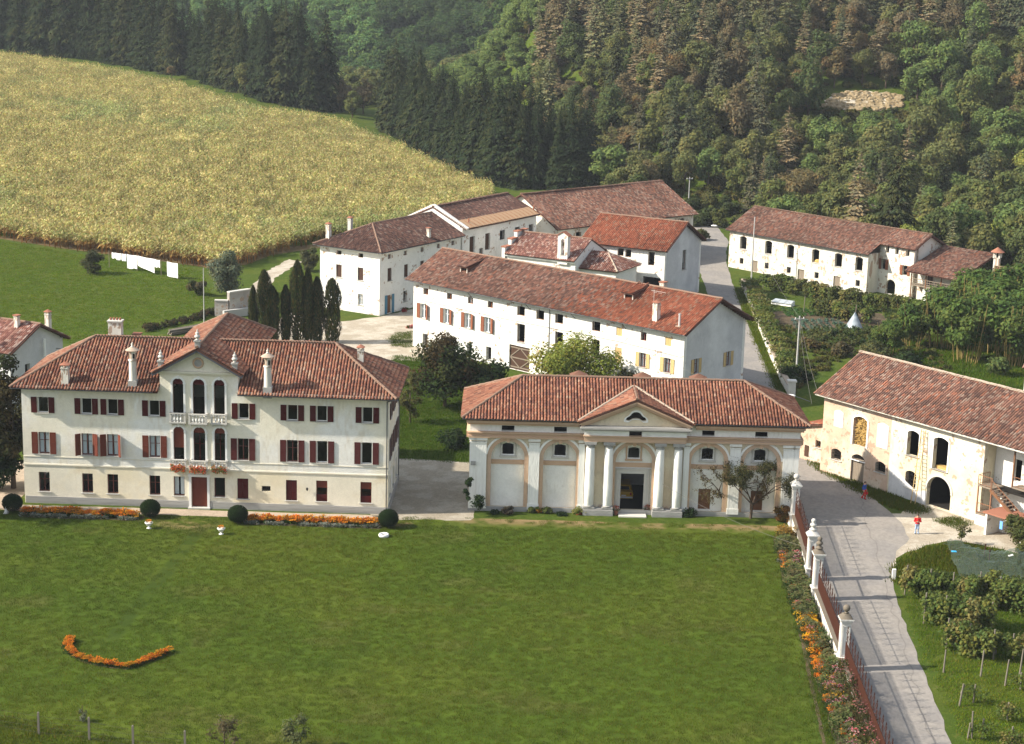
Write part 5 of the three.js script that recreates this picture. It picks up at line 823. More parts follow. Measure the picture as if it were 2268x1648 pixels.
// ---------- grass ----------
seed(2005);
const TURF = (() => { const L = new Leaves(); for (let i = 0; i < 46; i++) { const x = rr(-.32, .32), z = rr(-.32, .32), h = rr(.05, .13), a = rr(0, 6.28), w = rr(.010, .02), k = tint(pick([[.056, .095, .006], [.070, .106, .008], [.085, .106, .010], [.046, .080, .005], [.115, .10, .020]]), .3), lean = V(rr(-.06, .06), h, rr(-.06, .06)); L.tri(V(x - Math.cos(a) * w, 0, z - Math.sin(a) * w), V(x + Math.cos(a) * w, 0, z + Math.sin(a) * w), V(x, 0, z).add(lean), k); } return L.geo(); })();
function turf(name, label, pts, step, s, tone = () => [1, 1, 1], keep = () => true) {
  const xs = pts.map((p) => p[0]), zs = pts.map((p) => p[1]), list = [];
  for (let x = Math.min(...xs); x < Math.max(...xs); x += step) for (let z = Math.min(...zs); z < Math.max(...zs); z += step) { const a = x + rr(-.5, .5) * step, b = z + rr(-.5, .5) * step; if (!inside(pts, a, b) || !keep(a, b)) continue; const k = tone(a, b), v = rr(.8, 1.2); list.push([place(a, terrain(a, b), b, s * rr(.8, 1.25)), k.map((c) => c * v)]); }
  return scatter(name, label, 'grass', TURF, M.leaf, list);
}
const gn = fbm(5, 4, 95), gn2 = fbm(24, 3, 96);
const tone = (x, z) => { const a = gn((x + 60) / 70, z / 70), b = gn2(x / 60, z / 60), y = sm(.4, .65, a), v = .92 + .36 * b; return [v * lerp(.92, 1.18, y), v * lerp(.95, 1.05, y), v]; };
turf('lawn_grass', 'mown green grass of the big lawn before the villa', lawnPts, .5, 1, tone, (x, z) => !(z < -147 && x > -6 && rnd() < .75) && !(Math.hypot((x + 27) / 1.7, (z + 146) / 1.1) < 1 && rnd() < .7) && !(Math.abs(x - lerp(-27.6, -25.8, (z + 119) / -23)) < .7 && z < -119 && z > -143 && rnd() < .7));
const meadowPts = [P2(-30, 528), P2(150, 560), P2(300, 580), P2(440, 600), P2(470, 655), P2(450, 690), P2(330, 720), P2(160, 760), P2(-30, 720)];
turf('meadow_grass', 'smooth green meadow between the cornfield and the houses', meadowPts, .75, 1.4, (x, z) => { const b = gn2(x / 40, z / 40), y = gn((x + 60) / 50, z / 50), v = 1.4 + .3 * b; return [v * (.95 + .2 * y), v * 1.1, v]; });
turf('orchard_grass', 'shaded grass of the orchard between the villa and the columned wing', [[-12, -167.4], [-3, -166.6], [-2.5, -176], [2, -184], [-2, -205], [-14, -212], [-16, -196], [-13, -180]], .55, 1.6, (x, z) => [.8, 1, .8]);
const vineyardPts = [[29, -98], [29.4, -114], [30.0, -124], [30.5, -131], [31.4, -138], [32.6, -142], P2(2050, 1215), P2(2120, 1207), P2(2190, 1222), P2(2300, 1245), [46, -98]];
turf('vineyard_grass', 'bright green grass under the vines beside the road', vineyardPts, .5, 1.25, (x, z) => { const t = tone(x, z); return [t[0] * 1.4, t[1] * 1.5, t[2] * 1.2]; });
turf('verge_grass', 'rough grass strip along the foot of the hay barn', [P2(1782, 985), P2(1822, 1022), P2(1884, 1056), P2(1980, 1100), P2(2052, 1128), P2(2040, 1140), P2(1990, 1130), P2(1900, 1090), P2(1820, 1045), P2(1778, 1008)], .4, 2.1, () => [1.1, 1, .9]);
turf('yard_weeds', 'patches of weeds in the pale farmyard before the barn gateway', [P2(2085, 1150), P2(2120, 1148), P2(2150, 1165), P2(2110, 1172), P2(2070, 1158)], .4, 1.7, () => [1, .95, .8]);
turf('courtyard_grass', 'small patch of grass in the pale courtyard by the long farmhouse', [P2(858, 752), P2(880, 738), P2(912, 735), P2(915, 770), P2(870, 770)], .5, 1.5);
turf('border_grass', 'narrow strip of grass between the lawn and the flower border', [[20.2, -97.5], [21.1, -108], [21.9, -121], [22.5, -132], [23.3, -146.5], [22.6, -146.5], [21.8, -132], [21.1, -121], [20.2, -108], [19.6, -97.5]], .4, 1.3);
turf('garden_grass', 'green ground cover between the garden walls and the hay barn', [P2(1720, 770), P2(1900, 770), P2(2020, 830), P2(2240, 900), P2(2300, 880), P2(2300, 800), P2(2060, 740), P2(1900, 740), P2(1720, 730)], .8, 2.6, (x, z) => { const t = tone(x * 2, z * 2); return [t[0] * .9, t[1] * 1.1, t[2] * .9]; });
// ---------- trees, shrubs and flowers near the houses ----------
function bush(name, label, px, py, r, h, cols, { n = 900, size = .3, sd = 1, group, cat = 'shrub', y0 = -.1, lobes = 9, open = 0, trunk = null, egg = 1, at = null, bark = M.bark } = {}) {
  const p = at || G(px, py), t = thing(name, label, cat, p, 0, group);
  part(t, 'foliage', crownGeo({ r, h, y0, n, size, cols, sd, lobes, open, egg }), M.leaf); if (trunk) part(t, 'trunk', trunk, bark); return t;
}
const B2 = { dark: [[.022, .040, .014], [.03, .05, .016]], persimmon: [[.035, .055, .016], [.05, .062, .02], [.06, .045, .02]], yellow: [[.17, .18, .035], [.13, .155, .03], [.20, .19, .045]], silver: [[.15, .165, .105], [.12, .14, .085]], dry: [[.115, .095, .05], [.09, .08, .035]], thuja: [[.030, .046, .016], [.05, .058, .018], [.07, .062, .02]], box: [[.020, .042, .012], [.026, .05, .014]], vine: [[.095, .125, .03], [.13, .145, .035], [.075, .105, .025], [.17, .155, .05]], bamboo: [[.080, .125, .028], [.105, .140, .034], [.062, .105, .025]] };
seed(3001);
bush('persimmon_tree', 'dark leafed tree standing on the orchard grass between villa and columned wing', 985, 903, 4.3, 8.6, B2.persimmon, { n: 7500, size: .34, sd: 41, cat: 'tree', y0: .4, lobes: 30, trunk: trunkGeo(7.5, .2, 5, 2.2, 1.6, 42) });
bush('small_tree', 'rounded dark green tree between the persimmon tree and the columned wing roof', 1078, 905, 3.2, 6.0, BRD.green.concat(B2.dark), { n: 3400, size: .32, sd: 43, cat: 'tree', y0: .4, lobes: 16, trunk: trunkGeo(5, .15, 4, 1.5, 1, 44) });
bush('small_tree', 'yellow green round tree before the long farmhouse, above the wing roof', 1266, 884, 5.4, 8.4, lift(B2.yellow, 1.25), { n: 7000, size: .34, sd: 45, cat: 'tree', y0: .6, lobes: 26, trunk: trunkGeo(6, .2, 6, 3, 1.2, 46) });
bush('small_tree', 'small pale green tree at the right of the yellow green tree', 1385, 880, 2.0, 3.6, BRD.olive, { n: 1800, size: .26, sd: 47, cat: 'tree', y0: .3, open: .2, trunk: trunkGeo(3.4, .09, 4, 1, .6, 48) });
bush('willow_shrub', 'thin brownish olive bush close to the villa\'s right back corner', 908, 938, 1.5, 6, [[.10, .095, .035], [.085, .085, .03]], { n: 1500, size: .22, sd: 49, lobes: 18, open: .25, trunk: trunkGeo(5, .08, 6, 1, .5, 50) });
bush('bush', 'dark low bush in the shaded orchard grass', 1003, 990, 2.0, 2.3, B2.dark, { n: 1600, size: .26, sd: 51 });
bush('bush', 'low green bush under the eaves at the wing\'s back left corner', 1050, 925, 1.6, 3.4, BRD.dark, { n: 1500, size: .26, sd: 52 });
bush('tall_tree', 'tall dark brown green tree at the left edge beside the villa', 30, 1082, 3.4, 13.6, [[.045, .045, .018], [.06, .05, .02], [.035, .042, .016]], { n: 7000, size: .34, sd: 53, cat: 'tree', y0: .8, lobes: 34, egg: .95, trunk: trunkGeo(11, .25, 6, 1.6, 2, 54) });
bush('tall_tree', 'tall tree standing just outside the left edge before the villa', -95, 1150, 3.2, 10, BRD.dark, { n: 4000, size: .36, sd: 153, cat: 'tree', y0: .6, lobes: 24, trunk: trunkGeo(9, .22, 5, 1.6, 2, 154) });
bush('bush', 'big dark bush at the foot of the tall tree by the villa', -8, 1085, 2.6, 5.4, B2.dark, { n: 3600, size: .3, sd: 55, lobes: 16 });
bush('shrub', 'round olive shrub alone on the meadow left of the washing', 205, 607, 2.0, 4.2, [[.075, .078, .035], [.055, .06, .026]], { n: 2200, size: .26, sd: 56, open: .1, lobes: 14 });
bush('willow_shrub', 'silvery grey willow at the meadow corner before the corn', 503, 655, 2.9, 7.4, B2.silver, { n: 4200, size: .34, sd: 57, open: .15, lobes: 22, trunk: trunkGeo(5, .1, 6, 1.4, .3, 58) });
bush('shrub', 'low brown green shrub between the washing and the silver willow', 434, 655, 1.6, 3.0, B2.dry.concat(BRD.dark), { n: 1500, size: .26, sd: 59 });
bush('shrub', 'olive bush against the left wall of the corner house', 684, 602, 1.8, 4.8, [[.095, .095, .045], [.075, .08, .035]], { n: 2000, size: .28, sd: 60, lobes: 14 });
bush('shrub', 'rusty flowering shrubs along the left wall of the corner house', 812, 692, .9, 1.2, [[.14, .075, .03], [.08, .08, .025], [.18, .06, .03]], { n: 700, size: .16, sd: 61 }); bush('shrub', 'green shrub by the wall left of the rusty shrubs at the corner house', 772, 684, .9, 2.0, BRD.green, { n: 700, size: .18, sd: 62 });
bush('potted_flowers', 'row of red flowers along the front foot of the corner house', 897, 690, .8, .8, [[.30, .03, .03], [.06, .08, .02]], { n: 600, size: .14, sd: 63, cat: 'flowers' });
bush('flower_tub', 'red and pink flowers at the left corner of the long farmhouse', 908, 727, .6, .8, [[.45, .06, .05], [.40, .12, .12], [.06, .09, .02]], { n: 400, size: .13, sd: 64, cat: 'flowers' });
for (const [i, [x, top, r]] of [[561, 642, .5], [586, 606, .95], [604, 642, .85], [633, 640, .6], [659, 584, .95], [682, 602, .65], [702, 622, .8], [735, 624, 1.05]].entries()) {
  const p = G(x, 758 + i % 3), h = (762 - top) / 17.4; seed(700 + i); const L = new Leaves();
  for (let k = 0; k < 3600; k++) { const t = Math.pow(rnd(), .85), a = rr(0, 6.283), lump = 1 + .16 * Math.sin(a * 3 + t * 9 + i) + .1 * Math.sin(a * 5 - t * 17), R0 = .98 * r * Math.min(1, (1 - t) * 4.2) ** .6 * (.75 + .25 * Math.min(1, t * 5)) * lump * rr(.78, 1), at = V(Math.cos(a) * R0, t * h * .97, Math.sin(a) * R0); L.leaf(at, V(Math.cos(a) * .35, 1, Math.sin(a) * .35).normalize(), V(Math.cos(a), .1, Math.sin(a)), rr(.3, .55), rr(.1, .18), tint(pick(B2.thuja), .35)); }
  const pos = ['small narrow cypress at the far left of the dark row behind the villa', 'tall cypress second from left in the row behind the villa', 'dark cypress third from left in the row behind the villa', 'slim short cypress fourth from left in the row behind the villa', 'tallest cypress of the row behind the villa roof', 'slim cypress leaning on the right side of the tallest cypress', 'cypress second from the right in the row behind the villa', 'broad dark cypress at the right end of the row behind the villa'];
  const t = thing('cypress', pos[i], 'cypress', p, 0, 'cypresses behind the villa'); part(t, 'crown', L.geo(), M.leaf); part(t, 'trunk', bar(V(0, -.2, 0), V(0, h * .8, 0), .14, 6, .04), M.bark);
}
// clipped box bushes
for (const [i, [x, y, l]] of [[28, 1135, 'clipped round box bush at the left end of the flower beds, by the white ornament'], [333, 1149, 'clipped round box bush ending the left flower bed, near the villa door'], [527, 1159, 'clipped round box bush starting the right flower bed, near the villa door'], [860, 1169, 'clipped round box bush at the right corner of the villa, by the drive']].entries()) {
  seed(730 + i); const L = new Leaves(); for (let k = 0; k < 6500; k++) { const v = ball().normalize(), q = rr(.78, 1); if (v.y < -.75) continue; L.leaf(V(v.x * .9 * q, .8 + v.y * .8 * q, v.z * .9 * q), v.clone().cross(ball()).normalize(), v, rr(.08, .14), rr(.06, .1), tint(pick(B2.box).map((v) => v * .65), .3)); }
  const t = thing('clipped_bush', l, 'bush', G(x, y), 0, 'clipped bushes before the villa'); part(t, 'foliage', L.geo(), M.leaf); part(t, 'stem', cyl(.05, .04, .6, 6), M.bark);
}
// flower patches
function flowerPatch(sd, cols, leafCols, r = .3, h = .4, nf = 60, nl = 60, fs = .09) { seed(sd); const L = new Leaves(); for (let i = 0; i < nl; i++) { const v = ball(); L.leaf(V(v.x * r, Math.abs(v.y) * h * .75, v.z * r), V(v.x, .8, v.z).normalize(), ball().normalize(), rr(.1, .2), .06, tint(pick(leafCols), .3)); } for (let i = 0; i < nf; i++) { const v = ball(), y = h * (.55 + .5 * Math.sqrt(Math.max(0, 1 - v.x * v.x - v.z * v.z))) * rr(.75, 1); L.leaf(V(v.x * r, y, v.z * r), ball().setY(.1).normalize(), V(rr(-.5, .5), 1, rr(-.2, .8)).normalize(), fs * rr(.8, 1.4), fs * rr(.8, 1.2), tint(pick(cols), .22), .1); } return L.geo(); }
const ORANGE = [[.62, .20, .012], [.70, .27, .02], [.52, .14, .01]], YEL = [[.70, .38, .02], [.62, .30, .015]], GRN = [[.05, .09, .02], [.07, .10, .025]], GREY = [[.24, .26, .21], [.16, .19, .13], [.30, .30, .26]], PINK = [[.42, .15, .18], [.48, .28, .28], [.34, .06, .07], [.52, .40, .34]];
const fl = { orange: flowerPatch(1, ORANGE, GRN), yellow: flowerPatch(2, YEL, GRN, .34, .5), grey: flowerPatch(3, GREY, GREY, .26, .24, 50, 50), pink: flowerPatch(4, PINK, GRN, .4, .9, 40, 130), green: flowerPatch(5, [[.10, .13, .04], [.13, .13, .05]], GRN, .45, .8, 60, 120, .12), red: flowerPatch(6, [[.45, .05, .035], [.40, .09, .06], [.52, .16, .10]], GRN, .32, .5, 50, 80), ochre: flowerPatch(7, [[.30, .18, .03], [.24, .15, .04]], [[.12, .10, .03], [.16, .12, .03]], .5, 1.0, 80, 120, .12) };
const along = (pts, step, j) => { const out = []; for (let i = 0; i + 1 < pts.length; i++) { const [a, b] = [pts[i], pts[i + 1]], L = Math.hypot(b[0] - a[0], b[1] - a[1]), n = Math.max(1, Math.round(L / step)); for (let k = 0; k < n; k++) out.push([lerp(a[0], b[0], k / n) + rr(-j, j), lerp(a[1], b[1], k / n) + rr(-j, j)]); } return out; };
seed(3002);
for (const [x0, x1, l] of [[-40.9, -31.2, 'long bed of orange marigolds edged in silver, left of the villa door'], [-21.9, -11.0, 'long bed of orange marigolds edged in silver, right of the villa door']]) {
  const t = thing('flower_bed', l, 'flower bed', [0, 0, 0]), z = (x) => -147.15 + .02 * (x + 40) ;
  scatter('marigolds', null, null, fl.orange, M.leaf, along([[x0, z(x0) - .25], [x1, z(x1) - .25]], .3, .16).concat(along([[x0, z(x0) + .1], [x1, z(x1) + .1]], .3, .2)).map(([x, z2]) => [place(x, 0, z2, rr(1.1, 1.8)), [rr(.7, 1.05), rr(.7, 1.15), 1]]), t);
  scatter('silver_edging', null, null, fl.grey, M.leaf, along([[x0, z(x0) + .5], [x1, z(x1) + .5]], .26, .12).filter(() => rnd() < .68).map(([x, z2]) => [place(x, 0, z2, rr(1, 1.5))]), t);
  part(t, 'soil', flat(rough([[x0 - .3, z(x0) - .6], [x1 + .3, z(x1) - .6], [x1 + .3, z(x1) + .75], [x0 - .3, z(x0) + .75]], .6, .08), .016), M.soil);
}
{
  const arc = [[155, 1420], [150, 1437], [160, 1456], [188, 1469], [220, 1476], [280, 1481], [318, 1474], [350, 1462], [378, 1446]].map(([x, y]) => P2(x, y));
  const t = thing('flower_arc', 'crescent of orange marigolds planted in the middle of the lawn', 'flower bed', [0, 0, 0]); seed(3003);
  scatter('marigolds', null, null, fl.orange, M.leaf, along(arc, .2, .13).concat(along(arc, .28, .2)).map(([x, z]) => [place(x, 0, z, rr(.6, 1.15)), [rr(.65, 1), rr(.65, 1.1), 1]]), t);
  part(t, 'soil', flat(rough([...arc.map(([x, z]) => [x, z - .22]), ...arc.slice().reverse().map(([x, z]) => [x, z + .3])], .5, .05), .014), M.soil);
}
const fenceX = (z) => z > -117.6 ? lerp(23.3, 22.9, (z + 117.6) / 14) : z > -131.5 ? lerp(23.65, 23.3, (z + 131.5) / 13.9) : lerp(24.6, 23.65, (z + 149.9) / 18.4);
{
  const t = thing('flower_border', 'long mixed border of orange, yellow and pink flowers inside the railings', 'flower border', [0, 0, 0]); seed(3004); const o = [], y = [], p = [], g = [], gr = [], oc = [];
  for (let z = -145; z < -98; z += .34) for (let k = 0; k < 4; k++) { const u = rnd(), x = fenceX(z) - (z < -117.6 && z > -131 ? rr(.75, 1.9) : rr(.4, 1.9)), q = [place(x, 0, z + rr(-.2, .2), rr(.8, 1.35)), [rr(.85, 1.1), rr(.8, 1.1), 1]];
    const zone = z < -141 ? [.1, .1, 0, .8] : z < -137 ? [.45, .1, .1, .3] : z < -127.5 ? [.06, .1, .03, .8] : z < -125 ? [.15, .6, 0, .3] : z < -117 ? [.85, .12, .03, .15] : z < -110 ? [.5, .14, .14, .36] : [.42, .16, .18, .4]; const s = zone[0] + zone[1] + zone[2] + zone[3], v = u * s;
    const front = x < fenceX(z) - 1.0; (v < zone[0] ? (front || rnd() < .5 ? o : g) : v < zone[0] + zone[1] ? y : v < zone[0] + zone[1] + zone[2] ? p : g).push(q); if (z < -138 && z > -140.5 && rnd() < .35) gr.push([place(x, 0, z, 1.5)]); if (z < -144 && rnd() < .8) oc.push([place(x, 0, z - .6, rr(.9, 1.5))]); }
  scatter('orange_flowers', null, null, fl.orange, M.leaf, o, t); scatter('yellow_flowers', null, null, fl.yellow, M.leaf, y, t); scatter('pink_roses', null, null, fl.pink, M.leaf, p, t); scatter('border_foliage', null, null, fl.green, M.leaf, g, t); scatter('silver_foliage', null, null, fl.grey, M.leaf, gr, t); scatter('ochre_shrubs', null, null, fl.ochre, M.leaf, oc, t);
  part(t, 'soil', flat(rough([...[-98, -117, -131, -146].map((z) => [fenceX(z) - .2, z]), ...[-146, -131, -117, -98].map((z) => [fenceX(z) - 2.1, z])], 1, .1), .016), M.soil);
}
for (const [x, y, l, r] of [[1727, 1157, 'ochre shrub at the right foot of the columned wing', 1.0], [1752, 1162, 'rusty orange shrub touching the first railing pillar', 1.0]]) bush('shrub', l, x, y, r, 2.0, [[.20, .12, .03], [.15, .105, .03], [.24, .12, .035]], { n: 1300, size: .17, sd: x });
// sparse fruit trees before the wing: visible limbs, few leaves
for (const [x, y, l, r, cols, sd] of [[1597, 1142, 'thin branched fruit tree before the right hand arches of the wing', 2.5, [[.105, .085, .034], [.12, .10, .038], [.085, .06, .03]], 81], [1662, 1150, 'denser dark fruit tree before the last arch of the wing', 2.4, [[.035, .045, .018], [.055, .058, .022], [.10, .095, .035]], 82]]) {
  const p = G(x, y), t = thing('fruit_tree', l, 'tree', p); seed(sd); const g = [bar(V(0, -.2, 0), V(.1, 1.3, 0), .13, 7, .1)], L = new Leaves();
  const grow = (a, dir, len, rad, lev) => { const b = a.clone().addScaledVector(dir, len); g.push(bar(a, b, rad, 5, rad * .6)); if (lev >= (sd === 82 ? 1 : 2)) { const n = lev < 3 ? 0 : sd === 82 ? 20 : 10; for (let i = 0; i < n; i++) L.leaf(a.clone().lerp(b, rr(.2, 1.15)).add(ball().multiplyScalar(sd === 82 ? .3 : .2)), ball().normalize(), V(rr(-.6, .6), 1, rr(-.6, .6)).normalize(), rr(.13, .22), rr(.07, .11), tint(pick(cols), .3)); } if (lev < 4) for (let i = 0; i < 3; i++) grow(b, dir.clone().multiplyScalar(.9).add(ball().multiplyScalar(.8)).add(V(0, .02, 0)).normalize(), len * rr(.62, .85), rad * .6, lev + 1); };
  for (let i = 0; i < 4; i++) { const a = i * 1.57 + .4; grow(V(.1, 1.25, 0), V(Math.cos(a) * .85, .75, Math.sin(a) * .6).normalize(), 1.5, .085, 0); }
  part(t, 'limbs', merge(g), M.bark); part(t, 'foliage', L.geo(), M.leaf);
}
// plants along the foot of the wing
seed(3005);
for (const [x, y, l, r, h, cols] of [[1054, 1140, 'dark climber hanging down the wing\'s left corner', 1.0, 3.0, B2.dark], [1098, 1140, 'low dark plant by the first arch of the wing', .5, .6, B2.dark], [1126, 1138, 'grey brown bush at the foot of the first arch', .6, 1.0, [[.10, .075, .055], [.07, .06, .04]]], [1183, 1138, 'spiky green plant with orange flowers below the first pilaster', .7, 1.0, [[.10, .13, .03], [.09, .11, .035], [.40, .18, .02]]], [1212, 1138, 'pale green plant at the foot of the second arch', .6, .9, [[.12, .14, .04], [.10, .12, .035]]], [1245, 1142, 'low dark ground plants under the second arch', .7, .5, B2.dark], [1284, 1142, 'yellow green flowering plant left of the portico', .7, 1.0, [[.20, .20, .06], [.12, .14, .03], [.45, .10, .08]]], [1527, 1146, 'dark leafy shrub right of the portico', .9, 1.2, B2.dark], [1500, 1140, 'red flowered plant at the right plinth corner', .5, .8, [[.4, .08, .05], [.05, .08, .02]]]]) bush('plant', l, x, y, r, h, cols, { n: 700, size: .15, sd: x, cat: 'plant' });
bush('climber', 'dark ivy climbing the wing\'s left corner edge', 0, 0, .55, 3.0, B2.dark, { n: 900, size: .15, sd: 77, cat: 'plant', at: V(-3.4, 1.0, -150.2) });
for (const [x, y, l] of [[1328, 1138, 'pot of red flowers between the two left columns'], [1364, 1141, 'pot of dark red flowers left of the wing\'s doorway'], [1434, 1141, 'pot of red flowers right of the wing\'s doorway'], [1473, 1140, 'pot of red flowers between the two right columns']]) { const t = thing('flower_pot', l, 'flower pot', G(x, y), 0, 'pots before the portico'); part(t, 'pot', lathe([[0, 0], [.14, 0], [.2, .32], [.22, .32], [.22, .38], [0, .36]], 12), M.terracotta); part(t, 'flowers', fl.red.clone().translate(0, .32, 0), M.leaf); }
// urns, ring planter, ornament
for (const [x, y, l] of [[330, 1174, 'white stone urn with flowers on the lawn, left of the path'], [490, 1185, 'white stone urn with flowers on the lawn, right of the path']]) { const t = thing('garden_urn', l, 'urn', G(x, y), 0, 'urns on the lawn'); part(t, 'urn', lathe([[0, 0], [.2, 0], [.2, .06], [.08, .12], [.08, .2], [.2, .3], [.3, .48], [.34, .5], [.34, .55], [.28, .53], [0, .5]], 16), M.white); part(t, 'flowers', fl.orange.clone().scale(.9, .8, .9).translate(0, .45, 0), M.leaf); }
{ const t = thing('ring_planter', 'low white ring planter on bare ground by the right end bush', 'planter', G(850, 1189)); part(t, 'ring', lathe([[.24, 0], [.4, 0], [.44, .14], [.4, .26], [.3, .26], [.26, .14], [.24, 0]], 20), M.white); part(t, 'earth', cyl(.27, .27, .12, 16), M.soil); }
{ const t = thing('garden_ornament', 'small white seated animal ornament at the left end of the flower bed', 'ornament', G(14, 1139)); const e = (x, y, z, a, b, c) => new THREE.SphereGeometry(1, 12, 9).scale(a, b, c).translate(x, y, z); part(t, 'figure', merge([e(0, .3, 0, .13, .24, .16), e(.02, .58, .06, .1, .1, .11), e(.02, .55, .17, .05, .045, .07), e(-.06, .68, .03, .03, .06, .02), e(.09, .68, .03, .03, .06, .02), e(-.07, .12, .13, .05, .14, .06), e(.07, .12, .13, .05, .14, .06), e(0, .1, -.1, .17, .12, .14)]), M.white); part(t, 'base', boxUp(.4, .06, .5), M.stone); }
for (const [x, y, turn, l] of [[265, 1116, .2, 'white slatted garden chair against the villa wall between two ground floor windows'], [95, 1110, 3.0, 'white garden chair folded low near the villa\'s left corner']]) { const t = thing('garden_chair', l, 'chair', G(x, y), turn, 'garden chairs by the villa'); for (let i = 0; i < 5; i++) part(t, 'seat_slat', box(.46, .025, .07, 0, .44, -.18 + i * .09), M.white); for (let i = 0; i < 4; i++) part(t, 'back_slat', box(.46, .07, .02, 0, .6 + i * .1, -.25 - i * .03), M.white); for (const e of [-1, 1]) { part(t, 'leg', bar(V(e * .23, 0, .22), V(e * .23, .44, -.2), .016), M.white); part(t, 'leg', bar(V(e * .23, 0, -.26), V(e * .23, .44, .2), .016), M.white); part(t, 'back_post', bar(V(e * .23, .42, -.2), V(e * .23, .98, -.36), .016), M.white); part(t, 'armrest', box(.04, .03, .42, e * .25, .64, -.08), M.white); } }
// balcony flower boxes, resting on the balconies
{ const villa = scene.getObjectByName('villa'); villa.updateMatrixWorld(true); const names = ['left', 'middle', 'right'];
  for (const [s, y, z, hw, i] of BALC) { const p = V(s, y - .42, z + .02).applyMatrix4(villa.matrixWorld), t = thing('flower_box', 'box of red and orange flowers on the ' + names[i] + ' balcony over the villa door', 'flower box', p, villa.rotation.y, 'flower boxes on the lower balconies'); part(t, 'trough', box(hw * 1.7, .16, .16, 0, -.02, -.02), M.terracotta); seed(60 + i); const L = new Leaves(); for (let k = 0; k < 420; k++) { const x = rr(-hw, hw) * .95, c = rnd() < (i === 2 ? .35 : .62) ? pick([[.60, .10, .025], [.66, .17, .035], [.5, .05, .03]]) : pick([[.10, .14, .03], [.14, .17, .04]]); L.leaf(V(x, rr(-.3, .3) + .08 * Math.sin(x * 9), rr(0, .16)), ball().normalize(), V(rr(-.3, .3), .4, 1).normalize(), rr(.07, .13), rr(.06, .1), tint(c, .2)); } part(t, 'flowers', L.geo(), M.leaf); } }
// ---------- railings, pillars and gate along the road ----------
M.rust = plain(.052, .020, .013, .95); M.lichen = plain(.16, .135, .105, 1, { bumpMap: grainBump, bumpScale: .03 });
M.pillar = plaster([.72, .70, .66], [.60, .58, .54], [.36, .33, .29], 301, { rep: 5, amount: .7 });
M.fenceWall = plaster([.66, .63, .57], [.55, .50, .43], [.34, .28, .22], 311, { rep: 6, amount: .8 });
seed(4001);
for (const [z, h, l, white] of [[-149.9, 3.9, 'white pillar with a ball finial at the corner of the columned wing', 1], [-136, 4.0, 'left gate pillar of the pair, with a pale urn finial', 1], [-131.5, 4.0, 'right gate pillar of the pair, with a mossy dark urn finial', 0], [-117.6, 4.05, 'tall stained pillar nearest the camera, with a dark ball finial', 0]]) {
  const p = thing('gate_pillar', l, 'pillar', [fenceX(z), 0, z], .02, 'white pillars of the roadside railing');
  part(p, 'pedestal', [boxUp(.8, .95, .8), boxUp(.9, .12, .9, 0, .95, 0), boxUp(.88, .14, .88)], M.pillar); part(p, 'shaft', [boxUp(.62, h - 1.6, .62, 0, 1.07, 0)], M.pillar);
  for (let k = 0; k < 4; k++) part(p, 'panel_frame', [box(.09, h - 1.9, .03, -.22, 1.1 + (h - 1.7) / 2, .325), box(.09, h - 1.9, .03, .22, 1.1 + (h - 1.7) / 2, .325), box(.53, .1, .03, 0, 1.2, .325), box(.53, .1, .03, 0, h - .72, .325)].map((g) => g.rotateY(k * Math.PI / 2)), M.pillar);
  part(p, 'capital', [boxUp(.7, .1, .7, 0, h - .53, 0), boxUp(.82, .12, .82, 0, h - .43, 0), boxUp(.94, .1, .94, 0, h - .31, 0)], M.pillar); part(p, 'cap_stone', [new THREE.CylinderGeometry(.26, .64, .32, 4).rotateY(Math.PI / 4).translate(0, h - .05, 0)], white ? M.stone : M.lichen);
  part(p, 'finial', z === -149.9 || z === -117.6 ? [lathe([[0, h + .1], [.2, h + .1], [.1, h + .2], [.1, h + .28], [0, h + .28]], 10), new THREE.SphereGeometry(.25, 14, 10).translate(0, h + .48, 0)] : lathe([[0, h + .1], [.26, h + .1], [.3, h + .2], [.14, h + .3], [.16, h + .38], [.27, h + .5], [.24, h + .62], [.12, h + .7], [.17, h + .8], [.19, h + .92], [.12, h + 1.02], [0, h + 1.06]], 14), white ? M.stone : M.lichen);
}
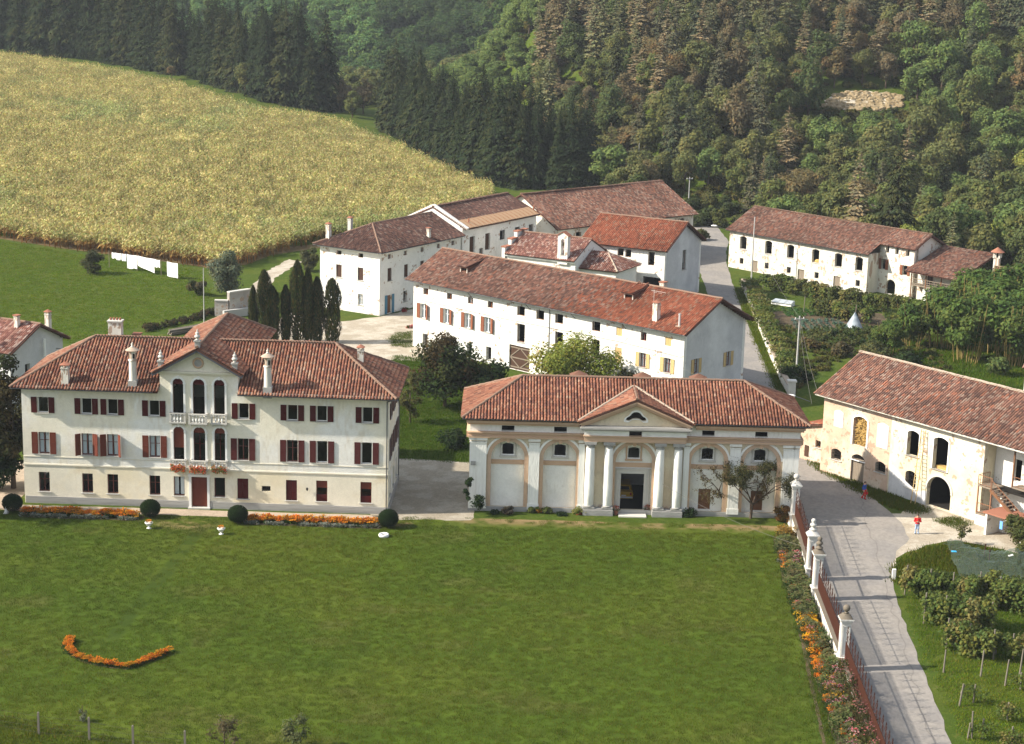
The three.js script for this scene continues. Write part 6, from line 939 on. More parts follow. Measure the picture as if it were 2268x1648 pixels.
for (const [z0, z1, l] of [[-149.3, -136.6, 'low wall with rusty iron railing between the wing and the gate'], [-130.9, -118.2, 'low wall with rusty iron railing between the gate and the near pillar'], [-117.0, -98, 'low wall with rusty iron railing running out of the picture at the bottom']]) {
  const a = V(fenceX(z0), 0, z0), b = V(fenceX(z1), 0, z1), f = thing('railing', l, 'railing', [0, 0, 0], 0, 'railings along the road');
  const up = (y) => [a.clone().setY(y), b.clone().setY(y)], L = a.distanceTo(b);
  part(f, 'low_wall', beam(...up(.5), .42, 1.0), M.fenceWall); part(f, 'coping', beam(...up(1.06), .54, .14), M.lichen);
  part(f, 'rail', [beam(...up(1.25), .03, .04), beam(...up(2.05), .03, .05)], M.rust); const bars = [], n = Math.round(L / .10); for (let i = 1; i < n; i++) { const p = a.clone().lerp(b, i / n); bars.push(new THREE.BoxGeometry(.042, 1.1 + (i % 2) * .16, .042).rotateY(.7).translate(p.x, 1.13 + .63, p.z)); }
  part(f, 'bars', merge(bars), M.rust).userData.kind = 'stuff';
  part(f, 'top_rail', beam(...up(3.0), .026, .03), M.rust); const m = Math.round(L / 1.1); for (let i = 0; i < m; i++) { const p = a.clone().lerp(b, (i + .5) / m), q = [bar(V(p.x, 2.2, p.z), V(p.x, 3.5, p.z), .022, 5), new THREE.ConeGeometry(.05, .2, 5).translate(p.x, 3.58, p.z)]; for (const e of [-1, 1]) q.push(bar(V(p.x, 3.06, p.z), V(p.x, 3.3, p.z + e * .2), .016, 4), bar(V(p.x, 3.3, p.z + e * .2), V(p.x, 3.4, p.z + e * .08), .016, 4), bar(V(p.x, 2.5, p.z + e * .36), V(p.x, 2.98, p.z), .016, 4)); part(f, 'finial', merge(q), M.rust); }
}
{ seed(4009); const l = []; for (let z = -130.5; z < -98; z += .34) if (z > -116.8 && (gn2(.3, z / 26) > .36 || z > -110)) l.push([place(fenceX(z) - rr(.05, .35), rr(.2, .7), z, rr(.9, 1.6), rr(0, 6), rr(1.2, 2.2)), [rr(.7, 1.1), rr(.7, 1), .8]]); const t = thing('climbing_roses', 'reddish climbing roses and bushes growing through the railing by the road', 'climber', [0, 0, 0]); scatter('climber_leaves', null, null, flowerPatch(8, [[.16, .08, .05], [.34, .14, .14]], [[.085, .085, .03], [.07, .09, .025], [.09, .07, .03]], .42, .8, 10, 120, .1), M.leaf, l, t); part(t, 'stems', Array.from({ length: 24 }, (_, i) => { const z = -113 + i * .6; return bar(V(fenceX(z) - .25, 0, z), V(fenceX(z) - .1, 1.8, z + .1), .02, 5); }), M.bark); }
{ const g = thing('iron_gate', 'rusty iron double gate closed between the two gate pillars', 'gate', [0, 0, 0]), a = V(fenceX(-135.6), 0, -135.6), b = V(fenceX(-131.9), 0, -131.9), c = a.clone().lerp(b, .5); for (const [p, q] of [[a, c], [c, b]]) { const l = [beam(p.clone().setY(.2), q.clone().setY(.2), .04, .08), beam(p.clone().setY(1.3), q.clone().setY(1.3), .04, .06), beam(p.clone().setY(2.7), q.clone().setY(2.7), .04, .08)]; for (let i = 0; i <= 14; i++) { const s = p.clone().lerp(q, i / 14); l.push(bar(s.clone().setY(.1), s.clone().setY(2.9 + .3 * Math.sin(i / 14 * 3.14)), i % 14 ? .018 : .035, 5)); } part(g, 'gate_leaf', merge(l), M.rust); } }
// ---------- washing line ----------
seed(4002);
{ const A = [G(242, 593), G(304, 601), G(357, 612)], cloth = plain(.82, .82, .82, 1, { side: THREE.DoubleSide });
  A.forEach((p, i) => solo('washing_pole', ['thin washing line pole left of the hanging sheets', 'thin washing line pole between the hanging sheets', 'thin washing line pole right of the big sheet'][i], 'pole', [bar(V(p.x, 0, p.z), V(p.x, 2.5, p.z), .05, 6)], M.greyWood, 'washing line poles'));
  const end = G(410, 622); solo('washing_line', 'thin wire carrying the white washing across the meadow', 'washing line', [bar(A[0].clone().setY(2.35), A[1].clone().setY(2.35), .015, 4), bar(A[1].clone().setY(2.35), A[2].clone().setY(2.35), .015, 4), bar(A[2].clone().setY(2.35), end.clone().setY(2.35), .015, 4)], M.iron);
  const sheet = (p, q, h0, h1, l, sag = .06) => { const nx = 14, ny = 10, pos = [], idx = []; for (let j = 0; j <= ny; j++) for (let i = 0; i <= nx; i++) { const t = i / nx, v = j / ny, b = p.clone().lerp(q, t), w = .09 * Math.sin(t * 11 + l.length) * v + .12 * v * v; pos.push(b.x + w * .3, 2.33 - sag * Math.sin(t * 3.14) - v * .82 * lerp(h0, h1, t) - .05 * Math.sin(t * 7) * v, b.z + w); } for (let j = 0; j < ny; j++) for (let i = 0; i < nx; i++) { const a = j * (nx + 1) + i; idx.push(a, a + nx + 1, a + 1, a + 1, a + nx + 1, a + nx + 2); } const g = new THREE.BufferGeometry(); g.setAttribute('position', new THREE.Float32BufferAttribute(pos, 3)); g.setIndex(idx); g.computeVertexNormals(); solo('hanging_sheet', l, 'washing', g, cloth, 'washing on the line'); };
  const at = (i, t) => A[i].clone().lerp(A[i + 1] || end, t);
  sheet(at(0, .1), at(0, .24), 1.0, 1.0, 'small white towel at the left end of the washing'); sheet(at(0, .26), at(0, .44), 1.2, 1.2, 'white pillowcase second from the left on the washing line'); sheet(at(0, .46), at(0, .62), 1.2, 1.3, 'white pillowcase third from the left on the washing line'); sheet(at(0, .64), at(0, .99), 2.5, 2.4, 'square white bed sheet left of the middle pole'); sheet(at(1, .02), at(1, .72), 1.7, 2.5, 'largest white bed sheet, hanging right of the middle pole'); sheet(at(1, .72), at(1, .95), 1.3, 1.3, 'short white cloth overlapping the largest sheet\'s right end'); sheet(at(2, .25), at(2, .7), 2.5, 2.6, 'separate white sheet hanging alone at the right end');
}
// ---------- poles, wires, lamps ----------
M.concrete = plain(.42, .41, .39, .95);
const POLES = [[452, 716, 7.1, .08, 0, 'thin pale pole behind the villa by the stone wall'], [1763, 836, 7.2, .13, 1, 'concrete pole with a crossarm standing in the garden by the road'], [1664, 621, 9.6, .12, 0, 'tall pole before the stone stable\'s left end'], [1524, 470, 6.6, .12, 1, 'distant pole with a crossarm right of the rear barn'], [1412, 412, 8.5, .09, 0, 'thin pole rising above the ridge of the rear barn']].map(([x, y, h, r, arm, l]) => { const p = G(x, y), t = thing('utility_pole', l, 'pole', p, .4); part(t, 'pole', cyl(r, r * .6, h, 8), M.concrete); if (arm) { part(t, 'crossarm', box(1.3, .1, .1, 0, h - .35, 0), M.concrete); part(t, 'insulator', [-.55, 0, .55].map((k) => cyl(.05, .04, .16, 6, k, h - .3, 0)), M.white); } return p.clone().setY(h - .2); });
function wire(label, a, b, sag = .8, r = .014) { const pts = []; for (let i = 0; i <= 12; i++) { const t = i / 12; pts.push(a.clone().lerp(b, t).add(V(0, -sag * 4 * t * (1 - t), 0))); } solo('overhead_wire', label, 'wire', new THREE.TubeGeometry(new THREE.CatmullRomCurve3(pts), 16, r, 4), M.wire); }
M.wire = plain(.16, .15, .135, .8);
wire('overhead wire from the tall stable pole down to the garden pole', POLES[2].clone().add(V(0, -2.5, 0)), POLES[1], .8); wire('overhead wire from the garden pole to the hay barn corner, upper of two', POLES[1], V(28.9, 7.6, -166.6), .5); wire('overhead wire from the garden pole to the hay barn corner, lower of two', POLES[1].clone().add(V(0, -.5, 0)), V(28.4, 6.6, -166.9), .6); wire('pale wire from the wing portico down to the gate pillar', V(13.2, 3.2, -150.6), V(23.7, 2.6, -136),   .5, .011); wire('wire slanting from the long farmhouse end wall over the lane', V(17.9, 4.8, -189.5), V(26.9, 4.2, -166.6), .3, .011);
for (const [p, turn, l] of [[V(28.3, 7.0, -167.4), Math.PI, 'white street lamp on an arm at the hay barn\'s left corner'], [V(32.7, 6.2, -280.6), Math.PI * .95, 'white street lamp on an arm at the stable\'s left corner']]) { const t = thing('street_lamp', l, 'street lamp', p, turn, 'street lamps on walls'); part(t, 'arm', bar(V(0, -.3, 0), V(1.5, .2, 0), .035), M.gutter); part(t, 'lamp_head', new THREE.SphereGeometry(.5, 12, 8).scale(1, .28, .4).translate(1.9, .22, 0), M.white); }
// ---------- walls, hedges and small structures ----------
M.rubble = plaster([.44, .41, .37], [.34, .31, .28], [.24, .22, .2], 321, { rep: 4, amount: .9, spots: .4, bump: .05 });
{ const w = thing('garden_wall', 'stepped grey stone wall with pale coping behind the cypresses', 'wall', [0, 0, 0]); const a = G(476, 700), b = G(506, 700), c = G(552, 694), d = G(600, 690); for (const [p, q, h] of [[a, b, 2.0], [b, c, 3.1], [c, d, 2.1]]) { part(w, 'masonry', beam(p.clone().setY(h / 2), q.clone().setY(h / 2), .5, h), M.rubble); part(w, 'coping', beam(p.clone().setY(h + .06), q.clone().setY(h + .06), .62, .14), M.stone); } const e = G(495, 706), f = G(565, 697); part(w, 'lower_wall', beam(e.clone().setY(.5), f.clone().setY(.5), .4, 1.0), M.concrete); }
{ const p = [G(1645, 634), G(1660, 668), G(1682, 724), G(1708, 787), G(1735, 850), G(1752, 880)], w = thing('road_wall', 'low pale stone wall curving along the right side of the road', 'wall', [0, 0, 0]); for (let i = 0; i + 1 < p.length; i++) { part(w, 'masonry', beam(p[i].clone().setY(.5), p[i + 1].clone().setY(.5), .5, 1.0), M.fenceWall); part(w, 'coping', beam(p[i].clone().setY(1.05), p[i + 1].clone().setY(1.05), .62, .12), M.mortar); } const e = p[5]; part(w, 'end_pillar', [boxUp(.8, 1.7, .8, e.x, 0, e.z), boxUp(1.0, .16, 1.0, e.x, 1.7, e.z)], M.fenceWall); }
turf('wall_weeds', 'weeds growing along the foot of the road wall', [P2(1632, 640), P2(1645, 640), P2(1682, 740), P2(1742, 880), P2(1722, 870), P2(1668, 740)], .5, 2.0, () => [1.1, 1.05, .8]);
{ // small cream outbuilding against the barn's left end
  const a = R(52.3), c = Math.cos(a), s = Math.sin(a), ox = 28.61 + .7 * (c + s), oz = -167.26 + .7 * (s - c); const b = thing('lean_to', 'small cream outbuilding with a tiled roof against the hay barn\'s left end', 'outbuilding', [ox - 4.2 * c + 1.6 * s, 0, oz - 4.2 * s - 1.6 * c], -a); const L = 4.15, w = 4; wall(b, 'f', L, w, 3.3, M.pinkWall, [W(2.3, 1.6, 2.3, .7)], { pts: [[0, 0], [L, 0], [L, 4.4], [0, 3.3]] }); wall(b, 'l', L, w, 3.3, M.pinkWall); windowIn(b, 'f', L, w, W(2.3, 1.6, 2.3, .7), { kind: 'frame', frame: M.wood }); roofPlane(b, [[-.3, 3.25, -w - .2], [-.3, 3.25, .3], [L, 4.45, .3], [L, 4.45, -w - .2]], 'red'); part(b, 'notice_board', box(.5, 1.1, .06, .9, .95, .04), M.darkWood); }
seed(4003);
{ // houses that show only partly at the right
  const p = G(2188, 690), b = thing('small_house', 'small tiled house with a big ornate chimney behind the bamboo at right', 'house', p, -.55); shell(b, { L: 8, W: 6, hE: 4.2, rise: 1.6, ov: .4, pal: 'old' }, M.oldWhite); const c = new THREE.Group(); c.name = 'ornate_chimney'; c.position.set(-.4, 0, -3.6); b.add(c); part(c, 'stack', boxUp(.8, 7.0, .8), M.oldWhite); part(c, 'vent', [0, 1, 2, 3].map((i) => boxUp(.24, .8, .24, (i % 2 ? 1 : -1) * .38, 7.0, (i < 2 ? 1 : -1) * .38)), M.oldWhite); part(c, 'cap', [new THREE.ConeGeometry(1.0, .7, 8).translate(0, 8.2, 0), cyl(.9, .9, .08, 8, 0, 7.8, 0)], M.terracotta);
  const q = G(2263, 905), d = thing('white_outbuilding', 'small white building with a chimney behind the hay barn ridge, at the right edge', 'outbuilding', q, -.5); shell(d, { L: 7, W: 5, hE: 4.6, rise: 1.2, ov: .3, pal: 'pale' }, M.whiteWall, { f: [W(1, 3.4, 4.1, .5)] }); chimney(d, .9, 4.4, -1.6, 1.2, 1.8, M.whiteWall, { cap: 'slab' }); }
for (const [x, y, r, h, cols, sd] of [[1540, 502, 2.2, 3.2, BRD.dark, 1], [1566, 498, 2.6, 4.2, BRD.dark, 2], [1594, 503, 2.4, 4.0, BRD.green, 3], [1552, 532, 1.8, 2.4, BRD.green, 4], [1530, 478, 2.6, 4.5, BRD.dark, 5], [1580, 478, 3, 5.5, BRD.olive, 6], [1608, 482, 2.6, 5, BRD.dark, 7]]) bush('bush', ['', 'dark bush at the right corner of the rear barn', 'large dark bush where the road turns behind the rear barn', 'green bush at the road end by the stable lamp', 'low green bush beside the far end of the road', 'dark bush behind the rear barn\'s right gable', 'tall olive bush behind the far road end', 'dark bush just left of the stable roof'][sd], x, y, r, h, cols, { n: 1500, size: .4, sd: 880 + sd, lobes: 12 });
// hedge and rubble bank behind the villa
seed(4004);
{ const h = thing('hedge', 'dry brownish hedge on the bank between the meadow and the villa', 'hedge', [0, 0, 0]), L = []; along([P2(322, 735), P2(400, 718), P2(480, 694)], .8, .3).forEach(([x, z], i) => L.push([place(x, 0, z, rr(.7, 1.15)), [rr(.8, 1.2), rr(.8, 1.05), 1]])); scatter('hedge_plants', null, null, crownGeo({ r: .75, h: 1.3, y0: -.1, n: 260, size: .2, cols: [[.085, .065, .032], [.06, .06, .025], [.05, .06, .022]], lobes: 6, sd: 88 }), M.leaf, L, h);
  const g = thing('timber_stack', 'long grey stack of poles and stones along the bank behind the villa', 'stack', [0, 0, 0]), a = G(372, 744), b = G(500, 722); for (let i = 0; i < 9; i++) part(g, 'log', bar(a.clone().add(V(rr(-.5, .5), .15 + (i % 3) * .22, (Math.floor(i / 3) - 1) * .28)), b.clone().add(V(rr(-.6, .6), .15 + (i % 3) * .22, (Math.floor(i / 3) - 1) * .28)), .12, 6), i % 2 ? M.greyWood : M.greyBark); }
// ---------- kitchen garden, vines and bamboo on the right ----------
M.oldConcrete = plain(.20, .175, .145, .95);
function vineRow(label, a, b, h, w, { n = 150, cols = B2.vine, group = 'vine rows', leaf = .2, posts = 3, sd = 1, gap = .15 } = {}) { // trained vines: posts, wire and hanging leaf masses
  seed(sd); const t = thing('grapevine', label, 'grapevine', [0, 0, 0], 0, group), L = new Leaves(), len = a.distanceTo(b), dir = b.clone().sub(a).normalize(), side = V(-dir.z, 0, dir.x), m = Math.ceil(len / .55);
  for (let i = 0; i < m; i++) { if (rnd() < gap) continue; const c = a.clone().addScaledVector(dir, (i + .5) / m * len), top = h * rr(.8, 1.12), wd = w * rr(.75, 1.15), off = rr(-.2, .2) * w, k = pick(cols), low = rnd() < .5 ? .1 : .35; for (let j = 0; j < n; j++) { const u = Math.pow(rnd(), .6), q = rr(-1, 1), y = lerp(low * h, top, u), o = side.clone().multiplyScalar(q * wd / 2 * (u > .75 ? 1 : .8) + off).addScaledVector(dir, rr(-.42, .42)); L.leaf(c.clone().add(o).add(V(0, y - .12 * q * q, 0)), V(rr(-1, 1), -.4, rr(-1, 1)).normalize(), V(rr(-.5, .5), 1, rr(-.5, .5)).addScaledVector(side, q * .7).normalize(), leaf * rr(.7, 1.3), leaf * rr(.7, 1.1), tint(k, .35)); } }
  part(t, 'foliage', L.geo(), M.leaf); for (let i = 0; i < posts; i++) { const p = a.clone().lerp(b, posts === 1 ? .5 : i / (posts - 1)); part(t, 'post', bar(p.clone().add(V(0, -.1, 0)), p.clone().add(V(rr(-.1, .1), h * 1.02, rr(-.1, .1))), .06, 6), M.greyBark); }
  return t;
}
vineRow('dense vine row at the top of the roadside vineyard, below the green net', G(2003, 1322), G(2160, 1345), 2.4, 2.9, { n: 420, leaf: .27, sd: 11, gap: .05, posts: 4 }); vineRow('dense vine row at the upper right of the vineyard, reaching the picture edge', G(2165, 1335), G(2310, 1372), 2.4, 2.9, { n: 420, leaf: .27, sd: 12, gap: .06, posts: 4 });
vineRow('vine row in the middle of the vineyard', G(2045, 1385), G(2195, 1408), 2.4, 2.9, { n: 420, leaf: .27, sd: 13, gap: .05, posts: 4 }); vineRow('short vine row at the front of the dense vines', G(2095, 1440), G(2200, 1462), 2.2, 2.2, { n: 360, leaf: .26, sd: 14, gap: .1, posts: 3 }); vineRow('thin yellowing vine row at the right edge of the vineyard', G(2205, 1450), G(2320, 1480), 1.8, 1.6, { sd: 15, n: 170, leaf: .24, gap: .2, posts: 4 });
for (const [x, y, l, n] of [[2150, 1560, 'young thin vine tied to a stake, upper left of the sparse vines', 60], [2225, 1600, 'yellow green young vine at the right edge of the sparse vines', 110], [2255, 1530, 'young vine by the right edge under the dense rows', 70], [2170, 1640, 'young vine at the very bottom of the vineyard', 60], [2235, 1655, 'leafy young vine in the bottom right corner', 100]]) vineRow(l, G(x - 16, y), G(x + 26, y + 4), 1.3, .8, { sd: x, n, gap: .0, posts: 1, leaf: .17, group: 'young vines' });
for (const [x, y, h, l] of [[2090, 1490, 1.7, 'leaning grey vine post below the front vine row'], [2172, 1500, 1.9, 'tall grey vine stake in the middle of the vineyard grass'], [2124, 1570, 1.6, 'forked grey vine post on the grass near the road'], [2152, 1640, 1.9, 'thick grey vine post at the bottom of the vineyard'], [2143, 1640, 1.1, 'short thin stake beside the thick vine post'], [2226, 1520, 1.9, 'thin grey stake right of the middle vine stake'], [2258, 1500, 1.9, 'thin grey stake near the right edge']]) { const p = G(x, y), t = thing('vine_post', l, 'post', p, 0, 'vine posts'); part(t, 'post', bar(V(0, -.1, 0), V(rr(-.12, .16), h, rr(-.1, .1)), .075, 7, .05), M.greyBark); if (l.includes('forked')) part(t, 'fork', bar(V(.02, h * .55, 0), V(.26, h * .95, .05), .04, 6), M.greyBark); }
{ // mound with a dark green net over its back
  const a = G(2052, 1232), n = thing('netting', 'dark green net spread over the bank above the vines', 'net', [0, 0, 0]), pos = [], idx = [], uvs = [], nx = 96, ny = 44, c0 = [P2(2085, 1225), P2(2300, 1250), P2(2300, 1335), P2(2130, 1290)]; const f = fbm(6, 3, 123);
  for (let j = 0; j <= ny; j++) for (let i = 0; i <= nx; i++) { const u = i / nx, v = j / ny, x = lerp(lerp(c0[0][0], c0[1][0], u), lerp(c0[3][0], c0[2][0], u), v), z = lerp(lerp(c0[0][1], c0[1][1], u), lerp(c0[3][1], c0[2][1], u), v); pos.push(x, .2 + 1.9 * f(u * 1.2, v * .8) * Math.sin(3.14 * Math.min(1, .15 + v)) , z); }
  for (let j = 0; j <= ny; j++) for (let i = 0; i <= nx; i++) { const k = (j * (nx + 1) + i) * 3, strand = (q, wx, wz) => { const o = uvs.length / 3; for (const [m, e] of [[k, 0], [k, 1], [q, 0], [q, 1]]) uvs.push(pos[m] + wx * e, pos[m + 1], pos[m + 2] + wz * e); idx.push(o, o + 1, o + 2, o + 1, o + 3, o + 2); }; if (i < nx) strand(k + 3, 0, .02); if (j < ny) strand(k + (nx + 1) * 3, .02, 0); }
  const g = new THREE.BufferGeometry(); g.setAttribute('position', new THREE.Float32BufferAttribute(uvs, 3)); g.setIndex(idx); g.computeVertexNormals(); part(n, 'net', g, plain(.10, .135, .115, .9, { side: THREE.DoubleSide })); part(n, 'stake', [bar(G(2180, 1240), G(2180, 1240).add(V(0, 1.3, 0)), .05), bar(G(2190, 1250), G(2190, 1250).add(V(0, 1.2, 0)), .05)], M.rust);
  turf('bank_weeds', 'tall weeds on the rounded bank beside the farmyard', [P2(1985, 1262), P2(2040, 1222), P2(2120, 1208), P2(2200, 1224), P2(2290, 1250), P2(2290, 1330), P2(2120, 1300), P2(1990, 1300)], .42, 2.6, () => [1.05, .95, .75]);
  const cloth = G(2110, 1258); solo('plastic_sheet', 'scrap of bright blue plastic caught on the green net', 'plastic sheet', new RoundedBoxGeometry(.4, .07, .28, 2, .03).translate(cloth.x, 1.25, cloth.z), plain(.05, .35, .62)); const c2 = G(2236, 1262); solo('plastic_sheet', 'scrap of white plastic on the green net at right', 'plastic sheet', new RoundedBoxGeometry(.4, .08, .26, 2, .03).rotateZ(.3).translate(c2.x, 1.2, c2.z), M.white); }
bush('small_tree', 'small bare looking tree at the edge of the pale farmyard', 2128, 1208, .9, 1.9, BRD.olive, { n: 360, size: .18, sd: 91, cat: 'tree', y0: .5, open: .2, trunk: trunkGeo(1.9, .05, 5, .6, .3, 92) }); bush('bush', 'leafy green bush cut by the right edge before the barn stairs', 2262, 1210, 1.9, 3.6, BRD.green, { n: 2600, size: .22, sd: 93 }); bush('bush', 'green bush below the leafy bush at the right edge', 2268, 1245, 1.3, 2.2, BRD.green, { n: 1400, size: .2, sd: 94 });
solo('marker_stone', 'small white marker stone at the road edge by the vineyard', 'marker', (() => { const p = G(1979, 1284); return boxUp(.28, .85, .18, p.x, 0, p.z); })(), M.white);
vineRow('green vine row along the front of the stone stable, left half', G(1690, 640), G(1830, 668), 2.4, 2.2, { sd: 21, n: 260, leaf: .34, cols: BRD.green.concat(B2.vine), group: 'garden vines' }); vineRow('green vine row along the front of the stone stable, right half', G(1838, 672), G(2010, 700), 2.6, 2.4, { sd: 22, n: 260, leaf: .34, cols: BRD.green.concat(B2.vine), group: 'garden vines' }); vineRow('vine row behind the cold frame in the kitchen garden', G(1780, 694), G(1990, 728), 2.3, 2.2, { sd: 23, n: 240, leaf: .34, cols: BRD.green.concat(B2.vine), group: 'garden vines', gap: .2 });
vineRow('leafy vines hanging over the road wall, far part', G(1662, 645), G(1700, 742), 1.9, 2.6, { sd: 24, n: 130, leaf: .3, group: 'vines along the road wall' }); vineRow('leafy vines hanging over the road wall, near part', G(1705, 748), G(1752, 850), 1.9, 2.6, { sd: 25, n: 130, leaf: .3, group: 'vines along the road wall' });
{ const p = G(1734, 676), t = thing('cold_frame', 'white garden cold frame with a glazed sloping top', 'cold frame', p, -.6); t.scale.setScalar(.72); part(t, 'frame', [box(4.2, .5, .1, 0, .25, .8), box(4.2, .9, .1, 0, .45, -.8), box(.1, .7, 1.6, -2.1, .35, 0), box(.1, .7, 1.6, 2.1, .35, 0)], M.white); for (let i = 0; i < 3; i++) part(t, 'lid', box(1.3, .05, 1.75, -1.4 + i * 1.4, .74, 0).applyMatrix4(new THREE.Matrix4().makeRotationX(.24)), plain(.34, .37, .39, .4)); part(t, 'plants', crownGeo({ r: .5, h: .4, y0: .4, n: 120, size: .2, cols: B2.dark, sd: 3 }), M.leaf); }
{ const p = G(1892, 728), t = thing('garden_tent', 'pale blue white pyramid of plastic sheeting in the kitchen garden', 'cover', p, .3); part(t, 'sheet', new THREE.ConeGeometry(1.45, 2.2, 4, 3, true).rotateY(.5).translate(0, 1.1, 0), plain(.27, .31, .34, .5, { side: THREE.DoubleSide })); part(t, 'pole', bar(V(0, 0, 0), V(.1, 3.1, 0), .05), M.greyWood); }
seed(4005);
scatter('garden_undergrowth', 'tangle of low shrubs and weeds in the gardens by the road', 'undergrowth', crownGeo({ r: .9, h: 1.2, y0: -.1, n: 160, size: .3, cols: BRD.green.concat(BRD.olive), lobes: 6, sd: 557 }), M.leaf, (() => { const q = [P2(1692, 720), P2(1880, 742), P2(2050, 735), P2(2110, 830), P2(2000, 815), P2(1880, 780), P2(1800, 850), P2(1762, 880), P2(1735, 830)], l = [], xs = q.map((p) => p[0]), zs = q.map((p) => p[1]); for (let i = 0; i < 900; i++) { const x = rr(Math.min(...xs), Math.max(...xs)), z = rr(Math.min(...zs), Math.max(...zs)); if (inside(q, x, z) && gn2(x / 30, z / 30) > .42) { const v = rr(.7, 1.3); l.push([place(x, 0, z, rr(.35, .95)), [v * rr(.85, 1.35), v, v * .8]]); } } return l; })());
{ const bed = (name, label, quad, step, cols, r, h, sd) => { const g = crownGeo({ r, h, y0: -.05, n: 90, size: r * .5, cols, lobes: 5, sd }), list = [], xs = quad.map((p) => p[0]), zs = quad.map((p) => p[1]); for (let x = Math.min(...xs); x < Math.max(...xs); x += step) for (let z = Math.min(...zs); z < Math.max(...zs); z += step * 1.25) if (inside(quad, x, z)) list.push([place(x + rr(-.1, .1), 0, z + rr(-.1, .1), rr(.7, 1.2)), [rr(.8, 1.2), 1, rr(.8, 1.1)]]); scatter(name, label, 'garden bed', g, M.leaf, list); };
  bed('cabbage_bed', 'rows of blue green cabbages in the kitchen garden', [P2(1740, 705), P2(1870, 712), P2(1875, 735), P2(1760, 738)], .9, [[.10, .15, .11], [.13, .17, .13]], .4, .4, 5); bed('lettuce_bed', 'green vegetable bed behind the cabbages', [P2(1720, 682), P2(1850, 690), P2(1850, 703), P2(1735, 702)], .8, [[.06, .12, .03], [.08, .14, .04]], .42, .5, 6); bed('bean_bed', 'tall mixed beans and stakes at the right of the cabbages', [P2(1870, 735), P2(1990, 735), P2(2000, 775), P2(1760, 770), P2(1760, 745)], 1.3, [[.08, .10, .035], [.12, .11, .05], [.07, .09, .03]], .8, 1.3, 7); }
const bam = crownGeo({ r: 3.7, h: 8.4, y0: .5, n: 7500, size: .42, cols: B2.bamboo, lobes: 26, sd: 95, open: .12 });
const culms = (() => { seed(96); const g = []; for (let i = 0; i < 22; i++) { const x = rr(-1.6, 1.6), z = rr(-1.6, 1.6); g.push(bar(V(x, 0, z), V(x * 1.7 + rr(-.3, .3), rr(5, 7.5), z * 1.7), .05, 5, .025)); } return merge(g); })();
{ const spots = [[2020, 770, .75, 'small bamboo at the left of the bamboo grove, by the gallery house stairs'], [2085, 770, 1.05, 'tall bamboo behind the bean rows'], [2140, 800, 1.1, 'bamboo with bare culms showing at its foot'], [2195, 780, 1.25, 'tallest bamboo at the middle of the grove'], [2240, 810, 1.1, 'bamboo above the hay barn ridge at the right edge'], [2285, 800, 1.2, 'bamboo cut by the right edge of the picture'], [2160, 745, 1.2, 'bamboo at the back of the grove before the small house'], [2230, 740, 1.25, 'bamboo at the back right of the grove'], [1965, 790, .6, 'low bamboo at the near left corner of the grove']]; let first; spots.forEach(([x, y, s, l], i) => { const p = G(x, y); if (!i) { first = thing('bamboo_clump', l, 'bamboo', p, 0, 'bamboo grove'); part(first, 'foliage', bam, M.leaf); part(first, 'culms', culms, plain(.30, .22, .08)); first.scale.setScalar(s); } else copyOf(first, p, i * 1.3, s, l); }); }
for (const [x, y, r, h, l, cols, sd] of [[1935, 800, 2.2, 3.0, 'olive bush at the near edge of the kitchen garden', BRD.olive, 1], [1860, 790, 1.8, 2.2, 'dry brown bush behind the hay barn ridge', B2.dry, 2], [2010, 815, 2.4, 2.6, 'dark shaded bush under the bamboo', B2.dark, 3], [1790, 775, 1.6, 2.2, 'reddish flowering bush near the garden pole', [[.14, .10, .045], [.10, .10, .035]], 4], [1765, 850, 1.8, 2.6, 'dark bush at the foot of the garden pole', B2.dark, 5], [2210, 835, 1.6, 3.0, 'leafy young tree before the bamboo culms', BRD.acacia, 6], [2060, 640, 2.6, 5, 'green bush half hiding the gallery house', BRD.green, 7], [2110, 660, 3.0, 6, 'big green bush right of the gallery house', BRD.acacia, 8], [2250, 660, 4, 7, 'wide green tree at the right edge above the bamboo', BRD.green, 9], [2150, 620, 3.2, 6, 'green tree between the small house and the stable', BRD.olive, 10], [1980, 735, 1.5, 2.5, 'bush beside the gallery house stairs', BRD.olive, 11]]) bush('bush', l, x, y, r, h, cols, { n: Math.round(700 * r), size: .36, sd: 970 + sd, lobes: 12 });
// ---------- foreground fence at the lower left ----------
[[86, 1628, 1.45], [198, 1646, 1.45], [295, 1662, 1.45], [410, 1676, 1.45], [-20, 1612, 1.45]].forEach(([x, y, h], i) => { const p = G(x, y), t = thing('fence_post', ['concrete fence post at the bottom left, second from the picture edge', 'concrete fence post third from the left at the bottom', 'concrete fence post fourth from the left, cut by the bottom edge', 'rightmost concrete fence post, barely above the bottom edge', 'concrete fence post just past the left edge'][i], 'fence post', p, 0, 'fence posts at the bottom left'); part(t, 'post', boxUp(.12, h, .12), M.oldConcrete); part(t, 'top', new THREE.CylinderGeometry(.03, .085, .06, 4).rotateY(Math.PI / 4).translate(0, h + .03, 0), M.oldConcrete); });
{ const p = [[-20, 1612], [86, 1628], [198, 1646], [295, 1662], [410, 1676]].map(([x, y]) => G(x, y)), g = []; for (let i = 0; i + 1 < p.length; i++) for (const h of [.15, .5, .85, 1.2]) g.push(bar(p[i].clone().setY(h), p[i + 1].clone().setY(h), .008, 4)); solo('wire_fence', 'thin wire strung between the concrete fence posts', 'fence', g, M.iron); }
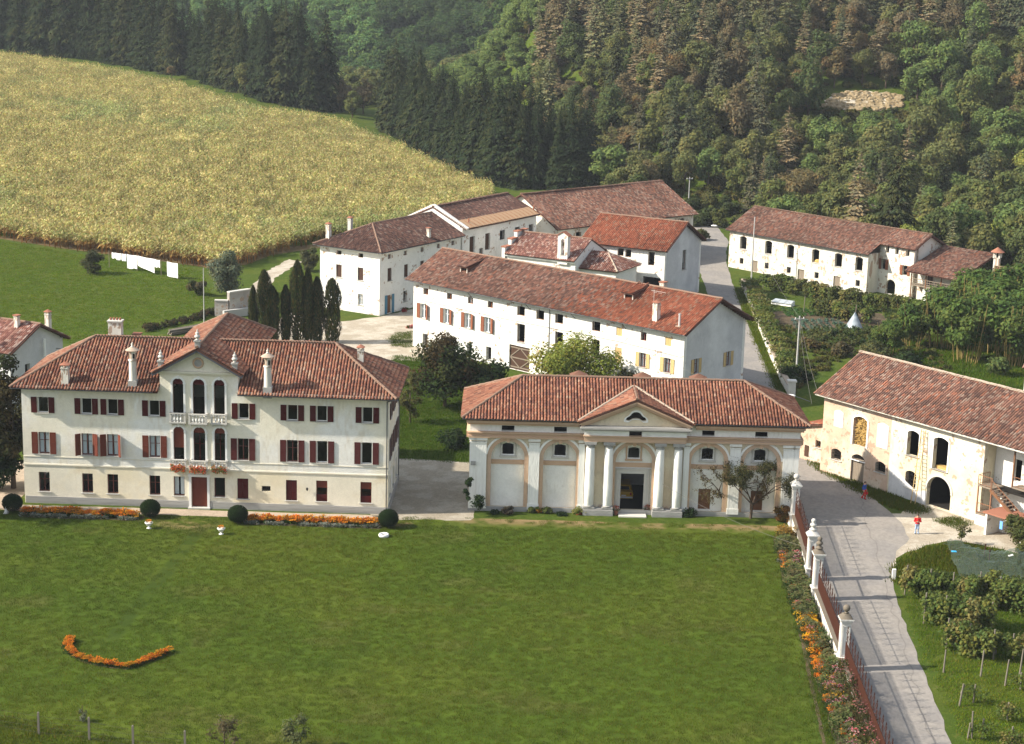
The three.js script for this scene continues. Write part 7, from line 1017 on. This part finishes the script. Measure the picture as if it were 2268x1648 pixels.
bush('sapling', 'small leafy sapling inside the wire fence', 183, 1605, .42, 1.3, B2.silver.concat(BRD.olive), { n: 160, size: .14, sd: 97, trunk: bar(V(0, 0, 0), V(0, 1.1, 0), .02) }); bush('bush', 'twiggy brown bush at the bottom edge of the lawn', 497, 1664, 1.6, 3.0, B2.dry, { n: 620, size: .14, sd: 98, open: .3, trunk: trunkGeo(2, .05, 7, 1, .2, 99) }); bush('bush', 'grey green bush at the bottom edge of the lawn', 657, 1664, 1.2, 2.9, [[.12, .135, .055], [.10, .115, .045]], { n: 1100, size: .15, sd: 100, open: .15 });
turf('fence_weeds', 'tall weeds along the wire fence', [P2(-30, 1590), P2(120, 1608), P2(260, 1640), P2(440, 1668), P2(440, 1700), P2(-30, 1650)], .5, 1.6, (x, z) => { const t = tone(x, z); return [t[0] * 1.1, t[1], t[2]]; }, () => rnd() < .7);
// ---------- car inside the wing ----------
{ const wing = scene.getObjectByName('columned_wing'); wing.updateMatrixWorld(true); const p = V(13.75, .05, -4.2).applyMatrix4(wing.matrixWorld), c = thing('parked_car', 'yellow car parked in the dark behind the wing\'s doorway', 'car', p, wing.rotation.y), y = plain(.62, .36, .02, .3);
  part(c, 'body', extrude(shape([[-.78, .25], [.78, .25], [.8, .62], [.76, .82], [-.76, .82], [-.8, .62]]), 3.5, { bevelEnabled: true, bevelSize: .05, bevelThickness: .06, bevelSegments: 2 }).translate(0, 0, -3.0), y); part(c, 'cabin', extrude(shape([[-.7, .8], [.7, .8], [.56, 1.34], [-.56, 1.34]]), 1.7, { bevelEnabled: true, bevelSize: .04, bevelThickness: .1, bevelSegments: 2 }).translate(0, 0, -1.7), y); part(c, 'rear_window', extrude(shape([[-.56, .92], [.56, .92], [.46, 1.26], [-.46, 1.26]]), .02).translate(0, 0, .12), plain(.02, .02, .025, .1)); part(c, 'bumper', new RoundedBoxGeometry(1.6, .14, .12, 2, .05).translate(0, .36, .62), M.white); for (const e of [-1, 1]) { part(c, 'tail_light', box(.16, .2, .04, e * .62, .66, .56), plain(.4, .02, .02, .3)); for (const z of [-2.4, -.2]) part(c, 'wheel', new THREE.CylinderGeometry(.29, .29, .18, 18).rotateZ(Math.PI / 2).translate(e * .7, .29, z), plain(.02, .02, .02, .9)); } part(c, 'number_plate', box(.42, .11, .02, 0, .52, .575), M.white); }
// ---------- two people on the road ----------
function person(label, p, turn, joints, bones, colourOf, hair, extra) { // one continuous body meshed from tapered capsules
  const t = thing('person', label, 'person', p, turn), res = 84, H = 1.9, mc = new MarchingCubes(res, new THREE.MeshBasicMaterial(), false, false, 90000), J = joints, seg = bones.map(([a, b, r0, r1]) => [V(...J[a]), V(...J[b]), r0, r1]), v = new THREE.Vector3(), d = V(0, 0, 0);
  for (let k = 0; k < res; k++) for (let j = 0; j < res; j++) for (let i = 0; i < res; i++) { v.set((i / res - .5) * H, j / res * H - .05, (k / res - .5) * H); let s = 0; for (const [a, b, r0, r1] of seg) { d.subVectors(b, a); const u = Math.max(0, Math.min(1, v.clone().sub(a).dot(d) / d.lengthSq())); s += Math.exp(-28 * (v.distanceTo(d.multiplyScalar(u).add(a)) - lerp(r0, r1, u))); } mc.field[i + j * res + k * res * res] = Math.log(Math.max(1e-9, s)) / 28; }
  mc.isolation = 0; mc.update(); const n = mc.count, pos = new Float32Array(n * 3), nor = mc.normalArray.slice(0, n * 3), col = new Float32Array(n * 3);
  for (let i = 0; i < n; i++) { const x = mc.positionArray[i * 3] * H / 2, y = mc.positionArray[i * 3 + 1] * H / 2 + H / 2 - .05, z = mc.positionArray[i * 3 + 2] * H / 2; pos.set([x, y, z], i * 3); col.set(colourOf(x, y, z), i * 3); }
  const g = new THREE.BufferGeometry(); g.setAttribute('position', new THREE.BufferAttribute(pos, 3)); g.setAttribute('color', new THREE.BufferAttribute(col, 3)); g.computeVertexNormals(); part(t, 'body', g, std({ vertexColors: true, side: THREE.DoubleSide }));
  const [hx, hy, hz] = J.head; part(t, 'hair', new THREE.SphereGeometry(.108, 16, 12, 0, 6.3, 0, 1.75).scale(.92, 1.05, 1.08).rotateX(-.35).translate(hx, hy + .02, hz - .012), plain(...hair)); part(t, 'face', [new THREE.ConeGeometry(.016, .045, 6).rotateX(1.2).translate(hx, hy - .015, hz + .1), ...[-1, 1].map((e) => new THREE.SphereGeometry(.02, 8, 6).scale(.5, 1, .7).translate(hx + e * .088, hy - .01, hz))], plain(.45, .27, .19)); part(t, 'eyes', [-1, 1].map((e) => new THREE.SphereGeometry(.011, 8, 6).translate(hx + e * .033, hy + .01, hz + .088)), plain(.03, .025, .02)); part(t, 'mouth', box(.04, .01, .01, hx, hy - .055, hz + .086), plain(.30, .10, .09));
  for (const e of ['L', 'R']) { const h = V(...J['hand' + e]), f = V(...J['wrist' + e]), dir = h.clone().sub(f).normalize(), s = dir.clone().cross(V(0, 0, 1)).normalize(), q = []; for (let i = 0; i < 4; i++) { const b = h.clone().addScaledVector(s, (i - 1.5) * .021).addScaledVector(dir, .03), m = b.clone().addScaledVector(dir, .04 - Math.abs(i - 1.4) * .004), tip = m.clone().addScaledVector(dir, .022).add(V(0, 0, .02)); q.push(bar(b, m, .0095, 6, .0085), bar(m, tip, .0085, 6, .007)); } const tb = h.clone().addScaledVector(s, .03); q.push(bar(tb, tb.clone().addScaledVector(s, .028).addScaledVector(dir, .035).add(V(0, 0, .015)), .011, 6, .008)); part(t, 'fingers', merge(q), plain(.45, .27, .19)); }
  if (extra) extra(t); return t;
}
const BONES = [['pelvis', 'chest', .125, .14], ['hipL', 'hipR', .10, .10], ['shL', 'shR', .072, .072], ['chest', 'neck', .10, .052], ['neck', 'head', .052, .06], ['jaw', 'head', .06, .092], ['shL', 'elL', .06, .046], ['elL', 'wristL', .043, .03], ['wristL', 'handL', .03, .034], ['shR', 'elR', .06, .046], ['elR', 'wristR', .043, .03], ['wristR', 'handR', .03, .034], ['hipL', 'knL', .088, .062], ['knL', 'anL', .058, .042], ['anL', 'toeL', .045, .035], ['hipR', 'knR', .088, .062], ['knR', 'anR', .058, .042], ['anR', 'toeR', .045, .035]];
const SKIN = [.45, .27, .19];
const pm = G(2030, 1186); person('man in a red jumper and pale blue jeans standing on the farmyard', pm, -.15, { pelvis: [0, .95, 0], chest: [0, 1.28, -.01], neck: [0, 1.47, 0], jaw: [0, 1.55, .03], head: [0, 1.61, .005], shL: [-.19, 1.4, -.01], shR: [.19, 1.4, -.01], elL: [-.27, 1.14, .03], wristL: [-.12, 1.12, .22], handL: [-.05, 1.14, .26], elR: [.27, 1.13, .02], wristR: [.13, 1.16, .22], handR: [.06, 1.19, .26], hipL: [-.09, .9, 0], hipR: [.09, .9, 0], knL: [-.11, .5, .03], knR: [.1, .5, .02], anL: [-.13, .09, -.01], anR: [.12, .09, -.02], toeL: [-.15, .05, .13], toeR: [.14, .05, .12] }, BONES, (x, y, z) => y > 1.46 ? SKIN : y > .92 ? (Math.abs(x) < .1 && z > .2 ? SKIN : [.50, .025, .025]) : y > .08 ? [.30, .38, .52] : [.05, .04, .035], [.05, .03, .02]);
const pw = G(1913, 1108); person('woman in red trousers and a blue top walking with a red bag', pw, 1.0, { pelvis: [0, .92, 0], chest: [0, 1.22, .01], neck: [0, 1.40, .02], jaw: [0, 1.48, .06], head: [0, 1.54, .035], shL: [-.165, 1.33, 0], shR: [.165, 1.33, 0], elL: [-.22, 1.08, -.1], wristL: [-.2, .87, -.03], handL: [-.19, .8, .0], elR: [.22, 1.07, -.02], wristR: [.22, .86, .1], handR: [.22, .79, .13], hipL: [-.085, .87, 0], hipR: [.085, .87, 0], knL: [-.09, .5, .14], knR: [.09, .48, -.02], anL: [-.09, .1, .12], anR: [.1, .12, -.24], toeL: [-.1, .05, .26], toeR: [.1, .05, -.13] }, BONES, (x, y, z) => y > 1.40 ? SKIN : Math.abs(x) > .17 && y < .9 ? SKIN : y > .93 ? [.04, .09, .34] : y > .08 ? [.50, .02, .02] : [.05, .03, .03], [.025, .016, .012], (t) => { part(t, 'handbag', new RoundedBoxGeometry(.1, .24, .3, 3, .04).translate(.23, .55, .13), plain(.45, .02, .02, .6)); part(t, 'bag_strap', new THREE.TorusGeometry(.1, .01, 6, 14, Math.PI).rotateY(Math.PI / 2).translate(.23, .66, .13), plain(.4, .02, .02, .6)); });
scene.traverse((o) => { if (o.isMesh) o.castShadow = o.receiveShadow = true; });
scene.fog = new THREE.FogExp2(C(.60, .65, .72), .0001);
renderer.render(scene, camera);
